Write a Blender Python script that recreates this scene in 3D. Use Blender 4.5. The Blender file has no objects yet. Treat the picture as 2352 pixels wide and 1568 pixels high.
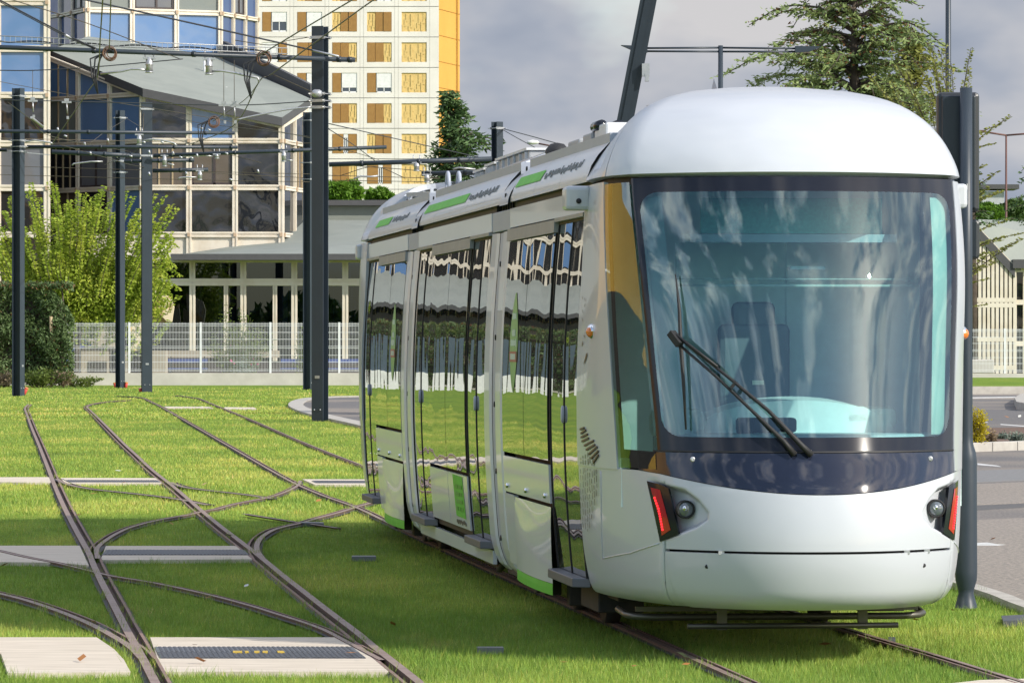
import bpy, bmesh, math, random
import numpy as np
from mathutils import Vector, Matrix, Euler
R = math.radians
random.seed(7)
S = bpy.context.scene
COL = S.collection
FOC, EYE, CX, CY = 11000.0, 1.92, 1176.0, 785.0

def at(X, Y, d):
    return Vector(((X - CX) / FOC * d, d, EYE - (Y - CY) / FOC * d))
def gd(X, Y, z=0.0):
    d = FOC * (EYE - z) / (Y - CY)
    return Vector(((X - CX) / FOC * d, d, z))

# ------------------------------------------------------------------ helpers
def link(name, me, mats, parent=None, loc=None):
    o = bpy.data.objects.new(name, me)
    COL.objects.link(o)
    for m in (mats if isinstance(mats, (list, tuple)) else [mats]):
        me.materials.append(m)
    if parent is not None:
        o.parent = parent
    if loc is not None:
        o.location = loc
    return o

class MB:
    def __init__(s):
        s.v, s.f, s.m, s.sm = [], [], [], []
    def add(s, vs, fs, mi=0, smooth=False):
        b = len(s.v)
        s.v += [tuple(v) for v in vs]
        for f in fs:
            s.f.append([i + b for i in f]); s.m.append(mi); s.sm.append(smooth)
        return s
    def box(s, c, sz, rz=0.0, mi=0, rot=None):
        hx, hy, hz = sz[0] / 2, sz[1] / 2, sz[2] / 2
        M = rot if rot is not None else Matrix.Rotation(rz, 3, 'Z')
        vs = [Vector(c) + M @ Vector((x * hx, y * hy, z * hz)) for x in (-1, 1) for y in (-1, 1) for z in (-1, 1)]
        return s.add(vs, [(0, 1, 3, 2), (4, 6, 7, 5), (0, 4, 5, 1), (2, 3, 7, 6), (0, 2, 6, 4), (1, 5, 7, 3)], mi)
    def bar(s, a, b, w, h, mi=0, up=(0, 0, 1)):
        a, b = Vector(a), Vector(b); d = b - a
        y = d.normalized(); x = y.cross(Vector(up))
        if x.length < 1e-5: x = Vector((1, 0, 0))
        x.normalize(); z = x.cross(y)
        M = Matrix((x, y, z)).transposed()
        return s.box((a + b) / 2, (w, d.length, h), mi=mi, rot=M)
    def tube(s, pts, r, n=8, mi=0, caps=True, smooth=True):
        pts = [Vector(p) for p in pts]
        rs = r if isinstance(r, (list, tuple)) else [r] * len(pts)
        rings = []; prev = None
        for i, p in enumerate(pts):
            t = (pts[min(i + 1, len(pts) - 1)] - pts[max(i - 1, 0)])
            if t.length < 1e-9: t = Vector((0, 0, 1))
            t.normalize()
            if prev is None:
                u = t.cross(Vector((0, 0, 1)))
                if u.length < 1e-3: u = t.cross(Vector((0, 1, 0)))
            else:
                u = prev - t * prev.dot(t)
            u.normalize(); prev = u; w = t.cross(u)
            rings.append([p + (u * math.cos(2 * math.pi * k / n) + w * math.sin(2 * math.pi * k / n)) * rs[i] for k in range(n)])
        vs = [v for ring in rings for v in ring]
        fs = []
        for i in range(len(pts) - 1):
            for k in range(n):
                k2 = (k + 1) % n
                fs.append((i * n + k, i * n + k2, (i + 1) * n + k2, (i + 1) * n + k))
        s.add(vs, fs, mi, smooth)
        if caps:
            b = len(s.v) - len(vs)
            s.f.append([b + k for k in range(n)][::-1]); s.m.append(mi); s.sm.append(False)
            e = len(s.v) - n
            s.f.append([e + k for k in range(n)]); s.m.append(mi); s.sm.append(False)
        return s
    def lathe(s, c, prof, n=16, mi=0, axis='Z', smooth=True):
        vs = []
        for r, h in prof:
            for k in range(n):
                a = 2 * math.pi * k / n
                p = (r * math.cos(a), r * math.sin(a), h)
                if axis == 'Y': p = (p[0], -p[2], p[1])
                if axis == 'X': p = (p[2], p[0], p[1])
                vs.append((c[0] + p[0], c[1] + p[1], c[2] + p[2]))
        fs = []
        for i in range(len(prof) - 1):
            for k in range(n):
                k2 = (k + 1) % n
                fs.append((i * n + k, i * n + k2, (i + 1) * n + k2, (i + 1) * n + k))
        return s.add(vs, fs, mi, smooth)
    def prism(s, poly, z0, z1, mi=0):
        n = len(poly)
        vs = [(p[0], p[1], z0) for p in poly] + [(p[0], p[1], z1) for p in poly]
        fs = [tuple(range(n))[::-1], tuple(range(n, 2 * n))]
        fs += [(i, (i + 1) % n, n + (i + 1) % n, n + i) for i in range(n)]
        return s.add(vs, fs, mi)
    def slab(s, quad, t, mi=0):
        """quad of 3D points (n-gon) thickened by vector t"""
        n = len(quad); t = Vector(t)
        vs = [Vector(p) for p in quad] + [Vector(p) + t for p in quad]
        fs = [tuple(range(n)), tuple(range(n, 2 * n))[::-1]]
        fs += [(i, n + i, n + (i + 1) % n, (i + 1) % n) for i in range(n)]
        return s.add(vs, fs, mi)
    def build(s, name, mats, parent=None, loc=None, fix=True, bevel=0):
        me = bpy.data.meshes.new(name)
        me.from_pydata(s.v, [], s.f)
        me.polygons.foreach_set('material_index', s.m)
        me.polygons.foreach_set('use_smooth', s.sm)
        if fix:
            bm = bmesh.new(); bm.from_mesh(me)
            bmesh.ops.recalc_face_normals(bm, faces=bm.faces)
            bm.to_mesh(me); bm.free()
        me.update()
        o = link(name, me, mats, parent, loc)
        if bevel:
            md = o.modifiers.new('Bevel', 'BEVEL'); md.width = bevel; md.segments = 2; md.limit_method = 'ANGLE'
            md.angle_limit = R(40)
        return o

def tag(o, label=None, cat=None, group=None, kind=None):
    if label: o['label'] = label
    if cat: o['category'] = cat
    if group: o['group'] = group
    if kind: o['kind'] = kind
    return o
def thing(name, label, cat, loc=(0, 0, 0), rz=0.0, group=None):
    o = bpy.data.objects.new(name, None); COL.objects.link(o)
    o.location = loc; o.rotation_euler = (0, 0, rz); o.empty_display_size = 0.2
    return tag(o, label, cat, group)
def struct(o):
    o['kind'] = 'structure'; return o
def copy_tree(o, parent=None):
    c = o.copy(); COL.objects.link(c)
    if parent is not None: c.parent = parent
    for ch in list(o.children): copy_tree(ch, c)
    return c

# ---------------------------------------------------------------- materials
def node_mat(name):
    m = bpy.data.materials.new(name); m.use_nodes = True
    nt = m.node_tree; b = nt.nodes['Principled BSDF']
    return m, nt, b
def N(nt, t, **kw):
    n = nt.nodes.new(t)
    for k, v in kw.items():
        if k.startswith('i_'): n.inputs[k[2:].replace('_', ' ')].default_value = v
        else: setattr(n, k, v)
    return n
def c4(c): return (c[0], c[1], c[2], 1.0)
def mat(name, col, rough=0.5, metal=0.0, col2=None, scale=4.0, detail=5.0, bump=0.0, bscale=None, spec=0.5, coat=0.0, ior=1.45,
        lo=0.35, hi=0.65, stretch=None, bdist=0.02):
    m, nt, b = node_mat(name); L = nt.links
    b.inputs['Base Color'].default_value = c4(col); b.inputs['Roughness'].default_value = rough
    b.inputs['Metallic'].default_value = metal; b.inputs['IOR'].default_value = ior
    b.inputs['Specular IOR Level'].default_value = spec
    b.inputs['Coat Weight'].default_value = coat; b.inputs['Coat Roughness'].default_value = 0.03
    tc = N(nt, 'ShaderNodeTexCoord'); vec = tc.outputs['Object']
    if stretch:
        mp = N(nt, 'ShaderNodeMapping'); mp.inputs['Scale'].default_value = stretch
        L.new(vec, mp.inputs['Vector']); vec = mp.outputs['Vector']
    if col2 is None: col2 = tuple(min(1, c * 0.86) for c in col)
    nz = N(nt, 'ShaderNodeTexNoise', i_Scale=scale, i_Detail=detail, i_Roughness=0.6)
    L.new(vec, nz.inputs['Vector'])
    rp = N(nt, 'ShaderNodeValToRGB'); e = rp.color_ramp.elements
    e[0].position, e[0].color = lo, c4(col); e[1].position, e[1].color = hi, c4(col2)
    L.new(nz.outputs['Fac'], rp.inputs['Fac']); L.new(rp.outputs['Color'], b.inputs['Base Color'])
    if bump:
        nb = N(nt, 'ShaderNodeTexNoise', i_Scale=bscale or scale * 4, i_Detail=3.0)
        L.new(vec, nb.inputs['Vector'])
        bp = N(nt, 'ShaderNodeBump', i_Strength=bump, i_Distance=bdist)
        L.new(nb.outputs['Fac'], bp.inputs['Height']); L.new(bp.outputs['Normal'], b.inputs['Normal'])
    return m
def emit(name, col, k):
    m, nt, b = node_mat(name)
    b.inputs['Base Color'].default_value = c4([c * 0.5 for c in col])
    b.inputs['Emission Color'].default_value = c4(col); b.inputs['Emission Strength'].default_value = k
    return m
def leafmat(name, cols, scale=1.2, trans=0.35, rough=0.55):
    """cols: list of leaf colours blended by per-clump noise; some light passes through"""
    m, nt, b = node_mat(name); L = nt.links
    tc = N(nt, 'ShaderNodeTexCoord')
    nz = N(nt, 'ShaderNodeTexNoise', i_Scale=scale, i_Detail=8.0, i_Roughness=0.75)
    L.new(tc.outputs['Object'], nz.inputs['Vector'])
    rp = N(nt, 'ShaderNodeValToRGB'); els = rp.color_ramp.elements
    while len(els) < len(cols): els.new(0.5)
    for i, c in enumerate(cols):
        els[i].position = 0.30 + 0.40 * i / max(1, len(cols) - 1); els[i].color = c4(c)
    L.new(nz.outputs['Fac'], rp.inputs['Fac'])
    L.new(rp.outputs['Color'], b.inputs['Base Color']); b.inputs['Roughness'].default_value = rough
    b.inputs['Specular IOR Level'].default_value = 0.3
    tr = N(nt, 'ShaderNodeBsdfTranslucent'); L.new(rp.outputs['Color'], tr.inputs['Color'])
    mx = N(nt, 'ShaderNodeMixShader'); mx.inputs['Fac'].default_value = trans
    L.new(b.outputs['BSDF'], mx.inputs[1]); L.new(tr.outputs['BSDF'], mx.inputs[2])
    L.new(mx.outputs['Shader'], nt.nodes['Material Output'].inputs['Surface'])
    return m
def glass(name, tint, refl_ior=1.5, wav=0.0, wscale=(1, 1, 1), wdist=0.02, rough=0.0):
    """clear tinted pane: transparent tint plus mirror reflection by Fresnel"""
    m, nt, b = node_mat(name); L = nt.links
    nt.nodes.remove(b)
    tr = N(nt, 'ShaderNodeBsdfTransparent'); tr.inputs['Color'].default_value = c4(tint)
    gl = N(nt, 'ShaderNodeBsdfGlossy'); gl.inputs['Roughness'].default_value = rough; gl.inputs['Color'].default_value = (0.82, 0.97, 1.0, 1)
    fr = N(nt, 'ShaderNodeFresnel', i_IOR=refl_ior)
    mx = N(nt, 'ShaderNodeMixShader')
    L.new(fr.outputs['Fac'], mx.inputs['Fac']); L.new(tr.outputs['BSDF'], mx.inputs[1]); L.new(gl.outputs['BSDF'], mx.inputs[2])
    L.new(mx.outputs['Shader'], nt.nodes['Material Output'].inputs['Surface'])
    if wav: wavy(nt, [gl.inputs['Normal'], fr.inputs['Normal']], wav, wscale, wdist)
    return m
def wavy(nt, socks, st, sc, dist):
    L = nt.links
    tc = N(nt, 'ShaderNodeTexCoord'); mp = N(nt, 'ShaderNodeMapping'); mp.inputs['Scale'].default_value = sc
    nz = N(nt, 'ShaderNodeTexNoise', i_Scale=1.0, i_Detail=1.5, i_Roughness=0.4)
    bp = N(nt, 'ShaderNodeBump', i_Strength=st, i_Distance=dist)
    L.new(tc.outputs['Object'], mp.inputs['Vector']); L.new(mp.outputs['Vector'], nz.inputs['Vector'])
    L.new(nz.outputs['Fac'], bp.inputs['Height'])
    for s in socks: L.new(bp.outputs['Normal'], s)
def coated(name, base, ior, wav=0.0, wscale=(1, 1, 1), wdist=0.02, rough=0.02, metal=0.0):
    """opaque glossy sheet (film-coated pane or lacquered panel) with slight waviness"""
    m, nt, b = node_mat(name)
    b.inputs['Base Color'].default_value = c4(base); b.inputs['Roughness'].default_value = rough
    b.inputs['IOR'].default_value = ior; b.inputs['Metallic'].default_value = metal
    if wav: wavy(nt, [b.inputs['Normal']], wav, wscale, wdist)
    return m

M = {}
M['white'] = mat('tram_white_paint', (0.47, 0.495, 0.535), 0.30, coat=0.4, col2=(0.455, 0.48, 0.52), scale=0.7)
M['pearl'] = mat('tram_silver_paint', (0.64, 0.665, 0.70), 0.30, metal=0.10, coat=0.45, col2=(0.61, 0.635, 0.67), scale=0.8, bump=0.03, bscale=2.2, bdist=0.02)
M['joint_grey'] = mat('joint_grey', (0.36, 0.39, 0.46), 0.45, col2=(0.33, 0.36, 0.43), scale=2)
M['rubber'] = mat('black_rubber', (0.018, 0.018, 0.02), 0.6)
M['frit'] = mat('black_frit_glass', (0.012, 0.014, 0.022), 0.12, spec=0.35, coat=0.1)
M['apron'] = mat('dark_gloss_panel', (0.014, 0.018, 0.035), 0.06, spec=0.5, coat=0.4)
M['mirror_glass'] = coated('mirror_film_window', (0.30, 0.31, 0.29), 1.5, 0.5, (0.9, 0.8, 0.55), 0.020, 0.01, metal=0.93)
M['cab_side'] = glass('bronze_side_window', (0.50, 0.66, 0.62), 2.2, 0.25, (2.5, 2.5, 5.0), 0.004)
M['windshield'] = glass('windshield_glass', (0.76, 0.95, 0.94), 2.15)
M['step'] = mat('step_grey', (0.12, 0.13, 0.15), 0.5, metal=0.4)
M['gear'] = mat('undercarriage', (0.03, 0.028, 0.026), 0.75, col2=(0.055, 0.045, 0.035), scale=8)
M['alu'] = mat('alu', (0.30, 0.31, 0.32), 0.5, metal=0.3)
M['green_film'] = mat('green_film', (0.13, 0.50, 0.055), 0.5, spec=0.25)
M['leaf_sticker'] = mat('leaf_sticker', (0.20, 0.42, 0.16), 0.4)
M['red_sticker'] = mat('red_sticker', (0.36, 0.10, 0.10), 0.4)
M['pale_print'] = mat('pale_print', (0.62, 0.72, 0.60), 0.5)
M['dark_print'] = mat('dark_print', (0.06, 0.065, 0.06), 0.5)
M['roof_print'] = mat('roof_print', (0.16, 0.17, 0.17), 0.5)
M['brown_print'] = mat('brown_print', (0.10, 0.075, 0.05), 0.5)
M['interior'] = mat('cab_interior', (0.72, 0.88, 0.87), 0.6)
M['interior_dark'] = mat('cab_dash', (0.36, 0.52, 0.56), 0.5)
M['seat'] = mat('seat_fabric', (0.14, 0.18, 0.20), 0.8)
M['display'] = mat('display_panel', (0.10, 0.46, 0.38), 0.35, col2=(0.08, 0.36, 0.30), scale=60)
M['mint'] = mat('mint_trim', (0.30, 0.45, 0.42), 0.4)
M['mint_clear'] = glass('sunblind_film', (0.84, 0.93, 0.92), 1.3)
M['lamp_red'] = mat('lamp_red', (0.42, 0.012, 0.02), 0.1, coat=1.0)
M['led_red'] = emit('led_red', (1.0, 0.02, 0.03), 2.2)
M['orange'] = mat('indicator_orange', (0.75, 0.20, 0.03), 0.2, coat=1)
M['lens'] = mat('lens_glass', (0.10, 0.12, 0.14), 0.03, spec=1.0, coat=1.0)
M['chrome'] = mat('chrome', (0.75, 0.78, 0.8), 0.12, metal=1.0)
M['mast'] = mat('catenary_paint', (0.028, 0.040, 0.055), 0.42, col2=(0.024, 0.034, 0.047), scale=1.5, bump=0.05, bscale=8)
M['mast_dark'] = mat('catenary_paint_dark', (0.016, 0.024, 0.034), 0.4)
M['galv'] = mat('galvanised', (0.45, 0.46, 0.48), 0.4, metal=0.6, scale=9)
M['wire'] = mat('bronze_wire', (0.10, 0.085, 0.06), 0.45, metal=0.5)
M['cable'] = mat('dark_cable', (0.025, 0.028, 0.034), 0.5)
M['copper'] = mat('copper_coil', (0.16, 0.09, 0.06), 0.5, metal=0.3)
M['brass'] = mat('brass_clamp', (0.5, 0.35, 0.16), 0.4, metal=0.8)
M['rail'] = mat('rail_steel', (0.30, 0.225, 0.19), 0.5, metal=0.15, col2=(0.22, 0.15, 0.125), scale=5, stretch=(1, 1, 1))
M['rust'] = mat('rail_rust', (0.105, 0.06, 0.045), 0.8, col2=(0.07, 0.042, 0.035), scale=14)
M['bitumen'] = mat('bitumen_joint', (0.035, 0.037, 0.042), 0.8, col2=(0.055, 0.052, 0.05), scale=10)
M['pinkband'] = mat('mortar_band', (0.24, 0.15, 0.13), 0.85, col2=(0.18, 0.13, 0.11), scale=8)
M['slab'] = mat('slab_concrete', (0.62, 0.55, 0.455), 0.85, col2=(0.46, 0.40, 0.32), scale=5, stretch=(0.35, 3.0, 1), bump=0.2, bscale=30)
M['grate'] = mat('steel_grate', (0.10, 0.105, 0.12), 0.45, metal=0.5, col2=(0.06, 0.065, 0.075), scale=20)
M['grate_light'] = mat('steel_cover', (0.16, 0.17, 0.19), 0.4, metal=0.5, scale=12)
M['yellow_mark'] = mat('yellow_paint', (0.55, 0.38, 0.06), 0.7)
M['concrete'] = mat('wall_concrete', (0.52, 0.50, 0.46), 0.85, col2=(0.44, 0.42, 0.385), scale=1.2, bump=0.15, bscale=12)
M['kerb'] = mat('kerb_stone', (0.42, 0.40, 0.36), 0.85, col2=(0.33, 0.31, 0.28), scale=3, bump=0.2, bscale=20)
M['fence_white'] = mat('fence_white', (0.72, 0.74, 0.76), 0.4)
M['paint_white'] = mat('road_paint', (0.62, 0.62, 0.60), 0.7, col2=(0.40, 0.40, 0.39), scale=6)
M['cream'] = mat('cream_frame', (0.66, 0.605, 0.51), 0.55, col2=(0.54, 0.46, 0.35), scale=0.9, lo=0.45, hi=0.75)
M['stain'] = mat('rust_stain', (0.46, 0.34, 0.23), 0.7)
M['pane_blue'] = coated('blue_sky_reflect_pane', (0.095, 0.185, 0.36), 1.55, 0.25, (0.8, 0.8, 0.8), 0.05, 0.04)  # blue of the reflected sky put into the base colour
M['pane_navy'] = coated('navy_sky_reflect_pane', (0.04, 0.075, 0.18), 1.5, 0.25, (0.8, 0.8, 0.8), 0.05, 0.04)  # deeper sky reflection, likewise painted as base colour
M['pane_dark'] = coated('dark_reflect_pane', (0.016, 0.018, 0.022), 1.5, 0.35, (0.7, 0.7, 0.7), 0.09, 0.02)  # opaque; reflected trees and dim rooms put into the dark base colour
M['pane_grey'] = coated('grey_blind_pane', (0.13, 0.135, 0.15), 1.45, 0.2, (1, 1, 1), 0.04, 0.05)
M['pane_sage'] = coated('sage_blind_pane', (0.17, 0.19, 0.18), 1.45, 0.2, (1, 1, 1), 0.04, 0.06)
M['pane_brown'] = coated('brown_interior_pane', (0.10, 0.078, 0.055), 1.45, 0.2, (1, 1, 1), 0.04, 0.05)
M['casement'] = mat('brown_casement', (0.055, 0.042, 0.042), 0.5)
M['tan'] = mat('tan_wood_strip', (0.40, 0.31, 0.19), 0.6)
M['roof_sage'] = mat('sage_membrane_roof', (0.235, 0.255, 0.23), 0.8, col2=(0.20, 0.22, 0.20), scale=0.45, stretch=(1, 1, 1), bump=0.05)
M['roof_dark'] = mat('dark_fascia', (0.075, 0.075, 0.08), 0.65)
M['low_pane'] = glass('low_wing_glass', (0.17, 0.235, 0.38), 1.7)
M['curtain'] = mat('white_curtain', (0.75, 0.78, 0.76), 0.8, scale=3)
M['curtain_blue'] = mat('blue_curtain', (0.02, 0.04, 0.20), 0.8)
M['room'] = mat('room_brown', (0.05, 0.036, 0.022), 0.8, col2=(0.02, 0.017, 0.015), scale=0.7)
M['apt_white'] = mat('apartment_concrete', (0.70, 0.67, 0.63), 0.85, col2=(0.64, 0.61, 0.57), scale=0.35)
M['apt_joint'] = mat('apartment_joint', (0.55, 0.52, 0.48), 0.85)
M['ochre'] = mat('ochre_render', (0.60, 0.32, 0.065), 0.75, col2=(0.55, 0.29, 0.055), scale=0.3)
M['shutter'] = mat('brown_shutter', (0.36, 0.20, 0.06), 0.65, col2=(0.32, 0.17, 0.05), scale=3)
M['relief'] = mat('yellow_relief', (0.66, 0.47, 0.18), 0.75)
M['blind'] = mat('white_blind', (0.74, 0.74, 0.74), 0.6)
M['apt_pane'] = coated('apartment_pane', (0.045, 0.06, 0.085), 1.5)
M['red_pipe'] = mat('red_conduit', (0.60, 0.07, 0.06), 0.5)
M['blue_paint'] = mat('blue_paint', (0.02, 0.05, 0.24), 0.5)
M['beige'] = mat('beige_render', (0.36, 0.31, 0.25), 0.85, col2=(0.28, 0.24, 0.19), scale=1.0)
M['peel'] = mat('peeling_yellow_panel', (0.66, 0.56, 0.40), 0.75, col2=(0.62, 0.40, 0.14), scale=1.6, lo=0.5, hi=0.62)
M['bark'] = mat('bark', (0.085, 0.065, 0.05), 0.9, col2=(0.05, 0.038, 0.03), scale=6, bump=0.4)
M['black_gloss'] = mat('signal_black', (0.022, 0.026, 0.032), 0.4)
M['rustpole'] = mat('rust_brown_paint', (0.12, 0.055, 0.045), 0.6)
M['lamp_white'] = mat('lamp_white', (0.75, 0.76, 0.76), 0.4)
M['soil'] = mat('mulch', (0.16, 0.10, 0.07), 0.95, col2=(0.10, 0.065, 0.05), scale=9, bump=0.5)
M['red_cloth'] = mat('red_orange_scrap', (0.40, 0.12, 0.05), 0.8)

# ground grass: colour patches only (living and dry turf)
def grass_ground():
    m, nt, b = node_mat('turf'); L = nt.links
    tc = N(nt, 'ShaderNodeTexCoord')
    def nz(sc, det, st=(1, 1, 1)):
        mp = N(nt, 'ShaderNodeMapping'); mp.inputs['Scale'].default_value = st
        n = N(nt, 'ShaderNodeTexNoise', i_Scale=sc, i_Detail=det, i_Roughness=0.65)
        L.new(tc.outputs['Object'], mp.inputs['Vector']); L.new(mp.outputs['Vector'], n.inputs['Vector']); return n
    a = nz(0.35, 6, (1, 0.5, 1)); f = nz(14, 4, (1, 0.35, 1))
    r1 = N(nt, 'ShaderNodeValToRGB'); e = r1.color_ramp.elements
    e[0].position, e[0].color = 0.35, c4((0.12, 0.19, 0.03)); e[1].position, e[1].color = 0.68, c4((0.235, 0.285, 0.045))
    x = e.new(0.5); x.color = c4((0.155, 0.25, 0.028))
    L.new(a.outputs['Fac'], r1.inputs['Fac'])
    r2 = N(nt, 'ShaderNodeValToRGB'); e = r2.color_ramp.elements
    e[0].position, e[0].color = 0.3, c4((0.55, 0.55, 0.55)); e[1].position, e[1].color = 0.7, c4((1.15, 1.15, 1.1))
    L.new(f.outputs['Fac'], r2.inputs['Fac'])
    mx = N(nt, 'ShaderNodeMix', data_type='RGBA', blend_type='MULTIPLY'); mx.inputs['Factor'].default_value = 1.0
    L.new(r1.outputs['Color'], mx.inputs['A']); L.new(r2.outputs['Color'], mx.inputs['B'])
    L.new(mx.outputs['Result'], b.inputs['Base Color']); b.inputs['Roughness'].default_value = 0.9
    b.inputs['Specular IOR Level'].default_value = 0.1
    return m
M['turf'] = grass_ground()
def blade_mat():
    m, nt, b = node_mat('grass_blades'); L = nt.links
    tc = N(nt, 'ShaderNodeTexCoord')
    mp = N(nt, 'ShaderNodeMapping'); mp.inputs['Scale'].default_value = (1, 0.5, 0.0)
    n = N(nt, 'ShaderNodeTexNoise', i_Scale=0.35, i_Detail=6.0, i_Roughness=0.65)
    L.new(tc.outputs['Object'], mp.inputs['Vector']); L.new(mp.outputs['Vector'], n.inputs['Vector'])
    r1 = N(nt, 'ShaderNodeValToRGB'); e = r1.color_ramp.elements
    e[0].position, e[0].color = 0.33, c4((0.18, 0.29, 0.052)); e[1].position, e[1].color = 0.70, c4((0.56, 0.54, 0.15))
    x = e.new(0.5); x.color = c4((0.32, 0.42, 0.085))
    sy = N(nt, 'ShaderNodeSeparateXYZ'); L.new(tc.outputs['Object'], sy.inputs['Vector'])
    my = N(nt, 'ShaderNodeMapRange'); my.inputs['From Min'].default_value = 27; my.inputs['From Max'].default_value = 75; my.inputs['To Min'].default_value = -0.12; my.inputs['To Max'].default_value = 0.015
    L.new(sy.outputs['Y'], my.inputs['Value'])
    ad = N(nt, 'ShaderNodeMath', operation='ADD'); L.new(n.outputs['Fac'], ad.inputs[0]); L.new(my.outputs['Result'], ad.inputs[1])
    L.new(ad.outputs['Value'], r1.inputs['Fac'])
    mp2 = N(nt, 'ShaderNodeMapping'); mp2.inputs['Scale'].default_value = (1.0, 0.35, 0.0); mp2.inputs['Location'].default_value = (3.1, 7.7, 0)
    n2 = N(nt, 'ShaderNodeTexNoise', i_Scale=1.1, i_Detail=5.0, i_Roughness=0.7)
    L.new(tc.outputs['Object'], mp2.inputs['Vector']); L.new(mp2.outputs['Vector'], n2.inputs['Vector'])
    rr = N(nt, 'ShaderNodeValToRGB'); rr.color_ramp.elements[0].position = 0.56; rr.color_ramp.elements[1].position = 0.74; rr.color_ramp.elements[1].color = (0.45, 0.45, 0.45, 1)
    L.new(n2.outputs['Fac'], rr.inputs['Fac'])
    dm = N(nt, 'ShaderNodeMix', data_type='RGBA'); dm.inputs['B'].default_value = (0.52, 0.44, 0.17, 1)
    L.new(rr.outputs['Color'], dm.inputs['Factor']); L.new(r1.outputs['Color'], dm.inputs['A'])
    at_ = N(nt, 'ShaderNodeAttribute', attribute_name='tone')
    mx = N(nt, 'ShaderNodeMix', data_type='RGBA', blend_type='MULTIPLY'); mx.inputs['Factor'].default_value = 1.0
    L.new(dm.outputs['Result'], mx.inputs['A']); L.new(at_.outputs['Color'], mx.inputs['B'])
    L.new(mx.outputs['Result'], b.inputs['Base Color']); b.inputs['Roughness'].default_value = 0.6
    b.inputs['Specular IOR Level'].default_value = 0.2
    tr = N(nt, 'ShaderNodeBsdfTranslucent'); L.new(mx.outputs['Result'], tr.inputs['Color'])
    ms = N(nt, 'ShaderNodeMixShader'); ms.inputs['Fac'].default_value = 0.3
    L.new(b.outputs['BSDF'], ms.inputs[1]); L.new(tr.outputs['BSDF'], ms.inputs[2])
    L.new(ms.outputs['Shader'], nt.nodes['Material Output'].inputs['Surface'])
    return m
M['blade'] = blade_mat()
def asphalt():
    m, nt, b = node_mat('asphalt'); L = nt.links
    tc = N(nt, 'ShaderNodeTexCoord')
    a = N(nt, 'ShaderNodeTexNoise', i_Scale=0.12, i_Detail=4.0); f = N(nt, 'ShaderNodeTexNoise', i_Scale=26.0, i_Detail=3.0)
    L.new(tc.outputs['Object'], a.inputs['Vector']); L.new(tc.outputs['Object'], f.inputs['Vector'])
    r = N(nt, 'ShaderNodeValToRGB'); e = r.color_ramp.elements
    e[0].position, e[0].color = 0.42, c4((0.13, 0.125, 0.125)); e[1].position, e[1].color = 0.58, c4((0.235, 0.205, 0.175))
    L.new(a.outputs['Fac'], r.inputs['Fac'])
    r2 = N(nt, 'ShaderNodeValToRGB'); e = r2.color_ramp.elements
    e[0].position, e[0].color = 0.35, c4((0.6, 0.6, 0.6)); e[1].position, e[1].color = 0.66, c4((1.25, 1.22, 1.18))
    L.new(f.outputs['Fac'], r2.inputs['Fac'])
    mx = N(nt, 'ShaderNodeMix', data_type='RGBA', blend_type='MULTIPLY'); mx.inputs['Factor'].default_value = 1.0
    L.new(r.outputs['Color'], mx.inputs['A']); L.new(r2.outputs['Color'], mx.inputs['B'])
    L.new(mx.outputs['Result'], b.inputs['Base Color']); b.inputs['Roughness'].default_value = 0.85
    bp = N(nt, 'ShaderNodeBump', i_Strength=0.4, i_Distance=0.01); L.new(f.outputs['Fac'], bp.inputs['Height'])
    L.new(bp.outputs['Normal'], b.inputs['Normal'])
    return m
M['asphalt'] = asphalt()
M['asphalt_brown'] = mat('coarse_asphalt', (0.30, 0.26, 0.22), 0.9, col2=(0.16, 0.145, 0.13), scale=22, detail=3, bump=0.5, bscale=30, lo=.4, hi=.62)
M['asphalt_dark'] = mat('tar_seam', (0.07, 0.07, 0.072), 0.8, col2=(0.12, 0.115, 0.11), scale=9)
M['asphalt_grey'] = mat('patched_asphalt', (0.20, 0.20, 0.20), 0.85, col2=(0.16, 0.158, 0.155), scale=14, bump=0.3, bscale=40)

# ------------------------------------------------------- camera, sky and sun
cam = bpy.data.cameras.new('camera'); co = bpy.data.objects.new('camera', cam); COL.objects.link(co)
cam.sensor_width = 36.0; cam.lens = 36.0 * FOC / 2352.0; cam.clip_start = 0.5; cam.clip_end = 5000
cam.shift_y = -1.0 / 2352.0 * 0.0
co.location = (0, 0, EYE); co.rotation_euler = (R(90), 0, 0)
S.camera = co
SUN_AZ, SUN_EL = R(125), R(31.5)        # azimuth from +Y towards +X
sv = Vector((math.sin(SUN_AZ) * math.cos(SUN_EL), math.cos(SUN_AZ) * math.cos(SUN_EL), math.sin(SUN_EL)))
sl = bpy.data.lights.new('sun', 'SUN'); sl.energy = 4.2; sl.angle = R(0.5); sl.color = (1.0, 0.93, 0.82)
so = bpy.data.objects.new('sun', sl); COL.objects.link(so); so.location = (40, -40, 60)
so.rotation_euler = (-sv).to_track_quat('-Z', 'Y').to_euler()

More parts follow.
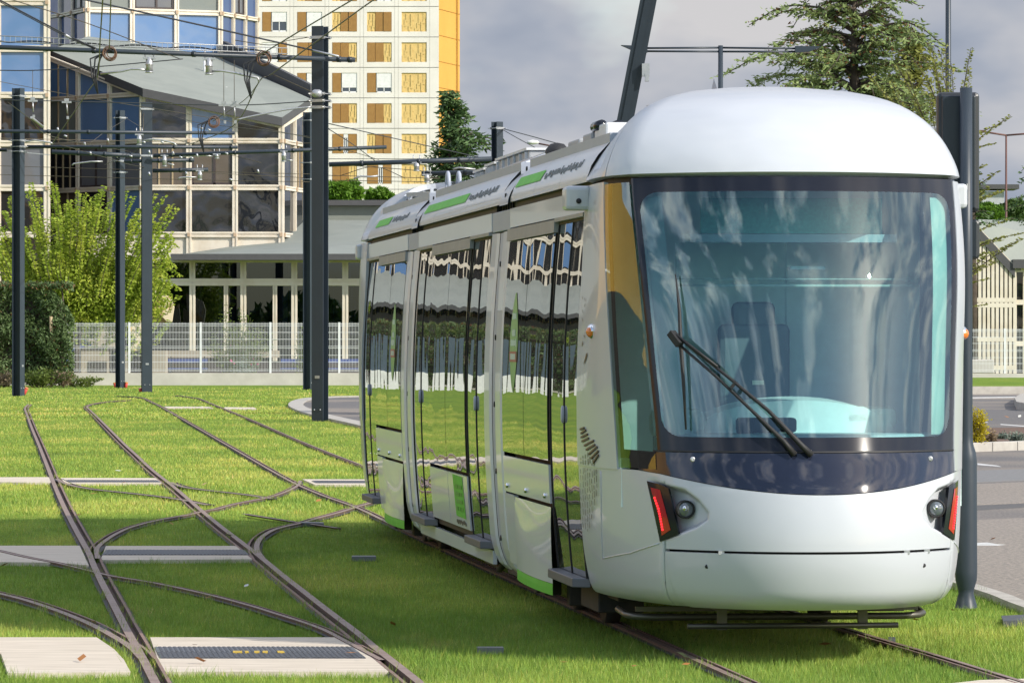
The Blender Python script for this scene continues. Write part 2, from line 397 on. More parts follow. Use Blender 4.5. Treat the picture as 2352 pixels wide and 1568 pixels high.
W = bpy.data.worlds.new('World'); S.world = W; W.use_nodes = True
nt = W.node_tree; L = nt.links
bg = nt.nodes['Background']; bg.inputs['Strength'].default_value = 0.15
sky = N(nt, 'ShaderNodeTexSky', sky_type='NISHITA'); sky.sun_disc = False
sky.sun_elevation = SUN_EL; sky.sun_rotation = SUN_AZ; sky.altitude = 50; sky.ozone_density = 1.2
tc = N(nt, 'ShaderNodeTexCoord')
mp = N(nt, 'ShaderNodeMapping'); mp.inputs['Scale'].default_value = (1, 1, 2.0); mp.inputs['Location'].default_value = (1.7, 0.35, 0.2)
L.new(tc.outputs['Generated'], mp.inputs['Vector'])
n1 = N(nt, 'ShaderNodeTexNoise', i_Scale=6.0, i_Detail=6.0, i_Roughness=0.5); L.new(mp.outputs['Vector'], n1.inputs['Vector'])
n2 = N(nt, 'ShaderNodeTexNoise', i_Scale=11.0, i_Detail=5.0, i_Roughness=0.5); L.new(mp.outputs['Vector'], n2.inputs['Vector'])
sep = N(nt, 'ShaderNodeSeparateXYZ'); L.new(tc.outputs['Generated'], sep.inputs['Vector'])
cov = N(nt, 'ShaderNodeMath', operation='MULTIPLY_ADD'); cov.inputs[1].default_value = 0.13
L.new(sep.outputs['Y'], cov.inputs[0]); L.new(n1.outputs['Fac'], cov.inputs[2])
r1 = N(nt, 'ShaderNodeValToRGB'); e = r1.color_ramp.elements
e[0].position, e[0].color = 0.42, (0, 0, 0, 1); e[1].position, e[1].color = 0.54, (1, 1, 1, 1)
L.new(cov.outputs['Value'], r1.inputs['Fac'])
r2 = N(nt, 'ShaderNodeValToRGB'); e = r2.color_ramp.elements
e[0].position, e[0].color = 0.40, (2.5, 3.0, 4.0, 1); e[1].position, e[1].color = 0.62, (6.2, 6.1, 6.2, 1)
x = e.new(0.5); x.color = (3.9, 4.25, 5.0, 1)
L.new(n2.outputs['Fac'], r2.inputs['Fac'])
mxs = N(nt, 'ShaderNodeMix', data_type='RGBA')
L.new(r1.outputs['Color'], mxs.inputs['Factor']); L.new(sky.outputs['Color'], mxs.inputs['A']); L.new(r2.outputs['Color'], mxs.inputs['B'])
mr = N(nt, 'ShaderNodeMapRange'); mr.inputs['From Min'].default_value = 0.2; mr.inputs['From Max'].default_value = 0.97
mr.inputs['To Min'].default_value = 1.7; mr.inputs['To Max'].default_value = 0.56
L.new(sep.outputs['Y'], mr.inputs['Value'])
sc_ = N(nt, 'ShaderNodeVectorMath', operation='SCALE'); L.new(r2.outputs['Color'], sc_.inputs[0]); L.new(mr.outputs['Result'], sc_.inputs['Scale'])
L.new(sc_.outputs['Vector'], mxs.inputs['B'])
L.new(mxs.outputs['Result'], bg.inputs['Color'])
S.view_settings.view_transform = 'Standard'; S.view_settings.look = 'None'; S.view_settings.gamma = 1.0
S.view_settings.exposure = 0.30
S.cycles.max_bounces = 8; S.cycles.transparent_max_bounces = 12
S.cycles.use_denoising = True
# ------------------------------------------------------------ ground, tracks
def catmull(pts, n=8):
    P = [pts[0] * 2 - pts[1]] + list(pts) + [pts[-1] * 2 - pts[-2]]
    out = []
    for i in range(1, len(P) - 2):
        for k in range(n):
            t = k / n; a, b, c, d = P[i - 1], P[i], P[i + 1], P[i + 2]
            out.append(0.5 * ((2 * b) + (c - a) * t + (2 * a - 5 * b + 4 * c - d) * t * t + (3 * b - a - 3 * c + d) * t ** 3))
    out.append(P[-2]); return out
def gpath(px, n=8):
    pts = [gd(x, y) for x, y in px]
    if pts[0].y > pts[-1].y: pts = pts[::-1]
    return catmull(pts, n)
def sweep(mb, path, prof, mis):
    """prof: (t, z) across the path, t to the right going away from the camera; mis: material per strip"""
    rows = []
    for i, p in enumerate(path):
        t = path[min(i + 1, len(path) - 1)] - path[max(i - 1, 0)]
        t.z = 0; t.normalize(); r = Vector((t.y, -t.x, 0))
        rows.append([Vector((p.x, p.y, 0)) + r * a + Vector((0, 0, z)) for a, z in prof])
    n = len(prof); vs = [v for row in rows for v in row]
    b = len(mb.v); mb.v += [tuple(v) for v in vs]
    for i in range(len(rows) - 1):
        for k in range(n - 1):
            mb.f.append([b + i * n + k, b + i * n + k + 1, b + (i + 1) * n + k + 1, b + (i + 1) * n + k])
            mb.m.append(mis[k]); mb.sm.append(False)

GZ = -0.035
g = MB(); g.add([(-900, -400, GZ), (900, -400, GZ), (900, 2600, GZ), (-900, 2600, GZ)], [(0, 1, 2, 3)])
struct(g.build('ground', M['turf']))

RA = [(66.4, 929), (58.6, 937.7), (62.5, 951.4), (74, 982.7), (92, 1025.6), (110, 1070.6), (129, 1119), (150.6, 1167), (179.5, 1222), (207, 1270.6), (219, 1300), (240.4, 1343.6), (268, 1395), (292, 1441), (316, 1483.6), (337, 1521), (359, 1563), (398, 1640)]
RB = [(300, 919.5), (254, 922.5), (215, 928), (199, 934.8), (207, 943.6), (224.6, 961), (250, 986.5), (283, 1019.8), (312.5, 1047), (345.7, 1078.4), (400, 1121.5), (459.5, 1173), (502, 1208), (550, 1245), (587, 1273.6), (653.8, 1328.4), (687, 1354), (730, 1388), (772.5, 1420.7), (815, 1453), (851.6, 1483.6), (894, 1517), (949, 1560.6), (1045, 1640)]
RC = [(270, 910), (299, 911.4), (328, 914.5), (343.8, 922), (371, 935), (457, 984.7), (558, 1043), (661.7, 1102), (734, 1135), (821, 1166.5), (905, 1206), (1100, 1295), (1430, 1439), (1560, 1497), (1720, 1568), (1885, 1640)]
RD = [(400, 908.6), (413.7, 909.4), (441, 913.3), (458.6, 916.3), (480, 925), (519, 940.7), (587.5, 969), (704.7, 1019.8), (837.6, 1071.6), (1000, 1129), (1500, 1301), (1930, 1440), (2130, 1500), (2352, 1568), (2585, 1640)]
def rail(name, px, label, inner, gauge_cover=1.0, group=None, z=0.004, w=1.0, n=8, band=True):
    mb = MB(); path = gpath(px, n); s = inner * w
    if band:
        prof = [(-.085, -.02), (-.05, -.014), (-.05, z), (.018, z), (.022, -.032), (.070, -.032), (.073, z - .003), (.100, z - .004), (.100, -.014), (.13, -.02)]
        mis = [2, 1, 0, 1, 1, 1, 3, 3, 2]
    else:
        prof = [(-.06, .0), (-.03, z - .004), (.025, z - .004), (.03, -.02), (.06, -.02), (.065, z - .006), (.085, .0)]
        mis = [2, 0, 1, 1, 1, 2]
    prof = [(a * s, b) for a, b in prof]
    sweep(mb, path, prof, mis)
    o = mb.build(name, [M['rail'], M['rust'], M['bitumen'], M['pinkband']], fix=False)
    tag(o, label, 'tram rail', group)
    return path
PATHS = []
for a in [('tram_rail', RA, 'left grooved rail of the open track, running to the bottom left', 1, .80),
          ('tram_rail', RB, 'right grooved rail of the open track, sweeping past the points to the bottom middle', -1, .80),
          ('tram_rail', RC, 'grooved rail that passes under the left wheels of the tram', 1, 0.66),
          ('tram_rail', RD, 'thin overgrown rail that passes under the right wheels of the tram', -1, 0.5)]:
    PATHS.append((rail(a[0], a[1], a[2], a[3], w=a[4]), 0.062 * a[4]))
E_ = [(222, 1284), (219.5, 1270), (222, 1258), (240.7, 1241.7), (268, 1225), (304.7, 1209.8), (365.6, 1194.5), (426.5, 1184), (466, 1175), (500, 1169), (533, 1159.6), (575, 1151), (620, 1142), (660, 1128), (683, 1115), (688, 1105)]
F_ = [(600, 1284), (588, 1266), (588, 1250), (599, 1234), (623, 1219), (654, 1209.7), (693, 1201), (730, 1190), (775.6, 1178), (821, 1164), (860, 1153), (920, 1136), (980, 1122)]
I_ = [(-60, 1254), (0, 1266), (61, 1280), (131, 1293.4), (182.6, 1305.6), (225, 1316), (265, 1325), (335, 1336), (395.6, 1347.6), (487, 1368), (577.6, 1392), (638.6, 1411), (699.5, 1430), (748, 1448), (790.8, 1470), (836.5, 1494), (880, 1517)]
J_ = [(-60, 1350), (0, 1363.5), (61, 1378.7), (121.7, 1398.5), (170.4, 1416.7), (213, 1435), (258.7, 1459), (304.4, 1487), (332, 1514)]
G_ = [(131, 1100), (146, 1108), (170, 1116), (219, 1124.5), (300, 1133), (400, 1145), (480, 1160)]
H_ = [(393, 1108), (430, 1120), (520, 1131), (575, 1137.5), (625, 1146)]
K_ = [(560, 1180), (670, 1197.6), (697, 1201), (775.6, 1212.8)]
for px, lb, inn, w, band in [
    (E_, 'curved points rail linking the open track to the far rail', -1, .66, True),
    (F_, 'curved points rail turning from the open track to beneath the tram', -1, .75, True),
    (I_, 'curved rail crossing the open track from the left edge, above the front slab', 1, .55, True),
    (J_, 'lowest curved rail, joining the open track at the bottom left', 1, .78, True),
    (G_, 'grass covered thin rail leaving the open track at the far slab', 1, 1, False),
    (H_, 'grass covered thin rail bending away beyond the middle crossing', 1, 1, False),
    (K_, 'short overgrown rail piece crossing the curve beside the tram', 1, .55, False)]:
    PATHS.append((rail('tram_rail', px, lb, inn, w=w, band=band, z=0.005), 0.062 * w if band else 0.02))

# concrete slabs between and beside the rails; grates set in them
POLYS = []
def slab(px, label, grates=(), marks=()):
    pts = [gd(x, y) for x, y in px]; POLYS.append([(p.x, p.y) for p in pts])
    mb = MB(); mb.prism([(p.x, p.y) for p in pts], -0.06, -0.001)
    o = mb.build('track_slab', M['slab']); tag(o, label, 'concrete slab', 'concrete slabs across the tracks')
    for q, mt in grates:
        gp = [gd(x, y) for x, y in q]
        mb = MB(); mb.prism([(p.x, p.y) for p in gp], -0.02, 0.005)
        # ribs across the cover
        a, b, c, d = gp[0], gp[1], gp[2], gp[3]
        for k in range(1, 40):
            t = k / 40; p = a.lerp(b, t); r = d.lerp(c, t)
            mb.bar((p.x, p.y, .006), (r.x, r.y, .006), .016, .003, mi=1)
        mb.build('grate', [mt, M['grate']], o)
    for q in marks:
        gp = [gd(x, y) for x, y in q]
        mb = MB(); mb.prism([(p.x, p.y) for p in gp], 0.004, 0.013); mb.build('yellow_mark', M['yellow_mark'], o)
slab([(-300, 1253), (183, 1253), (204, 1298), (128, 1292), (-300, 1287)], 'pale slab at the left edge, behind the crossing rail')
slab([(243, 1253.5), (546, 1253.5), (584, 1284), (231, 1286)], 'pale slab with a ribbed steel grate, second row from the front',
     [([(243, 1264), (560, 1264), (572, 1275), (234, 1275)], M['grate'])])
slab([(-260, 1463), (222, 1463), (262, 1490), (285, 1515), (300, 1543), (18, 1545), (2, 1500), (-260, 1510)], 'large pale slab at the bottom left corner')
slab([(345, 1463), (772, 1463), (836, 1493), (893, 1542), (372, 1542)], 'pale slab with a two tone steel cover and yellow marks, nearest the camera',
     [([(355, 1487), (808, 1487), (824, 1499), (361, 1499)], M['grate_light']), ([(361, 1499.5), (824, 1499.5), (840, 1512), (368, 1512)], M['grate'])],
     [[(535, 1499), (556, 1499), (556, 1502), (535, 1502)], [(562, 1499), (570, 1499), (572, 1502), (563, 1502)], [(584, 1499), (596, 1499), (596, 1502), (584, 1502)],
      [(603, 1499), (615, 1499), (615, 1502), (603, 1502)], [(636, 1499), (650, 1499), (654, 1502), (638, 1502)]])
slab([(-300, 1096), (114, 1096), (121, 1108), (60, 1108), (-300, 1104)], 'narrow pale slab at the left edge, far row')
slab([(139, 1097.5), (360, 1098), (374, 1110), (150, 1110)], 'narrow pale slab with a grate between the open rails, far row',
     [([(152, 1103.5), (362, 1104), (368, 1108), (160, 1108)], M['grate_light'])])
slab([(694, 1100.5), (900, 1101), (920, 1113), (722, 1113)], 'narrow pale slab with a grate running behind the tram, far row',
     [([(716, 1105), (900, 1105.5), (905, 1110), (725, 1110)], M['grate_light'])])
slab([(376, 934), (480, 934.5), (490, 937.5), (383, 937.5)], 'most distant thin slab strip, left of the far crossing')
slab([(515, 935.5), (583, 936), (590, 939.5), (516, 939.5)], 'most distant thin slab strip, right of the far crossing')
slab([(2165, 1571), (2252, 1561), (2420, 1556), (2500, 1600), (2200, 1600)], 'slab corner at the bottom right edge of the picture')
for q, lb in [([(1095, 1489), (1155, 1489), (1157, 1492), (1096, 1492)], 'thin grey plate lying in the grass left of the tram nose'),
              ([(808, 1279), (862, 1279), (864, 1281.5), (808, 1281.5)], 'thin grey plate lying in the grass between the tracks'),
              ([(690, 1201), (742, 1202), (744, 1204), (692, 1203)], 'thin plate in the grass beside the curved points rail'),
              ([(2300, 1418), (2420, 1412), (2430, 1424), (2304, 1430)], 'dark drain grating in the grass at the right edge'),
              ([(2040, 1467), (2056, 1467), (2057, 1469), (2041, 1469)], 'small pale plate in the grass ahead of the tram')]:
    p = [gd(x, y) for x, y in q]; mb = MB(); mb.prism([(v.x, v.y) for v in p], -.03, .012)
    tag(mb.build('ground_plate', M['grate'] if 'dark' in lb else M['grate_light']), lb, 'ground plate')
# dark steel wedge plates beside the points
for q, lb in [([(205, 1292), (238, 1262), (243, 1254), (230, 1255), (222, 1262), (216, 1280)], 'dark wedge plate at the left points blade'),
              ([(212, 1436), (240, 1434), (262, 1458), (274, 1480), (262, 1470)], 'dark wedge plate where the lowest rail joins')]:
    p = [gd(x, y) for x, y in q]; mb = MB(); mb.prism([(v.x, v.y) for v in p], -.03, .001)
    tag(mb.build('points_plate', M['bitumen']), lb, 'points plate'); POLYS.append([(v.x, v.y) for v in p])

# ------------------------------------------------------------- road and kerbs
road_px = [(678, 930), (700, 945), (760, 960), (835, 978), (1000, 1012), (1400, 1110), (1800, 1220), (2225, 1347), (2352, 1392), (2900, 1590), (4200, 1560), (4200, 903),
           (2352, 905), (1400, 908), (835, 912), (760, 914), (700, 919)]
rp = [gd(x, y) for x, y in road_px]; rd = MB(); rd.prism([(p.x, p.y) for p in rp], -.08, 0.0)
struct(rd.build('road', M['asphalt']))
for q, mt in [([(1900, 1092), (2352, 1078), (2900, 1062), (2900, 1084), (2352, 1104), (1900, 1122)], 'asphalt_grey'), ([(1900, 1126), (2352, 1108), (2900, 1090), (2900, 1120), (2352, 1156), (1900, 1172)], 'asphalt_brown'),
              ([(1900, 1178), (2352, 1157), (2900, 1128), (2900, 1140), (2352, 1166), (1900, 1196)], 'asphalt_dark'), ([(1900, 1212), (2352, 1190), (2900, 1160), (2900, 1300), (2352, 1385), (2232, 1342), (2100, 1300), (1900, 1244)], 'asphalt_brown')]:
    p = [gd(x, y) for x, y in q]; mb = MB(); mb.prism([(v.x, v.y) for v in p], -.01, .004); struct(mb.build('road_patch', M[mt])); POLYS.append([(p.x, p.y) for p in rp])
def kerb(px, w, h, label=None, name='kerb', n=4):
    path = gpath(px, n); mb = MB()
    sweep(mb, path, [(-w / 2, -.04), (-w / 2, h - .015), (-w / 2 + .015, h), (w / 2 - .015, h), (w / 2, h - .015), (w / 2, -.04)], [0] * 5)
    return struct(mb.build(name, M['kerb'], fix=False))
def kerb_loop(px, w, h):
    pts = catmull([gd(x, y) for x, y in px], 6); mb = MB()
    sweep(mb, pts, [(-w / 2, -.04), (-w / 2, h), (w / 2, h), (w / 2, -.04)], [0] * 3)
    return struct(mb.build('kerb', M['kerb'], fix=False))
kerb_loop([(900, 994), (835, 977), (760, 960.5), (705, 946), (679, 931), (702, 918.5), (760, 913.5), (835, 911.5), (1100, 909)], 0.45, 0.03)
kerb_loop([(1500, 1137), (1800, 1221), (2225, 1348), (2352, 1393), (2600, 1480)], 0.14, 0.02)
# planting bed on the right
bed = [(2150, 1040), (2352, 1030), (2900, 1012), (2900, 985), (2352, 995), (2150, 998)]
bp_ = [gd(x, y) for x, y in bed]; mb = MB(); mb.prism([(p.x, p.y) for p in bp_], -.02, .12); struct(mb.build('planting_bed', M['soil']))
a, b = gd(2150, 1041), gd(2900, 1014)
mb = MB()
for k in range(14):
    p, q = a.lerp(b, k / 14 + .001), a.lerp(b, (k + 1) / 14 - .001)
    mb.bar((p.x, p.y, .05), (q.x, q.y, .05), .22, .22)
struct(mb.build('bed_kerb', M['kerb'], bevel=.012))
# far verge with kerb and grass strip, and a traffic island
a, b = gd(2150, 906), gd(3400, 903); mb = MB(); mb.bar((a.x, a.y, .1), (b.x, b.y, .1), .5, .36); struct(mb.build('far_kerb', M['kerb']))
mb = MB(); mb.prism([(a.x, a.y + .3), (b.x, b.y + .3), (b.x + 12, b.y + 60), (a.x, a.y + 60)], -.1, .27); struct(mb.build('verge', M['turf']))
isl = [gd(x, y) for x, y in [(2335, 941), (2352, 944), (2500, 946), (2600, 935), (2500, 917), (2400, 915), (2345, 920), (2330, 930)]]
mb = MB(); mb.prism([(p.x, p.y) for p in isl], -.02, .22); struct(mb.build('traffic_island', M['kerb']))
for q in [[(2220, 913.5), (2500, 909.5), (2500, 911.5), (2220, 915.5)], [(2298, 974.5), (2420, 984), (2420, 986), (2298, 976.5)], [(2236, 967), (2268, 970), (2270, 971.5), (2236, 969)],
          [(2243, 1248), (2268, 1247), (2290, 1251), (2310, 1252), (2290, 1254), (2243, 1254)], [(2245, 1065), (2290, 1070), (2300, 1073), (2245, 1069)]]:
    p = [gd(x, y) for x, y in q]; mb = MB(); mb.prism([(v.x, v.y) for v in p], -.01, .005); struct(mb.build('road_marking', M['paint_white']))

# ----------------------------------------------------------------- the lawn
rng = np.random.default_rng(3)
X0, X1, Y0, Y1, CS = -22.0, 24.0, 23.0, 118.0, 0.045
nx, ny = int((X1 - X0) / CS), int((Y1 - Y0) / CS)
blk = np.zeros((nx, ny), bool)
for path, hw in PATHS:
    for i in range(len(path) - 1):
        a, b = path[i], path[i + 1]; L_ = (b - a).length; k = max(1, int(L_ / .035))
        for j in range(k):
            p = a.lerp(b, j / k); r = int(round(hw / CS)); ix, iy = int((p.x - X0) / CS), int((p.y - Y0) / CS)
            if 0 <= ix < nx and 0 <= iy < ny: blk[max(0, ix - r):ix + r + 1, max(0, iy - 1):iy + 2] = True
def inpoly(px, py, poly):
    c = np.zeros(px.shape, bool); n = len(poly); j = n - 1
    for i in range(n):
        xi, yi = poly[i]; xj, yj = poly[j]
        if yi != yj:
            c ^= ((yi > py) != (yj > py)) & (px < (xj - xi) * (py - yi) / (yj - yi) + xi)
        j = i
    return c
def blades(n, ylo, yhi, h0, h1, w0, w1):
    Y = rng.uniform(ylo, yhi, n); Xp = rng.uniform(-420, 2780, n)
    d = FOC * EYE / (Y - CY); x = (Xp - CX) / FOC * d; y = d
    # jitter along the ground so rows do not line up
    x = x + rng.normal(0, .05, n); y = y + rng.normal(0, .10, n)
    ok = np.ones(n, bool)
    for poly in POLYS:
        ok &= ~inpoly(x, y, poly)
    ix = ((x - X0) / CS).astype(int); iy = ((y - Y0) / CS).astype(int)
    ins = (ix >= 0) & (ix < nx) & (iy >= 0) & (iy < ny)
    bb = np.zeros(n, bool); bb[ins] = blk[ix[ins], iy[ins]]
    ok &= ~bb
    return x[ok], y[ok], rng.uniform(h0, h1, ok.sum()) * rng.choice([.7, 1, 1, 1.25], ok.sum()), rng.uniform(w0, w1, ok.sum())
def lawn():
    parts = [blades(560000, 1170, 1645, .022, .050, .003, .006), blades(330000, 960, 1175, .026, .052, .007, .016), blades(120000, 888, 962, .03, .055, .02, .05)]
    x, y, h, w = [np.concatenate([p[i] for p in parts]) for i in range(4)]
    # ragged tufts along the rail edges and slab borders, and scattered through the turf
    cx_, cy_ = [], []
    for path, hw in PATHS[:8]:
        for p in path[::2]:
            if p.y < 75 and rng.random() < .55:
                sd = rng.choice([-1, 1]) * (hw + rng.uniform(.02, .10)); cx_.append(p.x + sd); cy_.append(p.y + rng.normal(0, .2))
    for k in range(260):
        Yp = rng.uniform(1010, 1600); q = gd(rng.uniform(-200, 2500), Yp); cx_.append(q.x); cy_.append(q.y)
    cx_, cy_ = np.array(cx_), np.array(cy_); m_ = 46
    tx = (cx_[:, None] + rng.normal(0, .05, (len(cx_), m_))).ravel(); ty = (cy_[:, None] + rng.normal(0, .10, (len(cx_), m_))).ravel()
    okk = np.ones(len(tx), bool)
    for poly in POLYS: okk &= ~inpoly(tx, ty, poly)
    tx, ty = tx[okk], ty[okk]
    x = np.concatenate([x, tx]); y = np.concatenate([y, ty]); h = np.concatenate([h, rng.uniform(.045, .095, len(tx))]); w = np.concatenate([w, rng.uniform(.003, .007, len(tx))])
    n = len(x); th = rng.uniform(0, 2 * np.pi, n); le = rng.uniform(.1, .75, n) * h; la = rng.uniform(0, 2 * np.pi, n)
    dx, dy = np.cos(th) * w / 2, np.sin(th) * w / 2
    V = np.empty((n, 3, 3), np.float32)
    V[:, 0] = np.stack([x - dx, y - dy, np.full(n, GZ - .004)], 1); V[:, 1] = np.stack([x + dx, y + dy, np.full(n, GZ - .004)], 1)
    V[:, 2] = np.stack([x + np.cos(la) * le, y + np.sin(la) * le, GZ + h], 1)
    me = bpy.data.meshes.new('grass'); me.vertices.add(3 * n); me.loops.add(3 * n); me.polygons.add(n)
    me.vertices.foreach_set('co', V.ravel()); me.loops.foreach_set('vertex_index', np.arange(3 * n, dtype=np.int32))
    me.polygons.foreach_set('loop_start', np.arange(0, 3 * n, 3, dtype=np.int32))
    me.update()
    col = me.color_attributes.new('tone', 'FLOAT_COLOR', 'POINT')
    t = rng.uniform(.76, 1.22, n); warm = rng.uniform(.85, 1.18, n); dry = rng.random(n) < .04
    c = np.stack([t * warm, t, t * rng.uniform(.7, 1.2, n), np.ones(n)], 1)
    c[dry] = c[dry] * np.array([1.9, 1.35, 2.2, 1])
    col.data.foreach_set('color', np.repeat(c, 3, 0).astype(np.float32).ravel())
    o = link('grass', me, M['blade']); o['kind'] = 'stuff'
    o['label'] = 'short green grass growing between the tram rails'
lawn()
mb = MB()
for k in range(70):
    Y = random.uniform(905, 1545); X = random.uniform(-100, 2450); p = gd(X, Y)
    s = random.uniform(.02, .05) * (1.0 if Y > 1100 else 1.6); a = random.uniform(0, 6.28)
    u = Vector((math.cos(a), math.sin(a), random.uniform(-.2, .5))) * s; v = Vector((-math.sin(a), math.cos(a), random.uniform(-.3, .6))) * s * .6
    c = Vector((p.x, p.y, .012 + s * .3)); mb.add([c - u, c + v, c + u, c - v], [(0, 1, 2), (0, 2, 3)], mi=random.choice([0, 0, 0, 1, 2]))
o = mb.build('fallen_leaves', [mat('leaf_orange', (.36, .15, .04), .7), mat('leaf_straw', (.45, .33, .14), .7), mat('leaf_pale', (.6, .6, .55), .7)], fix=False)
o['kind'] = 'stuff'; o['label'] = 'dry fallen leaves scattered over the grass'
# --------------------------------------------------------------------- tram
TA = R(6.3); TP0 = Vector((1.86, 28.5, 0.0)); TLEN = 22.4
tram = thing('tram', 'white and silver tram with green trim and mirrored side windows standing on the grass track', 'tram', TP0, TA)
ca, sa = math.cos(TA), math.sin(TA)
def T(L, V, Wz): return Vector((-V, L, Wz))          # L back from the nose, V to the camera-left side, W up
def tproj(p):
    x = TP0.x + ca * p.x - sa * p.y; y = TP0.y + sa * p.x + ca * p.y
    return CX + FOC * x / y, CY + FOC * (EYE - p.z) / y
PROF = [(.30, .22, .80, .78, 1.05), (.34, .12, .72, .84, 1.085), (.42, .05, .66, .88, 1.112), (.65, .0, .60, .90, 1.148), (1.0, .04, .60, .905, 1.170), (1.26, .15, .65, .905, 1.18), (1.8, .31, .78, .94, 1.18),
        (2.4, .50, .92, .98, 1.147), (2.93, .72, 1.16, 1.0, 1.115), (3.05, .80, 1.22, .98, 1.05), (3.2, .95, 1.33, .92, .94), (3.32, 1.12, 1.47, .83, .82), (3.42, 1.35, 1.66, .69, .68), (3.485, 1.65, 1.9, .50, .50), (3.52, 2.0, 2.15, .25, .25)]
LD = 2.42
def prof(w):
    w = max(PROF[0][0], min(PROF[-1][0], w))
    ws = [p[0] for p in PROF]
    i = max(0, min(len(PROF) - 2, next((k for k in range(len(ws) - 1) if ws[k] <= w <= ws[k + 1]), 0)))
    t = (w - ws[i]) / (ws[i + 1] - ws[i]); out = []
    for j in range(1, 5):
        m0 = (PROF[i + 1][j] - PROF[max(0, i - 1)][j]) / (ws[i + 1] - ws[max(0, i - 1)]) * (ws[i + 1] - ws[i])
        k2 = min(len(PROF) - 1, i + 2)
        m1 = (PROF[k2][j] - PROF[i][j]) / (ws[k2] - ws[i]) * (ws[i + 1] - ws[i])
        a, b = PROF[i][j], PROF[i + 1][j]
        out.append((2 * t ** 3 - 3 * t * t + 1) * a + (t ** 3 - 2 * t * t + t) * m0 + (-2 * t ** 3 + 3 * t * t) * b + (t ** 3 - t * t) * m1)
    return out
UE = .72
def surf(u, w):
    l0, le, ve, vs = prof(w); s = 1 if u >= 0 else -1; q = abs(u)
    if q <= UE:
        t = q / UE; return T(l0 + (le - l0) * t ** 2.2, s * ve * t, w)
    t = (q - UE) / (1 - UE); sl = (le - l0) * 2.2 / ve
    d0 = Vector((1, sl * 1.9)).normalized(); dist = math.hypot(vs - ve, LD - le)
    h00, h10, h01, h11 = 2 * t ** 3 - 3 * t * t + 1, t ** 3 - 2 * t * t + t, -2 * t ** 3 + 3 * t * t, t ** 3 - t * t
    ld = LD if w < 2.95 else LD + (w - 2.95) * .5
    v = h00 * ve + h10 * d0.x * dist * .9 + h01 * vs; l = h00 * le + h10 * d0.y * dist * .9 + h01 * ld + h11 * dist * 1.1
    return T(l, s * v, w)
def snorm(u, w):
    e = .004; w = max(.31, min(3.51, w))
    a = surf(min(1, u + e), w) - surf(max(-1, u - e), w); b = surf(u, w + e) - surf(u, w - e)
    n = a.cross(b); n.normalize()
    c = surf(u, w) - T(2.4, 0, 1.6)
    return n if n.dot(c) > 0 else -n
def son(u, w, off=0.0): return surf(u, w) + snorm(u, w) * off
_gu = [(i / 220.0) for i in range(-220, 221)]; _gw = [.31 + i * .0125 for i in range(256)]
_grid = np.array([[tproj(surf(u, w)) for w in _gw] for u in _gu[::1]])
def onface(X, Y, lim=(-1.0, 1.0)):
    d = (_grid[:, :, 0] - X) ** 2 + (_grid[:, :, 1] - Y) ** 2
    ua = np.array(_gu); d[(ua < lim[0]) | (ua > lim[1]), :] = 1e9
    i, j = np.unravel_index(np.argmin(d), d.shape); return _gu[i], _gw[j]
def fn(v): return v if callable(v) else (lambda u: v)
def patch(name, u0, u1, lo, hi, nu, nw, off, mats, parent=tram, disp=None, build=True, mb=None, thick=0.0):
    lo, hi = fn(lo), fn(hi); mb = mb or MB(); vs = []
    for i in range(nu + 1):
        u = u0 + (u1 - u0) * i / nu; a, b = lo(u), hi(u)
        for j in range(nw + 1):
            w = a + (b - a) * j / nw; o = off + (disp(u, w) if disp else 0.0)
            vs.append(son(u, w, o))
    fs = [(i * (nw + 1) + j, (i + 1) * (nw + 1) + j, (i + 1) * (nw + 1) + j + 1, i * (nw + 1) + j + 1) for i in range(nu) for j in range(nw)]
    f0 = fs[len(fs) // 2]; um = u0 + (u1 - u0) * .5
    if (vs[f0[1]] - vs[f0[0]]).cross(vs[f0[3]] - vs[f0[0]]).dot(snorm(um, (lo(um) + hi(um)) / 2)) < 0: fs = [f[::-1] for f in fs]
    mb.add(vs, fs, 0, True)
    if thick:   # turned-in rim so edges read as panels
        rim = [(i, 0) for i in range(nu + 1)] + [(nu, j) for j in range(1, nw + 1)] + [(i, nw) for i in range(nu - 1, -1, -1)] + [(0, j) for j in range(nw - 1, 0, -1)]
        ring = [vs[i * (nw + 1) + j] for i, j in rim]
        inn = []
        for (i, j), p in zip(rim, ring):
            u = u0 + (u1 - u0) * i / nu; a, b = lo(u), hi(u); inn.append(p - snorm(u, a + (b - a) * j / nw) * thick)
        k = len(ring); mb.add(ring + inn, [(q, (q + 1) % k, k + (q + 1) % k, k + q) for q in range(k)], 0, False)
    return mb.build(name, mats, parent, fix=False) if build else mb

apr_lo = lambda u: 1.008 + .115 * (u / .72) ** 2
uw = onface(1396, 640, (.5, 1))[0]; uw1 = onface(1462, 640, (.5, 1))[0]
# dark structure behind the seams
mb = MB()
patch('', -1, 1, .31, 1.25, 48, 8, -.09, None, mb=mb, build=False)
patch('', -1, 1, 2.90, 3.0, 48, 2, -.05, None, mb=mb, build=False)
patch('', uw + .005, 1, 1.1, 2.95, 6, 8, -.05, None, mb=mb, build=False)
patch('', -1, -uw - .005, 1.1, 2.95, 6, 8, -.05, None, mb=mb, build=False)
mb.build('cab_frame', M['rubber'], tram, fix=False)
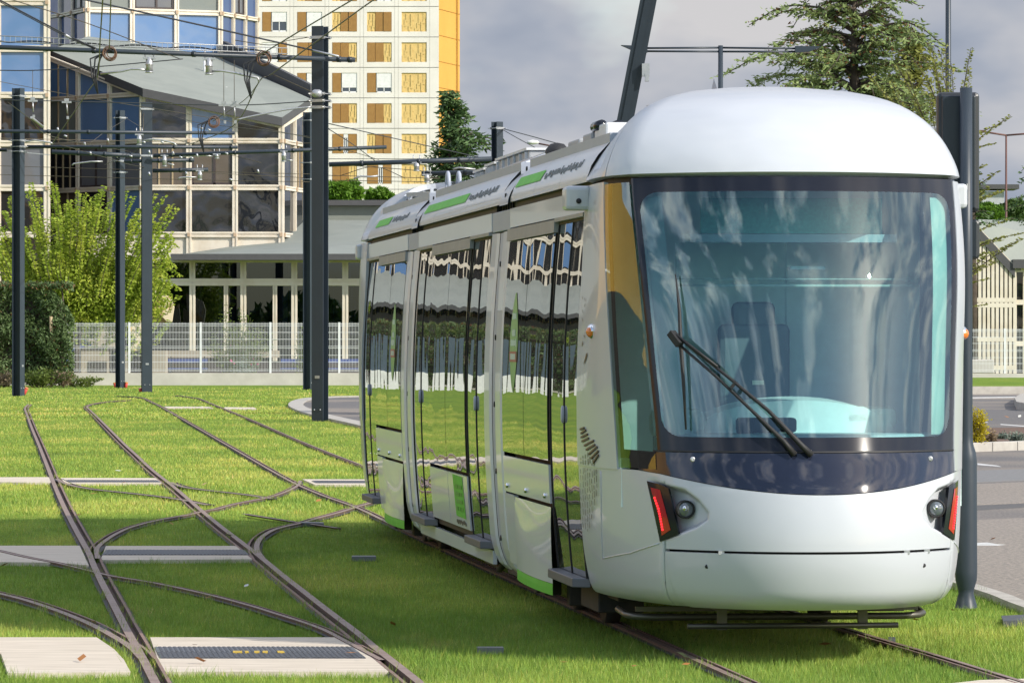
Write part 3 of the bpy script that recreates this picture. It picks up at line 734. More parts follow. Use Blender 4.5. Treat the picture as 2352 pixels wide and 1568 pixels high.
# white nose with the two eye-shaped recesses
eye_px = [(1487, 1101), (1530, 1110), (1572, 1123), (1606, 1146), (1628, 1178), (1627, 1196), (1598, 1214), (1519, 1246)]
eye = [onface(x, y, (0, 1)) for x, y in eye_px]
def eye_disp(u, w):
    q = abs(u); n = len(eye); ins = False; dm = 9; j = n - 1
    for i in range(n):
        (xi, yi), (xj, yj) = eye[i], eye[j]
        if (yi > w) != (yj > w) and q < (xj - xi) * (w - yi) / (yj - yi) + xi: ins = not ins
        ax, ay, bx, by = xi * 1.3, yi, xj * 1.3, yj; px, py = q * 1.3, w
        t = max(0, min(1, ((px - ax) * (bx - ax) + (py - ay) * (by - ay)) / ((bx - ax) ** 2 + (by - ay) ** 2 + 1e-9)))
        dm = min(dm, math.hypot(px - ax - t * (bx - ax), py - ay - t * (by - ay))); j = i
    if not ins: return 0.0
    t = min(1, dm / .035); return -.07 * t * t * (3 - 2 * t)
uB = onface(1594, 1396, (0, 1))[0]
blo = lambda u: .315 + .33 * max(0, min(1, (abs(u) - uB) / (.700 - uB))) ** 2.4
patch('nose_panel', -.998, .998, lambda u: .668 if abs(u) < .7015 else .315, lambda u: (apr_lo(u) if abs(u) < .768 else 1.139) - .004, 300, 48, 0, M['white'], disp=eye_disp, thick=.03)
patch('bumper', -.698, .698, lambda u: blo(u) + .002, .653, 110, 14, .006, M['white'], thick=.03)
for s in (1, -1):
    a, b = sorted((s * (uB + .004), s * .7025))
    patch('cab_side_panel', a, b, .315, lambda u: max(.317, blo(u) - .004), 24, 8, 0, M['white'], thick=.03)
    a, b = sorted((s * (uw + .004 if s > 0 else UE + .006), s * .998))
    patch('cab_pillar', a, b, 1.13, 2.915, 8, 20, .006, M['white'], thick=.03)
    a, b = sorted((s * (UE + .006), s * uw))
    if s > 0: patch('cab_side_window', a, b, 1.145, 2.90, 6, 20, .004, M['cab_side'])
    a, b = sorted((s * .80, s * .95))
patch('apron_panel', -.765, .765, apr_lo, 1.25, 60, 8, .003, M['apron'], thick=.03)
mb = MB(); GU = .697
cr = lambda u, k: .11 * (1 - math.sqrt(max(0, 1 - min(1, max(0, (abs(u) - (GU - .08)) / .08)) ** 2)))
patch('', -UE - .022, UE + .002, 1.262, lambda u: 1.345 + cr(u, 1) if abs(u) < GU else 1.455, 260, 2, .0, None, mb=mb, build=False)
patch('', -UE - .022, UE + .002, lambda u: 2.835 - cr(u, 1) if abs(u) < GU else 2.725, 2.925, 260, 2, .0, None, mb=mb, build=False)
patch('', GU, UE + .002, 1.44, 2.74, 4, 20, .0, None, mb=mb, build=False)
patch('', -UE - .022, -GU, 1.44, 2.74, 4, 20, .0, None, mb=mb, build=False)
mb.build('windshield_frame', M['frit'], tram, fix=False)
ws = patch('windshield', -GU, GU, lambda u: 1.345 + cr(u, 1), lambda u: 2.835 - cr(u, 1), 120, 24, .001, M['windshield'])
patch('cab_sill_trim', -.73, .73, 1.253, 1.262, 50, 1, .006, M['rubber'], thick=.02)
# brow
patch('roof_brow', -.80, .80, 2.945, 3.52, 60, 18, .02, M['white'], thick=.06)
mb = MB(); ring = [son(-.80 + 1.6 * i / 30, 3.52, .02) for i in range(31)] + [T(2.75, -.28, 3.53), T(2.75, .28, 3.53)]
c = T(2.45, 0, 3.535); mb.add([c] + ring, [(0, i + 1, (i + 1) % len(ring) + 1) for i in range(len(ring))], 0, True)
ring2 = []
mb.build('brow_top', M['white'], tram)
def scoop(u, w):
    a = max(0, 1 - abs((abs(u) - .905) / .055)); b = max(0, min(1, (w - 3.0) / .05)) * max(0, min(1, (3.33 - (abs(u) - .85) * 1.6 - w) / .08))
    return -.045 * min(1, a * 2.2) * b
for s in (1, -1):
    a, b = sorted((s * .806, s * .998))
    o = patch('brow_cheek', a, b, 2.945, lambda u: 3.50 - .9 * max(0, abs(u) - .85), 26, 24, .018, M['white'], disp=scoop, thick=.05)
# lamps
def quadpatch(name, q, nu, nw, off, m, parent=tram, mir=False, thick=.0):
    (a, b, c, d) = q; vs = []
    for i in range(nu + 1):
        for j in range(nw + 1):
            s, t = i / nu, j / nw
            u = (a[0] * (1 - s) + b[0] * s) * (1 - t) + (d[0] * (1 - s) + c[0] * s) * t
            w = (a[1] * (1 - s) + b[1] * s) * (1 - t) + (d[1] * (1 - s) + c[1] * s) * t
            vs.append(son(-u if mir else u, w, off))
    fs = [(i * (nw + 1) + j, (i + 1) * (nw + 1) + j, (i + 1) * (nw + 1) + j + 1, i * (nw + 1) + j + 1) for i in range(nu) for j in range(nw)]
    mb = MB(); mb.add(vs, fs, 0, True)
    if thick:
        rim = [(i, 0) for i in range(nu + 1)] + [(nu, j) for j in range(1, nw + 1)] + [(i, nw) for i in range(nu - 1, -1, -1)] + [(0, j) for j in range(nw - 1, 0, -1)]
        ring = [vs[i * (nw + 1) + j] for i, j in rim]; k = len(ring); cc = T(1.8, 0, .9)
        inn = [p + (cc - p).normalized() * thick for p in ring]
        mb.add(ring + inn, [(q_, (q_ + 1) % k, k + (q_ + 1) % k, k + q_) for q_ in range(k)])
    return mb.build(name, m, parent, fix=False)
tl = [onface(x, y, (0, 1)) for x, y in [(1490, 1107), (1537, 1120), (1562, 1228), (1519, 1244)]]
rl = [onface(x, y, (0, 1)) for x, y in [(1498, 1122), (1518, 1126), (1544, 1219), (1522, 1231)]]
l0, l1 = onface(1506.6, 1144, (0, 1)), onface(1524, 1216, (0, 1)); hl = onface(1566, 1171, (0, 1))
for mir in (False, True):
    s = -1 if mir else 1
    t = quadpatch('tail_light', tl, 6, 10, .008, M['frit'], mir=mir, thick=.025)
    quadpatch('lamp_lens', rl, 4, 10, .011, M['lamp_red'], t, mir)
    mb = MB()
    for k in range(13):
        q = k / 12; u = (l0[0] + (l1[0] - l0[0]) * q) * s; w = l0[1] + (l1[1] - l0[1]) * q
        mb.lathe(son(u, w, .012), [(.0075, 0), (.006, .004), (.0, .006)], 8, axis='Y')
    mb.build('led_row', M['led_red'], t)
    c = son(hl[0] * s, hl[1], -.035); h = bpy.data.objects.new('headlight', None)
    mb = MB(); mb.lathe(c, [(.056, -.03), (.056, .022), (.048, .026), (.044, .018), (.03, .0), (.0, -.004)], 24, axis='Y')
    hb = mb.build('headlight', M['rubber'], tram)
    mb = MB(); mb.lathe(c, [(.046, .016), (.040, .026), (.024, .034), (.0, .037)], 24, axis='Y'); mb.build('lens', M['lens'], hb)
    mb = MB(); mb.lathe(c + Vector((-.006, 0, .008)), [(.018, .030), (.012, .040), (0, .042)], 14, axis='Y'); mb.build('bulb', M['chrome'], hb)
    # indicator dome, camera housing
    ui, wi = onface(1362, 763, (.8, 1)) if s > 0 else onface(2208, 766, (-.97, -.74)); p = son(ui, wi, .0)
    mb = MB(); mb.lathe(p, [(.05, -s * .0), (.048, s * .012), (.040, s * .02)], 16, axis='X') if False else mb.lathe(p, [(.048, 0), (.046, -s * .014), (.034, -s * .030), (.0, -s * .042)], 16, axis='X')
    ib = mb.build('indicator', M['chrome'], tram)
    mb = MB(); mb.lathe(p + Vector((-s * .006, -.012, -.004)), [(.036, 0), (.034, -s * .018), (.024, -s * .032), (.0, -s * .040)], 12, axis='X'); mb.build('amber_lens', M['orange'], ib)
    uc, wc = onface(1352, 455, (.8, 1))
    hl_, hv_ = (2.30, 1.20) if s > 0 else (1.62, 1.10)
    mb = MB(); mb.box(T(hl_, s * hv_, wc), (.17, .20, .155)); mb.box(T(hl_ + .02, s * (hv_ - .06), wc + .02), (.08, .10, .08))
    ch = mb.build('camera_housing', M['white'], tram, bevel=.025)
    mb = MB(); mb.lathe(T(hl_ - .105, s * hv_, wc - .02), [(.018, 0), (.014, .006), (0, .008)], 10, axis='Y'); mb.build('camera_lens', M['rubber'], ch)
    # bumper holes
    ub, wb = onface(1625, 1303, (0, 1)); mb = MB(); mb.lathe(son(ub * s, wb, .006), [(.012, 0), (.013, .003), (0, .0035)], 12, axis='Y'); mb.build('tow_hole', M['rubber'], tram)
    ub, wb = onface(1591, 1056, (0, 1)); mb = MB(); mb.lathe(son(ub * s, wb, .003), [(.017, 0), (.016, .006), (.012, .010), (0, .006)], 14, axis='Y'); mb.build('apron_nozzle', M['galv'], tram)
# crease lines on the cab flank
mb = MB()
cr_px = [(1381, 1083), (1382, 1150), (1383, 1220), (1384, 1284), (1450, 1268), (1515, 1248)]
pts = [onface(x, y, (.3, 1)) for x, y in cr_px]
for s in (1, -1):
    path = []
    for (a, b) in zip(pts[:-1], pts[1:]):
        for k in range(5): path.append(son(s * (a[0] + (b[0] - a[0]) * k / 5), a[1] + (b[1] - a[1]) * k / 5, .001))
    path.append(son(s * pts[-1][0], pts[-1][1], .001)); mb.tube(path, .0045, 6)
mb.build('flank_crease', M['white'], tram)
# slit vents in the bumper gap
mb = MB()
for u in (-.55, -.43, .47): mb.box(son(u, .656, -.004), (.035, .02, .022))
mb.build('gap_bracket', M['galv'], tram)

# decals on the cab flank: slanting dots, strokes and leaf shapes
mb = MB(); mbb = MB()
def disc(mb, u, w, r, n=8):
    c = son(u, w, .009); a = (son(u + .004, w, .009) - c).normalized(); b = Vector((0, 0, 1))
    mb.add([c + a * r * math.cos(6.283 * k / n) + b * r * math.sin(6.283 * k / n) for k in range(n)], [tuple(range(n))])
for s in (1, -1):
    for r in range(30):
        for q in range(8):
            X = 1337 + q * 5.2; Y = 1055 + r * 6.2 - q * 4.2
            lo = 1345 if False else 0
            xm = 1376 - max(0, (Y - 1130)) * .22; ym = 1217
            if Y < 1010 or Y > ym or X > xm or (Y < 1075 and X > 1340 + (Y - 1010) * .55): continue
            u, w = onface(X, Y, (.5, .998)); 
            if abs(w - 1.13) < .012: continue
            disc(mb, s * u, w, .0105)
    for k in range(9):
        Y = 985 + k * 9.5; x0 = 1337 + k * 1.2; x1 = 1345 + k * 3.9 + (6 if k > 3 else 0); y1 = Y - 7 - k * 1.6
        a, b = onface(x0 + (0 if k < 4 else (k - 3) * 4), Y, (.5, .998)), onface(min(x1, 1378), y1 + 3, (.5, .998))
        mbb.bar(son(s * a[0], a[1], .010), son(s * b[0], b[1], .010), .012, .012)
    for (x, y, dx, dy, wd) in [(1348, 824, 10, -26, .034), (1341, 790, 2, -14, .03), (1345, 773, 3, 4, .012), (1342, 718, -1, -10, .010), (1346, 702, 3, -8, .010), (1347, 690, -3, -8, .010), (1341, 686, -2, -8, .010), (1341, 733, 1, 8, .010)]:
        a = onface(x - dx / 2, y - dy / 2, (.5, .998)); b = onface(x + dx / 2, y + dy / 2, (.5, .998))
        p, q = son(s * a[0], a[1], .010), son(s * b[0], b[1], .010); d = q - p
        n = snorm(s * a[0], a[1]); sd = d.cross(n).normalized() * wd
        mbb.add([p, p + d * .3 - sd * .35, p + d * .75 - sd * .5, q, p + d * .75 + sd * .5, p + d * .3 + sd * .35], [tuple(range(6))])
mb.build('dot_pattern', M['dark_print'], tram); mbb.build('feather_marking', M['brown_print'], tram)

# windscreen wipers
def wp(X, Y, off): u, w = onface(X, Y, (-.72, .72)); return son(u, w, off)
wmb = MB()
wmb.tube([wp(1862, 1046, .02), wp(1840, 1030, .05), wp(1770, 950, .07), wp(1690, 880, .085), wp(1572, 778, .085)], [.022, .017, .012, .010, .009], 8)
wmb.tube([wp(1826, 1046, .02), wp(1800, 1020, .05), wp(1730, 945, .06), wp(1655, 870, .08), wp(1566, 790, .08)], [.020, .014, .010, .009, .008], 8)
wmb.tube([wp(1660, 852, .09), wp(1570, 776, .09)], .009, 6)
wmb.bar(wp(1700, 882, .08), wp(1688, 900, .08), .02, .02); wmb.bar(wp(1560, 772, .09), wp(1580, 800, .09), .05, .04)
wi = wmb.build('wiper', M['rubber'], tram)
wmb = MB(); wmb.tube([wp(1558, 634, .03), wp(1566, 720, .035), wp(1572, 790, .04), wp(1578, 880, .035), wp(1583, 990, .03)], [.004, .011, .014, .011, .006], 6)
wmb.build('wiper_blade', M['rubber'], wi)

# inside the cab
mb = MB(); mb.box(T(2.30, 0, 1.95), (2.05, .04, 2.0)); mb.build('cab_rear_wall', M['interior'], tram)
mb = MB(); mb.box(T(1.85, 0, 2.93), (1.8, .85, .04)); mb.box(T(2.265, -.40, 2.0), (.5, .03, 1.5), mi=0); mb.build('cab_ceiling', M['interior'], tram)
mb = MB(); mb.box(T(1.8, 0, .95), (2.0, 1.5, .06)); mb.build('cab_floor', M['interior'], tram)
mb = MB(); n = 16; top = []
for k in range(n + 1):
    v = -.86 + 1.72 * k / n; top.append((v, .30 + .42 * (abs(v) / .86) ** 2.2))
poly = [T(l, v, 0) for v, l in top] + [T(1.25, .86, 0), T(1.12, .5, 0), T(1.05, 0, 0), T(1.12, -.5, 0), T(1.25, -.86, 0)]
mb.prism([(p.x, p.y) for p in poly], 1.0, 1.36); dash = mb.build('dashboard', M['interior_dark'], tram, bevel=.03)
mb = MB(); hood = []
for k in range(21):
    v = -.62 + 1.24 * k / 20; hood.append(T(.95, v, 1.36 + .20 * math.sqrt(max(0, 1 - (v / .62) ** 2))))
mb.slab(hood + [], (0, .28, .02)); mb.build('instrument_hood', M['mint'] if False else M['interior'], dash)
mb = MB(); mb.box(T(.80, .22, 1.41), (.36, .14, .09)); mb.box(T(.74, .36, 1.40), (.10, .10, .10)); mb.build('console_box', M['rubber'], dash, bevel=.02)
mb = MB(); mb.box(T(1.0, -.05, 1.405), (.34, .05, .012)); mb.build('paper_strip', M['mint'], dash)
mb = MB(); mb.box(T(1.0, .74, 1.42), (.32, .3, .18)); mb.box(T(1.05, -.45, 1.45), (.36, .2, .14)); mb.build('side_console', M['interior'], dash, bevel=.05)
mb = MB(); mb.box(T(1.9, .12, 1.72), (.46, .10, .62)); mb.box(T(1.65, .12, 1.40), (.48, .5, .12)); mb.box(T(1.92, .12, 2.08), (.28, .08, .18))
st = mb.build('driver_seat', M['seat'], tram, bevel=.05)
mb = MB(); mb.box(T(1.845, .10, 1.66), (.075, .004, .028)); mb.build('seat_tag', M['pale_print'], st)
mb = MB(); mb.box(T(1.30, -.02, 2.70), (1.14, .05, .22)); mb.build('destination_display', M['display'], tram)
mb = MB(); mb.box(T(1.36, -.02, 2.56), (1.3, .3, .05)); mb.box(T(1.5, -.15, 2.38), (.22, .1, .02)); mb.build('display_housing', M['interior_dark'], tram)
mb = MB(); mb.box(T(1.06, -.02, 2.265), (1.52, .02, .014)); mb.box(T(1.06, -.02, 2.305), (1.52, .012, .006)); sb = mb.build('sunblind_bar', M['mint'], tram)
mb = MB(); mb.add([T(1.06, -.78, 2.27), T(1.06, .74, 2.27), T(1.06, .74, 2.53), T(1.06, -.78, 2.53)], [(0, 1, 2, 3)]); mb.build('sunblind_film', M['mint_clear'], sb)
mb = MB(); mb.bar(T(1.06, .74, 2.27), T(1.06, .74, 2.53), .006, .006); mb.bar(T(1.06, -.78, 2.27), T(1.06, -.78, 2.53), .006, .006); mb.build('sunblind_edge', M['mint'], sb)
for s in (1, -1):
    a, b = sorted((s * .618, s * .70)); patch('inner_pillar', a, b, 1.36, 2.82, 3, 14, -.035, M['mint'])
    a, b = sorted((s * .66, s * .72)); patch('inner_pillar_liner', a, b, 1.2, 2.9, 3, 14, -.07, M['interior'])
    mb = MB(); mb.box(T(1.75, s * 1.04, 1.05), (.05, 1.2, .3)); mb.build('cab_wall_liner', M['interior'], tram)

# ------------------------------------------------------------- body modules
VS = 1.12
def BV(w): return max(0.0, .065 * (1 - ((w - 1.5) / 1.2) ** 2))
def curved(mb, L0, L1, W0, W1, V, t, s, mi=0):
    n = max(1, int((W1 - W0) / .09)); out = []; inn = []
    for k in range(n + 1):
        w = W0 + (W1 - W0) * k / n; v = V + BV(w)
        out += [T(L0, s * v, w), T(L1, s * v, w)]; inn += [T(L0, s * (v - t), w), T(L1, s * (v - t), w)]
    m = 2 * (n + 1); q = [(2 * k, 2 * k + 1, 2 * k + 3, 2 * k + 2) for k in range(n)]
    if s > 0: q = [f[::-1] for f in q]
    mb.add(out, q, mi, True)
    mb.add(out + inn, [(2 * k, 2 * k + 2, m + 2 * k + 2, m + 2 * k) for k in range(n)] + [(2 * k + 1, m + 2 * k + 1, m + 2 * k + 3, 2 * k + 3) for k in range(n)] + [(0, m, m + 1, 1), (2 * n, 2 * n + 1, m + 2 * n + 1, m + 2 * n)], mi, False)
    return mb
def sidebox(name, L0, L1, W0, W1, m, V=VS, t=.03, parent=tram, bevel=.006, sides=(1, -1), label=None):
    res = []
    for s in sides:
        mb = MB(); curved(mb, L0, L1, W0, W1, V, t, s)
        res.append(mb.build(name, m, parent, fix=False))
    return res
for (a, b) in [(2.44, 6.94), (8.22, 14.38), (15.48, 19.95)]:
    mb = MB(); mb.box(T((a + b) / 2, 0, 1.66), (2.16, b - a, 2.60)); mb.build('car_body', M['rubber'], tram)
for (a, b) in [(6.93, 8.23), (14.37, 15.49)]:
    mb = MB(); mb.box(T((a + b) / 2, 0, 1.66), (2.02, b - a, 2.55))
    for k in range(7): mb.box(T(a + .15 + k * (b - a - .3) / 6, 0, 1.66), (2.10, .03, 2.6))
    mb.build('gangway_bellows', M['rubber'], tram)
def button(parent, L, W_, s):
    mb = MB(); p = T(L, s * (VS + BV(W_) - .012), W_)
    vs = [p + Vector((-s * d, .030 * r * math.cos(6.283 * k / 16), .058 * r * math.sin(6.283 * k / 16))) for (d, r) in ((0, 1), (.012, 1), (.018, .8)) for k in range(16)]
    fs = [(i * 16 + k, i * 16 + (k + 1) % 16, (i + 1) * 16 + (k + 1) % 16, (i + 1) * 16 + k) for i in range(2) for k in range(16)] + [tuple(range(32, 48))]
    mb.add(vs, fs); mb.build('door_button', M['joint_grey'], parent)
def door(L0, L1, Lm, bl):
    for s in (1, -1):
        first = None
        for (a, b) in ((L0 + .015, Lm - .012), (Lm + .012, L1 - .015)):
            mb = MB(); curved(mb, a, b, .40, 2.71, VS - .015, .03, s); o = mb.build('door_leaf', M['mirror_glass'], tram, fix=False)
            first = first or o
        button(first, bl, 1.44, s)
        mb = MB()
        for l in (L0, Lm, L1): curved(mb, l - .01, l + .01, .395, 2.715, VS - .009, .03, s)
        mb.box(T((L0 + L1) / 2, s * (VS - .024), 2.715), (.03, L1 - L0, .018)); mb.build('door_seal', M['rubber'], tram)
        mb = MB(); mb.prism([(-s * 1.09, L0 + .02), (-s * 1.20, L0 + .10), (-s * 1.20, L1 - .10), (-s * 1.09, L1 - .02)], .335, .395); mb.build('door_step', M['step'], tram, bevel=.006)
def window(L0, L1, splits, W0, W1):
    ls = [L0] + list(splits) + [L1]
    for s in (1, -1):
        for a, b in zip(ls[:-1], ls[1:]):
            mb = MB(); curved(mb, a + .011, b - .011, W0 + .01, W1 - .01, VS, .03, s); mb.build('side_window', M['mirror_glass'], tram, fix=False)
def leafsticker(L0, w0, w1, wd):
    for s in (1, -1):
        mb = MB(); n = 14; l = []; r = []
        for k in range(n + 1):
            t = k / n; hw = wd / 2 * (math.sin(math.pi * min(1, t * .95 + .02)) ** .85 if t < .999 else 0.02); z = w1 + (w0 - w1) * t
            l.append(T(L0 - hw, s * (VS + BV(z) + .003), z)); r.append(T(L0 + hw, s * (VS + BV(z) + .003), z))
        mb.add(l + r, [(k, k + 1, n + 2 + k, n + 1 + k) for k in range(n)]); o = mb.build('leaf_sticker', M['leaf_sticker'], tram)
        mb = MB()
        for f0, f1, ww in ((.20, .27, .26), (.36, .44, .20), (.46, .54, .36)):
            z0, z1 = w1 + (w0 - w1) * f0, w1 + (w0 - w1) * f1
            for k in range(7):
                a = L0 - ww / 2 + ww * k / 7; mb.box(T(a + ww / 18, s * (VS + BV((z0 + z1) / 2) + .006), (z0 + z1) / 2), (.003, ww / 7 * .6, (z0 - z1) * random.uniform(.6, 1)))
        mb.build('sticker_lettering', M['pale_print'], o)
        z0, z1 = w1 + (w0 - w1) * .585, w1 + (w0 - w1) * .69
        mb = MB(); mb.box(T(L0, s * (VS + BV((z0 + z1) / 2) + .005), (z0 + z1) / 2), (.004, wd * .86, z0 - z1)); rb = mb.build('sticker_band', M['red_sticker'], o)
        mb = MB()
        for k in range(7): mb.box(T(L0 - .15 + .045 * k, s * (VS + BV((z0 + z1) / 2) + .0085), (z0 + z1) / 2), (.003, .026, (z0 - z1) * .55))
        mb.build('sticker_lettering', M['pale_print'], o)
def skirt(L0, L1, flip):
    for s in (1, -1):
        for (w0, w1, m, nm) in ((.285, .80, M['pearl'], 'bogie_skirt'), (.205, .283, M['green_film'], 'green_skirt_edge')):
            mb = MB(); nl, nw = 24, 14; vs = []
            for i in range(nl + 1):
                tl_ = i / nl; L_ = L0 + (L1 - L0) * tl_; q = 1 - tl_ if flip else tl_
                for j in range(nw + 1):
                    w = w0 + (w1 - w0) * j / nw; g = max(0, min(1, (.80 - w) / .55))
                    bulge = .075 * math.sin(math.pi * min(1, .12 + .80 * tl_)) ** .6 * g ** .8 * (1 if True else 0)
                    dent = -.006 * math.exp(-(((q - .72) / .22) ** 2 + ((w - .70) / .12) ** 2))
                    vs.append(T(L_, s * (VS + BV(w) + bulge * .8 + dent - .03 * max(0, .30 - w)), w))
            mb.add(vs, [(i * (nw + 1) + j, (i + 1) * (nw + 1) + j, (i + 1) * (nw + 1) + j + 1, i * (nw + 1) + j + 1) for i in range(nl) for j in range(nw)], 0, True)
            mb.build(nm, m, tram, fix=False)
def bolts(mb, pts, s):
    for (l, w) in pts: mb.lathe(T(l, s * (VS + BV(w) + .001), w), [(.018, 0), (.018, -s * .012), (.010, -s * .016), (0, -s * .016)], 10, axis='X')

# first car
door(2.45, 3.99, 3.22, 3.22)
window(4.05, 6.90, [5.5], 1.105, 2.66)
sidebox('valance_panel', 4.05, 6.90, .825, 1.085, M['pearl'])
skirt(4.02, 6.24, False)
sidebox('skirt_panel', 6.27, 6.90, .30, .81, M['pearl'])
sidebox('header_panel', 2.45, 6.93, 2.755, 2.895, M['pearl'])
sidebox('drip_rail', 4.0, 6.92, 2.655, 2.742, M['alu'], V=VS + .022, t=.05)
sidebox('drip_rail', 2.45, 4.0, 2.725, 2.75, M['alu'], V=VS + .022, t=.05)
leafsticker(6.15, 1.55, 2.27, .50)
# middle car
door(8.22, 9.62, 8.88, 8.88); door(12.86, 14.36, 13.6, 13.6)
window(9.66, 12.83, [11.27], .87, 2.66)
sidebox('side_panel', 9.66, 11.255, .42, .85, M['pearl']); sidebox('side_panel', 11.285, 12.83, .42, .85, M['pearl'])
sidebox('sill_panel', 8.25, 14.33, .22, .325, M['pearl'], V=VS - .015)
sidebox('header_panel', 8.22, 14.38, 2.755, 2.895, M['pearl'])
sidebox('drip_rail', 9.62, 12.84, 2.655, 2.742, M['alu'], V=VS + .022, t=.05)
sidebox('drip_rail', 8.22, 9.62, 2.725, 2.75, M['alu'], V=VS + .022, t=.05); sidebox('drip_rail', 12.84, 14.3, 2.725, 2.75, M['alu'], V=VS + .022, t=.05)
for s in (1, -1):
    vv = lambda w, o=.003: s * (VS + BV(w) + o)
    mb = MB(); mb.add([T(9.93, vv(.50), .50), T(10.72, vv(.50), .505), T(10.76, vv(.67), .67), T(10.82, vv(.84), .84), T(10.02, vv(.835), .835), T(9.97, vv(.67), .67)], [(0, 1, 2, 5), (5, 2, 3, 4)]); gs = mb.build('green_sign', M['green_film'], tram)
    mb = MB()
    for r_ in range(4):
        for k in range(9):
            w_ = .57 + r_ * .06
            if random.random() < .8: mb.box(T(10.12 + k * .06, vv(w_, .007), w_), (.003, .042, .03))
    mb.build('sign_lettering', mat('green_dark', (.10, .36, .05), .4), gs)
    mb = MB()
    for k in range(12): mb.box(T(9.98 + k * .065, vv(.462, .004), .462 + random.uniform(-.006, .006)), (.003, .045, random.uniform(.02, .035)))
    mb.build('sign_caption', M['dark_print'], tram)
# rear car
door(18.42, 19.92, 19.2, 19.2)
window(15.5, 18.38, [17.0], 1.105, 2.66)
sidebox('valance_panel', 15.5, 18.38, .825, 1.085, M['pearl'])
skirt(15.5, 17.74, True); sidebox('skirt_panel', 17.77, 18.38, .30, .81, M['pearl'])
sidebox('header_panel', 15.47, 19.95, 2.755, 2.895, M['pearl'])
sidebox('drip_rail', 15.48, 18.4, 2.655, 2.742, M['alu'], V=VS + .022, t=.05); sidebox('drip_rail', 18.4, 19.9, 2.725, 2.75, M['alu'], V=VS + .022, t=.05)
leafsticker(16.35, 1.55, 2.27, .50)
for s in (1, -1):
    mb = MB(); bolts(mb, [(4.3, .87), (5.45, .87), (6.65, .87), (15.75, .87), (16.9, .87), (18.1, .87)], s); mb.build('panel_bolt', M['chrome'], tram)
# joint portals between the cars
for (a, k) in ((6.95, 1.02), (14.41, .87)):
    for s in (1, -1):
        for (l0, l1, m, v, nm) in ((a, a + .40 * k, 'pearl', VS + .004, 'portal_frame'), (a + .41 * k, a + .80 * k, 'joint_grey', VS - .02, 'portal_band'), (a + .81 * k, a + 1.22 * k, 'pearl', VS, 'portal_frame')):
            mb = MB(); n = 12; vs = []
            zs = [.20, .24, .30, .38, .46, .6] + [.8 + .15 * q for q in range(13)] + [2.735]; ins = [.10, .055, .025, .008] + [0] * 16; ins = [q - BV(z) for q, z in zip(ins, zs)]
            for z, q in zip(zs, ins):
                vs += [T(l0, s * (v - q - .02), z), T(l0 + .03, s * (v - q), z), T(l1 - .03, s * (v - q), z), T(l1, s * (v - q - .02), z)]
            mb.add(vs, [(i * 4 + j, i * 4 + j + 1, (i + 1) * 4 + j + 1, (i + 1) * 4 + j) for i in range(len(zs) - 1) for j in range(3)]); po = mb.build(nm, M[m], tram, fix=False)
            if nm == 'portal_band':
                mb = MB()
                for w in (.45, .95, 1.45, 1.95, 2.5): mb.lathe(T((l0 + l1) / 2, s * (v + BV(w) + .001), w), [(.022, 0), (.022, -s * .008), (0, -s * .010)], 10, axis='X')
                mb.build('bolt', M['rubber'], po)

for (a, b) in ((6.95, 8.21), (14.40, 15.47)):
    for s in (1, -1):
        mb = MB(); mb.box(T((a + b) / 2, s * (VS - .03), 2.82), (.05, b - a - .03, .15)); mb.build('portal_head', M['joint_grey'], tram, bevel=.005)
# roof fairings: each a smooth shell from eave to crown
RP = [(1.12, 2.945), (1.12, 2.98), (1.095, 3.05), (1.05, 3.12), (.985, 3.19), (.91, 3.245), (.82, 3.285), (.72, 3.305)]
def roof(L0, L1, seams):
    for s in (1, -1):
        ls = [L0] + seams + [L1]
        for a, b in zip(ls[:-1], ls[1:]):
            mb = MB(); vs = []
            for l in (a + .004, b - .004):
                for v, w in RP: vs.append(T(l, s * v, w))
            n = len(RP); mb.add(vs, [(j, j + 1, n + j + 1, n + j) for j in range(n - 1)], 0, True); mb.build('roof_fairing', M['pearl'], tram, fix=False)
    mb = MB(); mb.box(T((L0 + L1) / 2, 0, 3.10), (1.95, L1 - L0, .32)); mb.box(T((L0 + L1) / 2, 0, 3.27), (1.5, L1 - L0, .08)); mb.build('roof_deck', M['joint_grey'], tram)
roof(2.38, 6.9, [3.9, 5.4]); roof(7.5, 14.3, [8.85, 10.2, 11.6, 12.95]); roof(14.9, 20.0, [16.4, 18.2])
def rp(s, L, w, off=.004):
    for (v0, w0), (v1, w1) in zip(RP[:-1], RP[1:]):
        if w0 <= w <= w1: 
            v = v0 + (v1 - v0) * (w - w0) / (w1 - w0); return T(L, s * (v + off), w + off * .4)
for (a, b, t0, t1) in ((5.2, 6.8, 3.0, 5.05), (10.45, 14.1, 8.2, 10.3), (17.8, 19.4, 15.9, 17.6)):
    for s in (1, -1):
        mb = MB(); n = 5; vs = [rp(s, l, 3.045 + .075 * k / n) for l in (a, b) for k in range(n + 1)]
        mb.add(vs, [(k, k + 1, n + 2 + k, n + 1 + k) for k in range(n)]); mb.build('green_roof_stripe', M['green_film'], tram)
        mb = MB(); nl = int((t1 - t0) / .055)
        for k in range(nl):
            if k % 9 in (4,): continue
            l = t0 + k * .055; h = random.choice([.028, .028, .05, .04]); w0 = 3.06 + random.choice([0, 0, 0, -.015])
            p0, p1 = rp(s, l, w0), rp(s, l + .018, w0 + h)
            mb.bar(p0, p1, .009, .003)
            if random.random() < .6: mb.bar(rp(s, l, w0 + h * .5), rp(s, l + .04, w0 + h * .52), .007, .003)
        mb.build('roof_lettering', M['roof_print'], tram)
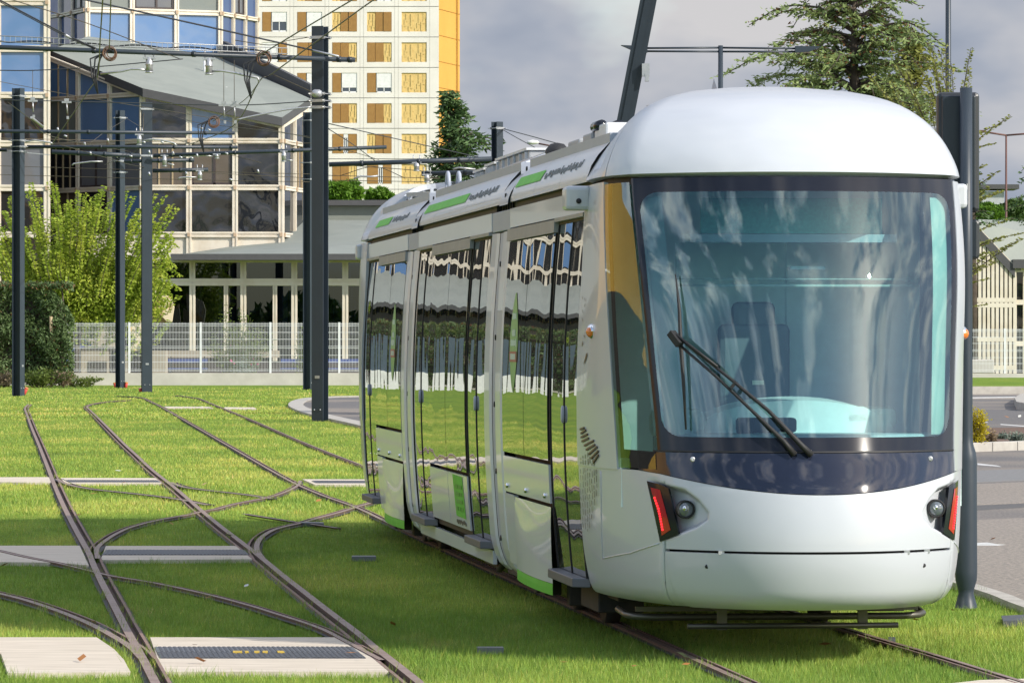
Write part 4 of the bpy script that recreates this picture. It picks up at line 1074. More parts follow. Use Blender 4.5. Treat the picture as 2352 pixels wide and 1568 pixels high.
for (a, b) in ((6.92, 7.48), (14.32, 14.88)):
    for s in (1, -1):
        mb = MB(); vs = []
        for q in range(9):
            t = q / 8; w = 2.93 + .36 * t; v = 1.14 - .33 * t * t - .02 * t; hw = (b - a) / 2 * (1 - .25 * t ** 1.5); mid = (a + b) / 2 - .03 * t
            vs += [T(mid - hw, s * v, w), T(mid + hw, s * v, w)]
        mb.add(vs, [(2 * q, 2 * q + 1, 2 * q + 3, 2 * q + 2) for q in range(8)], 0, True); jc = mb.build('joint_roof_cover', M['white'], tram, fix=False)
        mb = MB()
        for w in (3.0, 3.2): mb.lathe(T((a + b) / 2, s * (1.125 - .30 * ((w - 2.93) / .36) ** 2 + .004), w), [(.02, 0), (.016, -s * .012), (0, -s * .012)], 8, axis='X')
        mb.build('cover_bolt', M['rubber'], jc)
    mb = MB(); mb.box(T((a + b) / 2, 0, 3.06), (1.8, b - a + .1, .3)); mb.build('joint_roof', M['joint_grey'], tram)
# equipment on the roof
def eq(name, L0, L1, V0, V1, W0, W1, m, bev=.015):
    mb = MB(); mb.box(T((L0 + L1) / 2, (V0 + V1) / 2, (W0 + W1) / 2), (abs(V1 - V0), L1 - L0, W1 - W0)); return mb.build(name, m, tram, bevel=bev)
boxm = mat('equipment_grey', (.34, .35, .36), .5); boxw = mat('equipment_white', (.62, .63, .64), .45)
eq('roof_box', 4.4, 5.0, .45, .74, 3.28, 3.42, boxw); eq('roof_box', 5.05, 5.5, .5, .76, 3.28, 3.38, boxm); eq('roof_box', 5.6, 6.2, .5, .78, 3.28, 3.36, boxm)
for (l, v) in ((5.1, .72), (5.1, .60)):
    mb = MB(); mb.lathe(T(l, v, 3.415), [(0, 0), (.04, 0), (.04, .34), (0, .34)], 12, axis='Y'); mb.build('roof_cylinder', M['frit'], tram)
mb = MB(); mb.lathe(T(6.35, .84, 3.28), [(.09, 0), (.085, .03), (.05, .07), (0, .08)], 14); mb.build('roof_dome', M['rubber'], tram)
for (a, b) in ((8.4, 9.5), (9.7, 10.5)):
    mb = MB(); q = [T(a, .62, 3.37), T(b - .25, .62, 3.37), T(b + .25, .86, 3.275), T(a - .15, .86, 3.275)]
    for i in range(4): mb.bar(q[i], q[(i + 1) % 4], .035, .035)
    fr = mb.build('roof_hatch', M['white'], tram); mb = MB(); mb.slab(q, (0, 0, -.02)); mb.build('hatch_panel', M['joint_grey'], fr)
for (a, b, h) in ((11.0, 13.4, 3.49), (13.5, 14.3, 3.47), (14.4, 15.3, 3.45)):
    bx = eq('roof_box', a, b, .10, .52, 3.30, h, boxm)
    mb = MB(); mb.box(T((a + b) / 2, .31, h + .012), (.46, b - a + .04, .02))
    for k in range(6): mb.box(T(a + .1 + k * (b - a - .2) / 5, .53, (h + 3.3) / 2), (.02, .025, h - 3.32))
    mb.build('box_lid', boxw, bx)
n = 20
for v in (.66, .76):
    mb = MB(); mb.tube([T(15.4 + .10 * math.cos(6.283 * k / n), v, 3.36 + .10 * math.sin(6.283 * k / n)) for k in range(n + 1)], .018, 6); mb.build('roof_coil', M['joint_grey'], tram)
for (a, b, h) in ((15.9, 17.0, 3.38), (17.2, 18.2, 3.40)): eq('roof_box', a, b, .1, .6, 3.28, h, boxw)
mb = MB(); mb.bar(T(16.0, .84, 3.29), T(19.4, .76, 3.38), .05, .04); mb.bar(T(19.4, .76, 3.38), T(20.9, .62, 3.31), .06, .05)
for k in range(4): mb.bar(T(16.3 + k, .83 - .02 * k, 3.27), T(16.3 + k, .82 - .02 * k, 3.35), .03, .03)
mb.build('roof_rail', M['white'], tram)
mb = MB(); mb.add([T(2.3, .28, 3.50), T(2.55, .26, 3.50), T(2.55, .30, 3.50), T(2.52, .28, 3.62)], [(0, 1, 3), (0, 2, 3), (1, 2, 3), (0, 1, 2)]); mb.build('roof_antenna', M['joint_grey'], tram)
mb = MB(); mb.bar(T(2.0, .62, 3.43), T(2.6, .66, 3.43), .10, .03); mb.build('roof_lip', M['joint_grey'], tram)

# running gear
for c in (5.1, 16.9):
    for dl in (-.8, .8):
        for s in (1, -1):
            mb = MB(); p = T(c + dl, s * .72, .285); mb.lathe(p, [(.0, -.06), (.12, -.065), (.13, -.05), (.24, -.045), (.285, -.05), (.285, .05), (.24, .045), (.13, .05), (0, .06)], 24, axis='X'); mb.build('wheel', M['gear'], tram)
    mb = MB()
    for s in (1, -1): mb.box(T(c, s * .93, .34), (.14, 2.1, .16)); mb.box(T(c - .95, s * .98, .22), (.10, .14, .18)); mb.box(T(c + .3, s * 1.0, .21), (.12, .3, .14)); mb.box(T(c + .95, s * .98, .22), (.12, .2, .2))
    mb.box(T(c, 0, .30), (1.5, .5, .2)); mb.build('bogie_frame', M['gear'], tram, bevel=.01)
mb = MB(); mb.box(T(11.2, 0, .33), (1.9, 18.0, .14)); 
for (a, b) in ((7.2, 8.1), (8.9, 9.8), (13.7, 14.6), (2.7, 3.6), (14.8, 15.3)): mb.box(T((a + b) / 2, .86, .24), (.3, b - a, .16)); mb.box(T((a + b) / 2, -.86, .24), (.3, b - a, .16))
for c in (6.9, 8.4, 14.2):
    for s in (1, -1): mb.tube([T(c, s * .95, .30), T(c + .35, s * 1.0, .16), T(c + .8, s * .95, .28)], .03, 6)
mb.box(T(1.7, 0, .36), (1.7, 1.6, .06)); mb.build('underframe', M['gear'], tram, bevel=.01)
mb = MB()
mb.tube([T(2.1, .96, .22), T(1.80, .95, .20), T(1.70, .90, .195), T(1.68, .80, .19), T(1.68, -.80, .19), T(1.70, -.90, .195), T(1.80, -.95, .20), T(2.1, -.96, .22)], .022, 10)
mb.box(T(1.72, 0, .24), (1.8, .04, .03)); mb.tube([T(1.12, .66, .165), T(1.12, -.66, .165)], .018, 10)
mb.build('guard_bar', M['gear'] if False else mat('guard_steel', (.13, .125, .105), .4, metal=.6), tram)
mb = MB()
for v in (.44, -.44): mb.box(T(1.14, v, .23), (.06, .03, .18)); mb.box(T(1.5, v, .28), (.05, .7, .05))
mb.build('guard_bracket', mat('bracket_olive', (.16, .155, .12), .6), tram)
# rear cab: the same shell turned round
for ch in list(tram.children):
    if ch.name.split('.')[0] in ('cab_frame', 'nose_panel', 'bumper', 'cab_side_panel', 'cab_pillar', 'cab_side_window', 'apron_panel', 'windshield_frame', 'roof_brow', 'brow_top', 'brow_cheek', 'windshield', 'camera_housing', 'cab_rear_wall', 'dot_pattern'):
        c = ch.copy(); COL.objects.link(c); c.parent = tram; c.location = (0, TLEN, 0); c.rotation_euler = (0, 0, math.pi)
# --------------------------------------------------- catenary poles and wires
def hbeam(mb, c, b, z0, z1, ang, t=None):
    """H section whose flange normal points at angle ang from the camera axis (positive to the right)"""
    t = t or b * .07; M3 = Matrix.Rotation(ang, 3, 'Z'); h = z1 - z0; zc = (z0 + z1) / 2
    for s in (1, -1):
        mb.box(Vector((c.x, c.y, zc)) + M3 @ Vector((0, s * (b / 2 - t / 2), 0)), (b, t, h), rot=M3)
    mb.box((c.x, c.y, zc), (t * .8, b - 2 * t, h), rot=M3)
def pole(X, Yb, Yt, wpx, phi, label, straps=(), d=None, cap=False):
    d = d or FOC * EYE / (Yb - CY); c = at(X, Yb, d); s = FOC / d; b = wpx / s / (math.cos(abs(phi)) + math.sin(abs(phi)))
    t = thing('catenary_pole', label, 'overhead pole', (c.x, c.y, 0), 0, 'catenary poles')
    z1 = EYE - (Yt - CY) / s
    mb = MB(); hbeam(mb, Vector((0, 0, 0)), b, -.1, z1, phi); mb.build('mast', M['mast'], t)
    for y in straps:
        z = EYE - (y - CY) / s; mb = MB(); M3 = Matrix.Rotation(phi, 3, 'Z')
        for q in (1, -1):
            mb.box(M3 @ Vector((0, q * (b / 2 + .015), z)), (b * 1.35, .02, .07), rot=M3)
            mb.tube([M3 @ Vector((q * b * .6, -b / 2 - .12, z)), M3 @ Vector((q * b * .6, b / 2 + .12, z))], .013, 6)
        mb.build('strap', M['galv'], t)
    mb = MB(); M3 = Matrix.Rotation(phi, 3, 'Z')
    for q in (-.25, .25): mb.lathe(M3 @ Vector((q * b, -b / 2 - .004, .25)), [(.018, .0), (.018, .02), (0, .02)], 8, axis='Y')
    mb.box(M3 @ Vector((0, -b / 2 - .01, 1.05 * 1.0)), (.12, .012, .07), rot=M3); mb.build('bolt_plate', M['galv'], t)
    t['d'] = d; return t
def loc(t, X, Y, d): return at(X, Y, d) - Vector(t.location)
def arm(t, pts, r, d0, d1=None, rings=(), endcaps=True, m='mast'):
    (xa, ya), (xb, yb) = pts; d1 = d1 or d0
    a, b = loc(t, xa, ya, d0), loc(t, xb, yb, d1); mb = MB(); mb.tube([a, b], r, 12); o = mb.build('crossarm', M[m], t)
    mb = MB()
    for q in rings:
        p = a.lerp(b, q); u = (b - a).normalized() * .05; mb.tube([p - u, p + u], r * 1.25, 12)
    if rings: mb.build('clamp_ring', M['mast_dark'], o)
    return o, a, b
def hanger(t, X, Y0, Y1, d, armpts=None):
    a, b = loc(t, X, Y0, d), loc(t, X, Y1, d); mb = MB(); L_ = a.z - b.z
    mb.box(a + Vector((0, 0, -.02)), (.30, .14, .05)); mb.tube([a, b], .085, 10); mb.tube([a + Vector((0, 0, -L_ * .45)), a + Vector((0, 0, -L_ * .55))], .10, 10); mb.tube([b, b + Vector((0, 0, -.03))], .10, 10)
    for q in (-.1, .1): mb.tube([a + Vector((q, 0, 0)), a + Vector((q, 0, .22))], .016, 6)
    o = mb.build('insulator', M['galv'], t)
    if armpts:
        mb = MB(); mb.tube([loc(t, x, y, d) for x, y in armpts], .028, 8); mb.build('registration_arm', M['galv'], o)
def coil(t, X, Y, d, r):
    mb = MB(); c = loc(t, X, Y, d)
    for k in range(5):
        ph = random.uniform(-.3, .3); q = Vector((random.uniform(-.04, .04), random.uniform(-.08, .08), random.uniform(-.04, .04)))
        mb.tube([c + q + Vector((r * (.82 + .09 * k) * math.cos(6.283 * j / 22), ph * r * math.sin(6.283 * j / 22), r * (.82 + .09 * k) * math.sin(6.283 * j / 22))) for j in range(23)], .013, 6, caps=False)
    o = mb.build('cable_coil', M['copper'], t)
    mb = MB()
    for k in range(3):
        mb.tube([c + Vector((.1 * k - .1, 0, r)), c + Vector((-.25 - .12 * k, .05, -.1)), c + Vector((-.35 - .05 * k, 0, -.5)), c + Vector((-.30, 0, -.95))], .022, 6)
    mb.build('cable_tail', M['cable'], o)

p1_ = pole(735, 965, 62, 38, R(-23), 'tallest dark steel pole, carrying the long portal beam right of the rails', (88, 217, 233, 248))
d = p1_['d'] - .5
o, a, b = arm(p1_, ((-420, 95), (816, 139)), .058, d, rings=(.2, .515, .7, .86, .97, .99))
hanger(p1_, 343, 133, 166, d, [(336, 162), (318, 160), (300, 160), (280, 165), (230, 171)]); hanger(p1_, 480, 135, 170, d, [(488, 165), (510, 164), (540, 169), (570, 176), (592, 180), (596, 190)])
coil(p1_, 253, 127, d - .2, .14); coil(p1_, 605, 138, d - .2, .15)
# light cable tray above the beam
mb = MB()
for dz in (0, .14):
    for dy in (-.08, .08): mb.tube([loc(p1_, -200, 96, d) + Vector((0, dy, .08 + dz)), loc(p1_, 660, 131, d) + Vector((0, dy, .06 + dz))], .008, 5)
for k in range(70):
    q = k / 69; p = loc(p1_, -200, 96, d).lerp(loc(p1_, 660, 131, d), q); mb.box(p + Vector((0, -.08, .14)), (.012, .012, .14)); mb.box(p + Vector((0, 0, .07)), (.012, .16, .012))
mb.build('cable_tray', M['galv'], p1_)
mb = MB(); pts = [loc(p1_, -100 + k * 40, 98 + k * 1.5 - (4 if k % 3 else 0) - 4, d) for k in range(19)]; mb.tube(catmull(pts, 4), .02, 6); mb.build('tray_cable', M['cable'], p1_)
mb = MB(); c = loc(p1_, 728, 216, d); mb.lathe(c, [(0, -.12), (.06, -.12), (.10, -.06), (.10, .06), (.06, .12), (0, .12)], 14, axis='X'); mb.build('insulator', M['galv'], p1_)

p2_ = pole(42, 908, 204, 28, R(67), 'dark pole with two red conduit stubs at its foot, left of the hedge end', (222, 324, 338, 349))
d = p2_['d'] - .6
o, a, b = arm(p2_, ((-300, 300), (539, 307)), .062, d, rings=(.49, .6, .92)); hanger(p2_, 320, 309, 333, d, [(328, 324), (345, 321), (372, 323), (400, 330), (406, 336)])
o, a, b = arm(p2_, ((62, 338), (546, 339.5)), .06, p2_['d'] + .3, rings=(.35, .7, .97))
arm(p2_, ((-200, 342), (16, 346)), .06, p2_['d'] + .4)
mb = MB(); mb.tube([loc(p2_, 58, 327, d), loc(p2_, 80, 323, d), (loc(p2_, 118, 329, d)), loc(p2_, 121, 333, d)], .03, 8); mb.build('registration_arm', M['galv'], p2_)
mb = MB(); mb.bar(loc(p2_, 62, 352, d), loc(p2_, 115, 357, d), .03, .03); mb.build('turnbuckle', M['galv'], p2_)

p3_ = pole(276, 890, 255, 22, R(50), 'dark pole between two red conduit stubs, in front of the young tree', (272, 371, 397))
o, a, b = arm(p3_, ((285, 371.5), (446, 369)), .075, p3_['d'] - .4, rings=(.1, .5, .95))
p4_ = pole(337, 899, 236, 27, R(10), 'broad grey faced pole standing alone right of the young tree', (252, 359))
d = p4_['d'] - .4
o, a, b = arm(p4_, ((119, 350), (322, 359)), .085, d, rings=(.3, .6, .9), m='mast'); arm(p4_, ((352, 358.5), (888, 339)), .072, d, rings=(.08, .35, .6, .8)); arm(p4_, ((351, 393.5), (478, 390.5)), .075, d + .3, rings=(.5,))
hanger(p4_, 378, 357, 382, d, [(385, 377), (395, 379), (400, 380)]); hanger(p4_, 498, 354, 364, d, [(490, 360), (470, 358), (420, 360), (416, 365)]); hanger(p4_, 652, 347, 371, d, [(658, 368), (672, 370)])
hanger(p4_, 459, 392, 413, d, [(452, 408), (430, 408), (412, 409), (410, 413)])
coil(p4_, 490, 281, 150, .15)
mb = MB(); mb.tube([loc(p4_, 166, 381, d), loc(p4_, 169, 377, d), loc(p4_, 210, 372, d), loc(p4_, 236, 372, d)], .028, 7); mb.tube([loc(p4_, 246, 358, d), loc(p4_, 268, 360, d), loc(p4_, 270, 364, d)], .028, 7); mb.build('registration_arm', M['galv'], p4_)
p5_ = pole(708, 894, 259, 24, R(68), 'dark navy pole half hidden directly behind the tallest pole', (278, 375, 413))
p6_ = pole(1142, 1000, 281, 27, R(42), 'dark pole rising behind the tram roof, in front of the dark cedar', (296,), d=150)
d = 149.6
o, a, b = arm(p6_, ((756, 379), (1130, 366)), .075, d, rings=(.2, .55, .8)); arm(p6_, ((968, 400.5), (1094, 397)), .075, d + .5, rings=(.1, .8))
hanger(p6_, 957, 373, 392, d); hanger(p6_, 981, 401, 418, d)
mb = MB(); mb.tube([loc(p6_, 812, 412, d), loc(p6_, 828, 406, d), loc(p6_, 850, 407, d), loc(p6_, 868, 405, d)], .03, 7); mb.tube([loc(p6_, 1040, 390, d), loc(p6_, 1055, 386, d), loc(p6_, 1092, 390, d)], .03, 7); mb.build('registration_arm', M['galv'], p6_)
# leaning mast behind the tram roof
dl = 76.0; t = thing('leaning_mast', 'leaning dark steel mast rising above the front of the tram roof', 'steel mast', tuple(gd(1280, CY + FOC * EYE / dl)))
mb = MB(); a, b = Vector((0, 0, -.1)), at(1512, -120, dl) - Vector(t.location); mb.bar(a, b, .10, .10); mb.bar(a + Vector((.062, -.02, 0)), b + Vector((.062, -.02, 0)), .022, .15); mb.bar(a + Vector((-.055, -.02, 0)), b + Vector((-.055, -.02, 0)), .014, .14); mb.build('mast', M['mast_dark'], t)
mb = MB(); p = at(1474, 163, dl) - Vector(t.location); mb.box(p + Vector((.06, -.1, 0)), (.12, .12, .20)); mb.box(p + Vector((.08, -.1, -.12)), (.06, .14, .12)); mb.build('clamp', M['galv'], t)

def wire(pts, r, label, m='wire', name='overhead_wire', n=6, group='overhead wires', cat='wire'):
    mb = MB(); p = [at(*q) for q in pts]
    if len(p) > 2: p = catmull(p, n)
    mb.tube(p, r, 5); return tag(mb.build(name, M[m], fix=False), label, cat, group)
wire([(-60, -30, 112), (0, 2, 113), (147, 79, 115), (219, 112, 116.5)], .020, 'upper of two black guy cables falling from the top left corner to the portal beam', 'cable')
wire([(-60, -24, 112), (0, 6, 113), (147, 83, 115), (217, 114, 116.5)], .014, 'lower of two black guy cables falling from the top left corner to the portal beam', 'cable')
wire([(150, 82, 115), (190, 102, 116)], .035, 'grey turnbuckle on the guy cables near the top left corner', 'galv', 'turnbuckle', cat='turnbuckle')
wire([(10, -4, 108), (200, 55, 112), (413, 137, 117)], .012, 'thin wire sloping from the top left edge to below the portal beam')
wire([(160, -6, 108), (185, -1, 109), (450, 57, 113), (718, 117, 117)], .022, 'heavy pair of twisted cables sloping across the blue windows to the tallest pole', 'cable')
wire([(716, 117, 117), (778, 131, 116.6)], .03, 'silver turnbuckle ending the heavy cables right of the tallest pole', 'galv', 'turnbuckle', cat='turnbuckle')
wire([(240, -60, 84), (236, 0, 92), (230, 90, 104), (224, 176, 117), (200, 215, 126), (119, 333, 158)], .016, 'contact wire hanging past the left cable coil and running to the lower left')
wire([(257, -60, 84), (254.6, 0, 92), (251, 114, 116)], .014, 'feeder wire dropping to the left cable coil from the top of the picture')
wire([(910, -60, 90), (811, 0, 97.5), (700, 66, 106), (592, 131, 116.4)], .016, 'left of two brown wires falling from the top to the right cable coil')
wire([(960, -60, 90), (860, 0, 97.5), (740, 87, 107), (624, 171, 116.8), (594, 191, 119), (536, 290, 146), (434, 334, 169)], .016, 'right of two brown wires falling from the top past the right cable coil')
wire([(489, 280, 150), (560, 232, 136), (594, 192, 119)], .012, 'short wire from the small hanging coil up to the portal')
wire([(-40, 164, 117), (0, 163, 117), (80, 163, 117), (219, 155, 117), (420, 137, 116.8)], .013, 'dark messenger wire hanging below the portal beam from the left edge', 'cable')
wire([(-40, 230, 140), (0, 231, 140), (150, 234, 134), (310, 238, 128), (540, 243, 122), (716, 234, 117.4)], .014, 'long dark messenger wire crossing the blue panes to the tallest pole', 'cable')
wire([(0, 189, 150), (200, 226, 155), (500, 275, 165), (712, 318, 172)], .010, 'faint diagonal wire crossing the glass building')
wire([(18, 236, 150), (70, 275, 155), (120, 315, 160), (300, 350, 185)], .011, 'diagonal stay with a pale insulator beside the leftmost pole')
wire([(72, 271, 155), (98, 292, 158)], .045, 'pale insulator rod on the stay beside the leftmost pole', 'galv', 'insulator_rod', cat='insulator')
wire([(545, 276, 117), (590, 266, 117), (660, 253, 117), (714, 247, 117)], .022, 'silver bracket arm reaching left from the tallest pole', 'galv', 'bracket_arm', cat='bracket')
wire([(624, 171, 117), (680, 196, 117), (722, 215, 117)], .010, 'short stay wire from the right coil to the insulator on the tallest pole')
wire([(540, 94, 117.2), (620, 105, 117), (660, 95, 117), (710, 87, 117)], .010, 'stay wire with turnbuckle near the top of the tallest pole')
for k, (pts, lb) in enumerate([
    ([(-40, 318, 180), (200, 323, 182), (480, 329, 184), (720, 330, 186)], 'faint far wire just under the second beam'),
    ([(-40, 381, 190), (100, 385, 190), (340, 392, 190), (712, 401, 190)], 'upper far contact wire across the glass building'),
    ([(-40, 401, 190), (100, 405, 190), (480, 415, 190), (712, 419, 190)], 'lower far contact wire across the glass building'),
    ([(140, 334, 170), (250, 365, 175), (330, 385, 185), (480, 398, 190), (712, 410, 195)], 'sagging far contact wire leaving the second pole'),
    ([(290, 273, 200), (340, 300, 195), (450, 335, 190), (600, 375, 188)], 'diagonal wire from the top of the pole behind the young tree'),
    ([(366, 256, 185), (450, 282, 180), (600, 300, 172), (712, 315, 165)], 'diagonal wire from the top of the broad grey pole'),
    ([(205, 332, 180), (240, 305, 188), (288, 276, 200)], 'short stay rising to the pole behind the young tree'),
    ([(240, 380, 190), (320, 340, 185), (330, 262, 185)], 'thin stay rising to the broad grey pole')]):
    wire(pts, .011, lb)
wire([(754, 285, 120), (900, 318, 132), (1098, 362, 149)], .014, 'dark wire sloping over the apartment block to the pole behind the tram', 'cable')
wire([(754, 297, 120), (812, 334, 130), (862, 371, 140)], .012, 'short dark wire sloping down to the beam right of the tallest pole', 'cable')
wire([(870, 368, 149), (810, 350, 146), (760, 340, 145)], .010, 'thin bracing wire above the beam right of the tallest pole')
for pts, lb in [([(754, 378, 160), (900, 388, 160), (1000, 397, 160)], 'upper far wire in front of the apartment block base'), ([(754, 404, 165), (870, 407, 165), (1010, 411, 165)], 'middle far wire in front of the apartment block base'),
                ([(754, 415, 170), (870, 417, 170), (990, 419, 170)], 'lowest far wire in front of the apartment block base'), ([(780, 405, 150), (860, 384, 150), (930, 410, 150)], 'inverted V bridle wire under the beam right of the tallest pole')]:
    wire(pts, .012, lb)
wire([(1156, 297, 150), (1220, 314, 140), (1292, 334, 128)], .014, 'upper wire from the pole behind the tram down to the roof', 'cable')
wire([(1156, 300, 150), (1195, 322, 145), (1240, 346, 138)], .012, 'lower wire from the pole behind the tram down to the roof', 'cable')
for (x, y0, y1, dd, lb) in [(75, 164, 233, 130, 'left dropper wire with a pale clamp'), (153, 165, 236, 130, 'middle dropper wire with a pale clamp'), (514, 138, 243, 120, 'left dropper wire over the grey roof'), (538, 139, 243, 120, 'right dropper wire over the grey roof')]:
    w_ = wire([(x, y0, dd), (x, y1, dd)], .008, lb, name='dropper_wire', cat='wire', group='dropper wires')
    mb = MB(); p = at(x, y1, dd); mb.box(p, (.26, .05, .05)); mb.box(p + Vector((0, 0, .06)), (.12, .06, .08)); mb.tube([p, p + Vector((.02, 0, -.3))], .02, 6); mb.box(p + Vector((.03, 0, -.42)), (.06, .05, .08)); mb.build('clamp', M['galv'], w_)
# pale little insulators hanging along the far wires
mb_pts = [(135, 295), (150, 313), (250, 320), (197, 329), (210, 350), (330, 327), (372, 327), (345, 347), (430, 306), (462, 295), (480, 299), (400, 350), (440, 363), (300, 359), (415, 362), (430, 396), (350, 358), (345, 397), (455, 355), (520, 353), (530, 413), (595, 391)]
for x, y in mb_pts:
    dd = 176; a, b = at(x - 3, y - 1, dd), at(x + 4, y + 2, dd) if (x * 7 + int(y)) % 2 else at(x - 1, y + 7, dd)
    mb = MB(); mb.tube([a, b], .04, 6); tag(mb.build('wire_insulator', M['galv']), 'small pale insulator on the far overhead wires', 'insulator', 'small insulators on the far wires')

# red conduit stubs at the pole feet
for (xa, ya, xb, yb, lb) in [(34, 907, 37, 894, 'red conduit stub in front of the leftmost pole'), (53, 906, 62, 891, 'leaning red conduit stub right of the leftmost pole'),
                             (267, 889, 263, 880, 'red conduit stub left of the pole under the tree'), (288, 890, 291, 879, 'red conduit stub right of the pole under the tree'), (324, 899, 322, 892, 'tiny red conduit stub left of the broad grey pole')]:
    d = FOC * EYE / (ya - CY); a = at(xa, ya, d) - Vector((0, 0, .08)); b = at(xb, yb, d) + Vector((0, -.05, 0)); mb = MB(); mb.tube([a, b], .062, 10)
    o = mb.build('conduit_stub', M['red_pipe']); tag(o, lb, 'conduit', 'red conduit stubs'); mb = MB(); mb.tube([b - (b - a) * .12, b + (b - a) * .02], .066, 10); mb.build('conduit_cap', M['orange'], o)

# double arm street lamp behind the tram
d = 104.0; t = thing('street_lamp', 'slim dark street lamp with two long straight arms above the tram', 'street lamp', tuple(gd(1655, CY + FOC * EYE / d)))
mb = MB(); top = at(1655, 106, d) - Vector(t.location); mb.tube([(0, 0, -.1), (0, 0, 4), top], [.085, .065, .052], 12); mb.build('pole', M['mast'], t)
for xs, x2, ex in ((1655, 1487, 1426), (1655, 1826, 1886)):
    mb = MB()
    for dy in (0, 9): mb.tube([at(1655, 111 + dy, d) - Vector(t.location), at(x2, 112 + dy * .8 + (0 if ex < 1600 else 1), d) - Vector(t.location)], .022, 8)
    mb.build('arm', M['mast'], t)
    a, b = at(x2, 113, d) - Vector(t.location), at(ex, 111 if ex < 1600 else 114, d) - Vector(t.location); sg = 1 if ex > 1600 else -1
    mb = MB(); mb.add([a + Vector((0, -.12, .05)), b + Vector((0, -.12, .05)), b + Vector((-sg * .25, -.12, -.06)), a + Vector((0, -.12, -.09)), a + Vector((0, .12, .05)), b + Vector((0, .12, .05)), b + Vector((-sg * .25, .12, -.06)), a + Vector((0, .12, -.09))],
                      [(0, 1, 2, 3), (7, 6, 5, 4), (0, 4, 5, 1), (1, 5, 6, 2), (2, 6, 7, 3), (3, 7, 4, 0)]); mb.build('lamp_head', M['mast'], t)
# tall round pole behind the signals
d = 92.0; t = thing('lamp_pole', 'tall slim round pole rising out of the picture behind the signal heads', 'pole', tuple(gd(2178, CY + FOC * EYE / d)))
mb = MB(); mb.tube([(0, 0, -.1), (0, 0, 5), (0, 0, 12)], [.09, .06, .045], 12); mb.build('pole', M['mast'], t); mb = MB(); mb.lathe((0, 0, 0), [(.16, -.05), (.16, .05), (.10, .12), (.10, .9), (.09, 1.0)], 14); mb.build('base_sleeve', M['mast'], t)
# far white lamp and rusty twin lamp
d = 300.0; t = thing('street_lamp', 'distant white lamp head on a brown arm above the tram roof', 'street lamp', tuple(gd(1330, CY + FOC * EYE / d)))
mb = MB(); mb.tube([(0, 0, -.1), at(1330, 360, d) - Vector(t.location)], .08, 8); mb.tube([at(1330, 360, d) - Vector(t.location), at(1275, 338, d) - Vector(t.location), at(1237, 331, d) - Vector(t.location)], .05, 8); mb.build('pole', M['rustpole'], t)
mb = MB(); c = at(1223, 328, d) - Vector(t.location); mb.lathe(c, [(0, -.35), (.10, -.30), (.15, 0), (.10, .30), (.05, .40), (0, .42)], 12, axis='X'); mb.build('lamp_head', M['lamp_white'], t)
d = 260.0; t = thing('street_lamp', 'rust brown twin arm lamp post at the right edge', 'street lamp', tuple(gd(2311, CY + FOC * EYE / d)))
mb = MB(); top = at(2311, 312, d) - Vector(t.location); mb.tube([(0, 0, -.1), top], [.09, .05], 8)
for xs in (2254, 2400): mb.tube([top, at(xs, 303 if xs < 2300 else 305, d) - Vector(t.location)], .05, 8)
mb.build('pole', M['rustpole'], t)
for xs in (2250, 2402):
    mb = MB(); c = at(xs, 303, d) - Vector(t.location); mb.box(c, (.7, .3, .14)); mb.build('lamp_head', M['rustpole'], t, bevel=.03)

# tram signal post at the right
d = FOC * EYE / (1390 - CY); s = FOC / d; base = gd(2219, 1390)
t = thing('signal_post', 'dark round signal post with thick lower sleeve and two signal boxes seen from behind', 'signal post', tuple(base))
Z = lambda y: EYE - (y - CY) / s
mb = MB(); mb.lathe((0, 0, 0), [(.085, -.02), (.07, .03), (.055, .09), (.06, .12), (.078, .18), (.082, .25), (.080, .6), (.079, Z(1060)), (.072, Z(1040)), (.052, Z(1020)), (.048, Z(1000)), (.046, 2.4), (.045, Z(203)), (0, Z(203))], 28); mb.build('post', M['mast'], t)
def head(x0, x1, y0, y1):
    a = (x0 - 2219) / s; b = (x1 - 2219) / s; za, zb = Z(y1), Z(y0)
    mb = MB(); mb.box(((a + b) / 2, .17, (za + zb) / 2), (b - a, .14, zb - za)); o = mb.build('signal_head', M['black_gloss'], t, bevel=.03)
    mb = MB(); mb.box(((a + b) / 2 + .0, .085, (za + zb) / 2), ((b - a) * .8, .04, (zb - za) * .94)); mb.box((.02, .07, za + .25 * (zb - za)), (.05, .06, .06)); mb.box((.02, .07, za + .8 * (zb - za)), (.05, .06, .06)); mb.build('signal_backplate', M['mast_dark'], o, bevel=.01)
head(2156, 2253, 211, 488); head(2186, 2254, 504, 596)
fc = bpy.data.curves.new('number', 'FONT'); fc.body = '10'; fc.size = .062; fc.extrude = .001; fc.align_x = 'CENTER'
fo = bpy.data.objects.new('post_number', fc); COL.objects.link(fo); fc.materials.append(M['paint_white']); fo.parent = t
me = bpy.data.meshes.new_from_object(fo); bpy.data.objects.remove(fo); fo = link('post_number', me, [], t)
fo.location = (-.012, -.0490, Z(437)); fo.rotation_euler = (R(90), 0, 0); fo.scale = (-1, 1, 1)
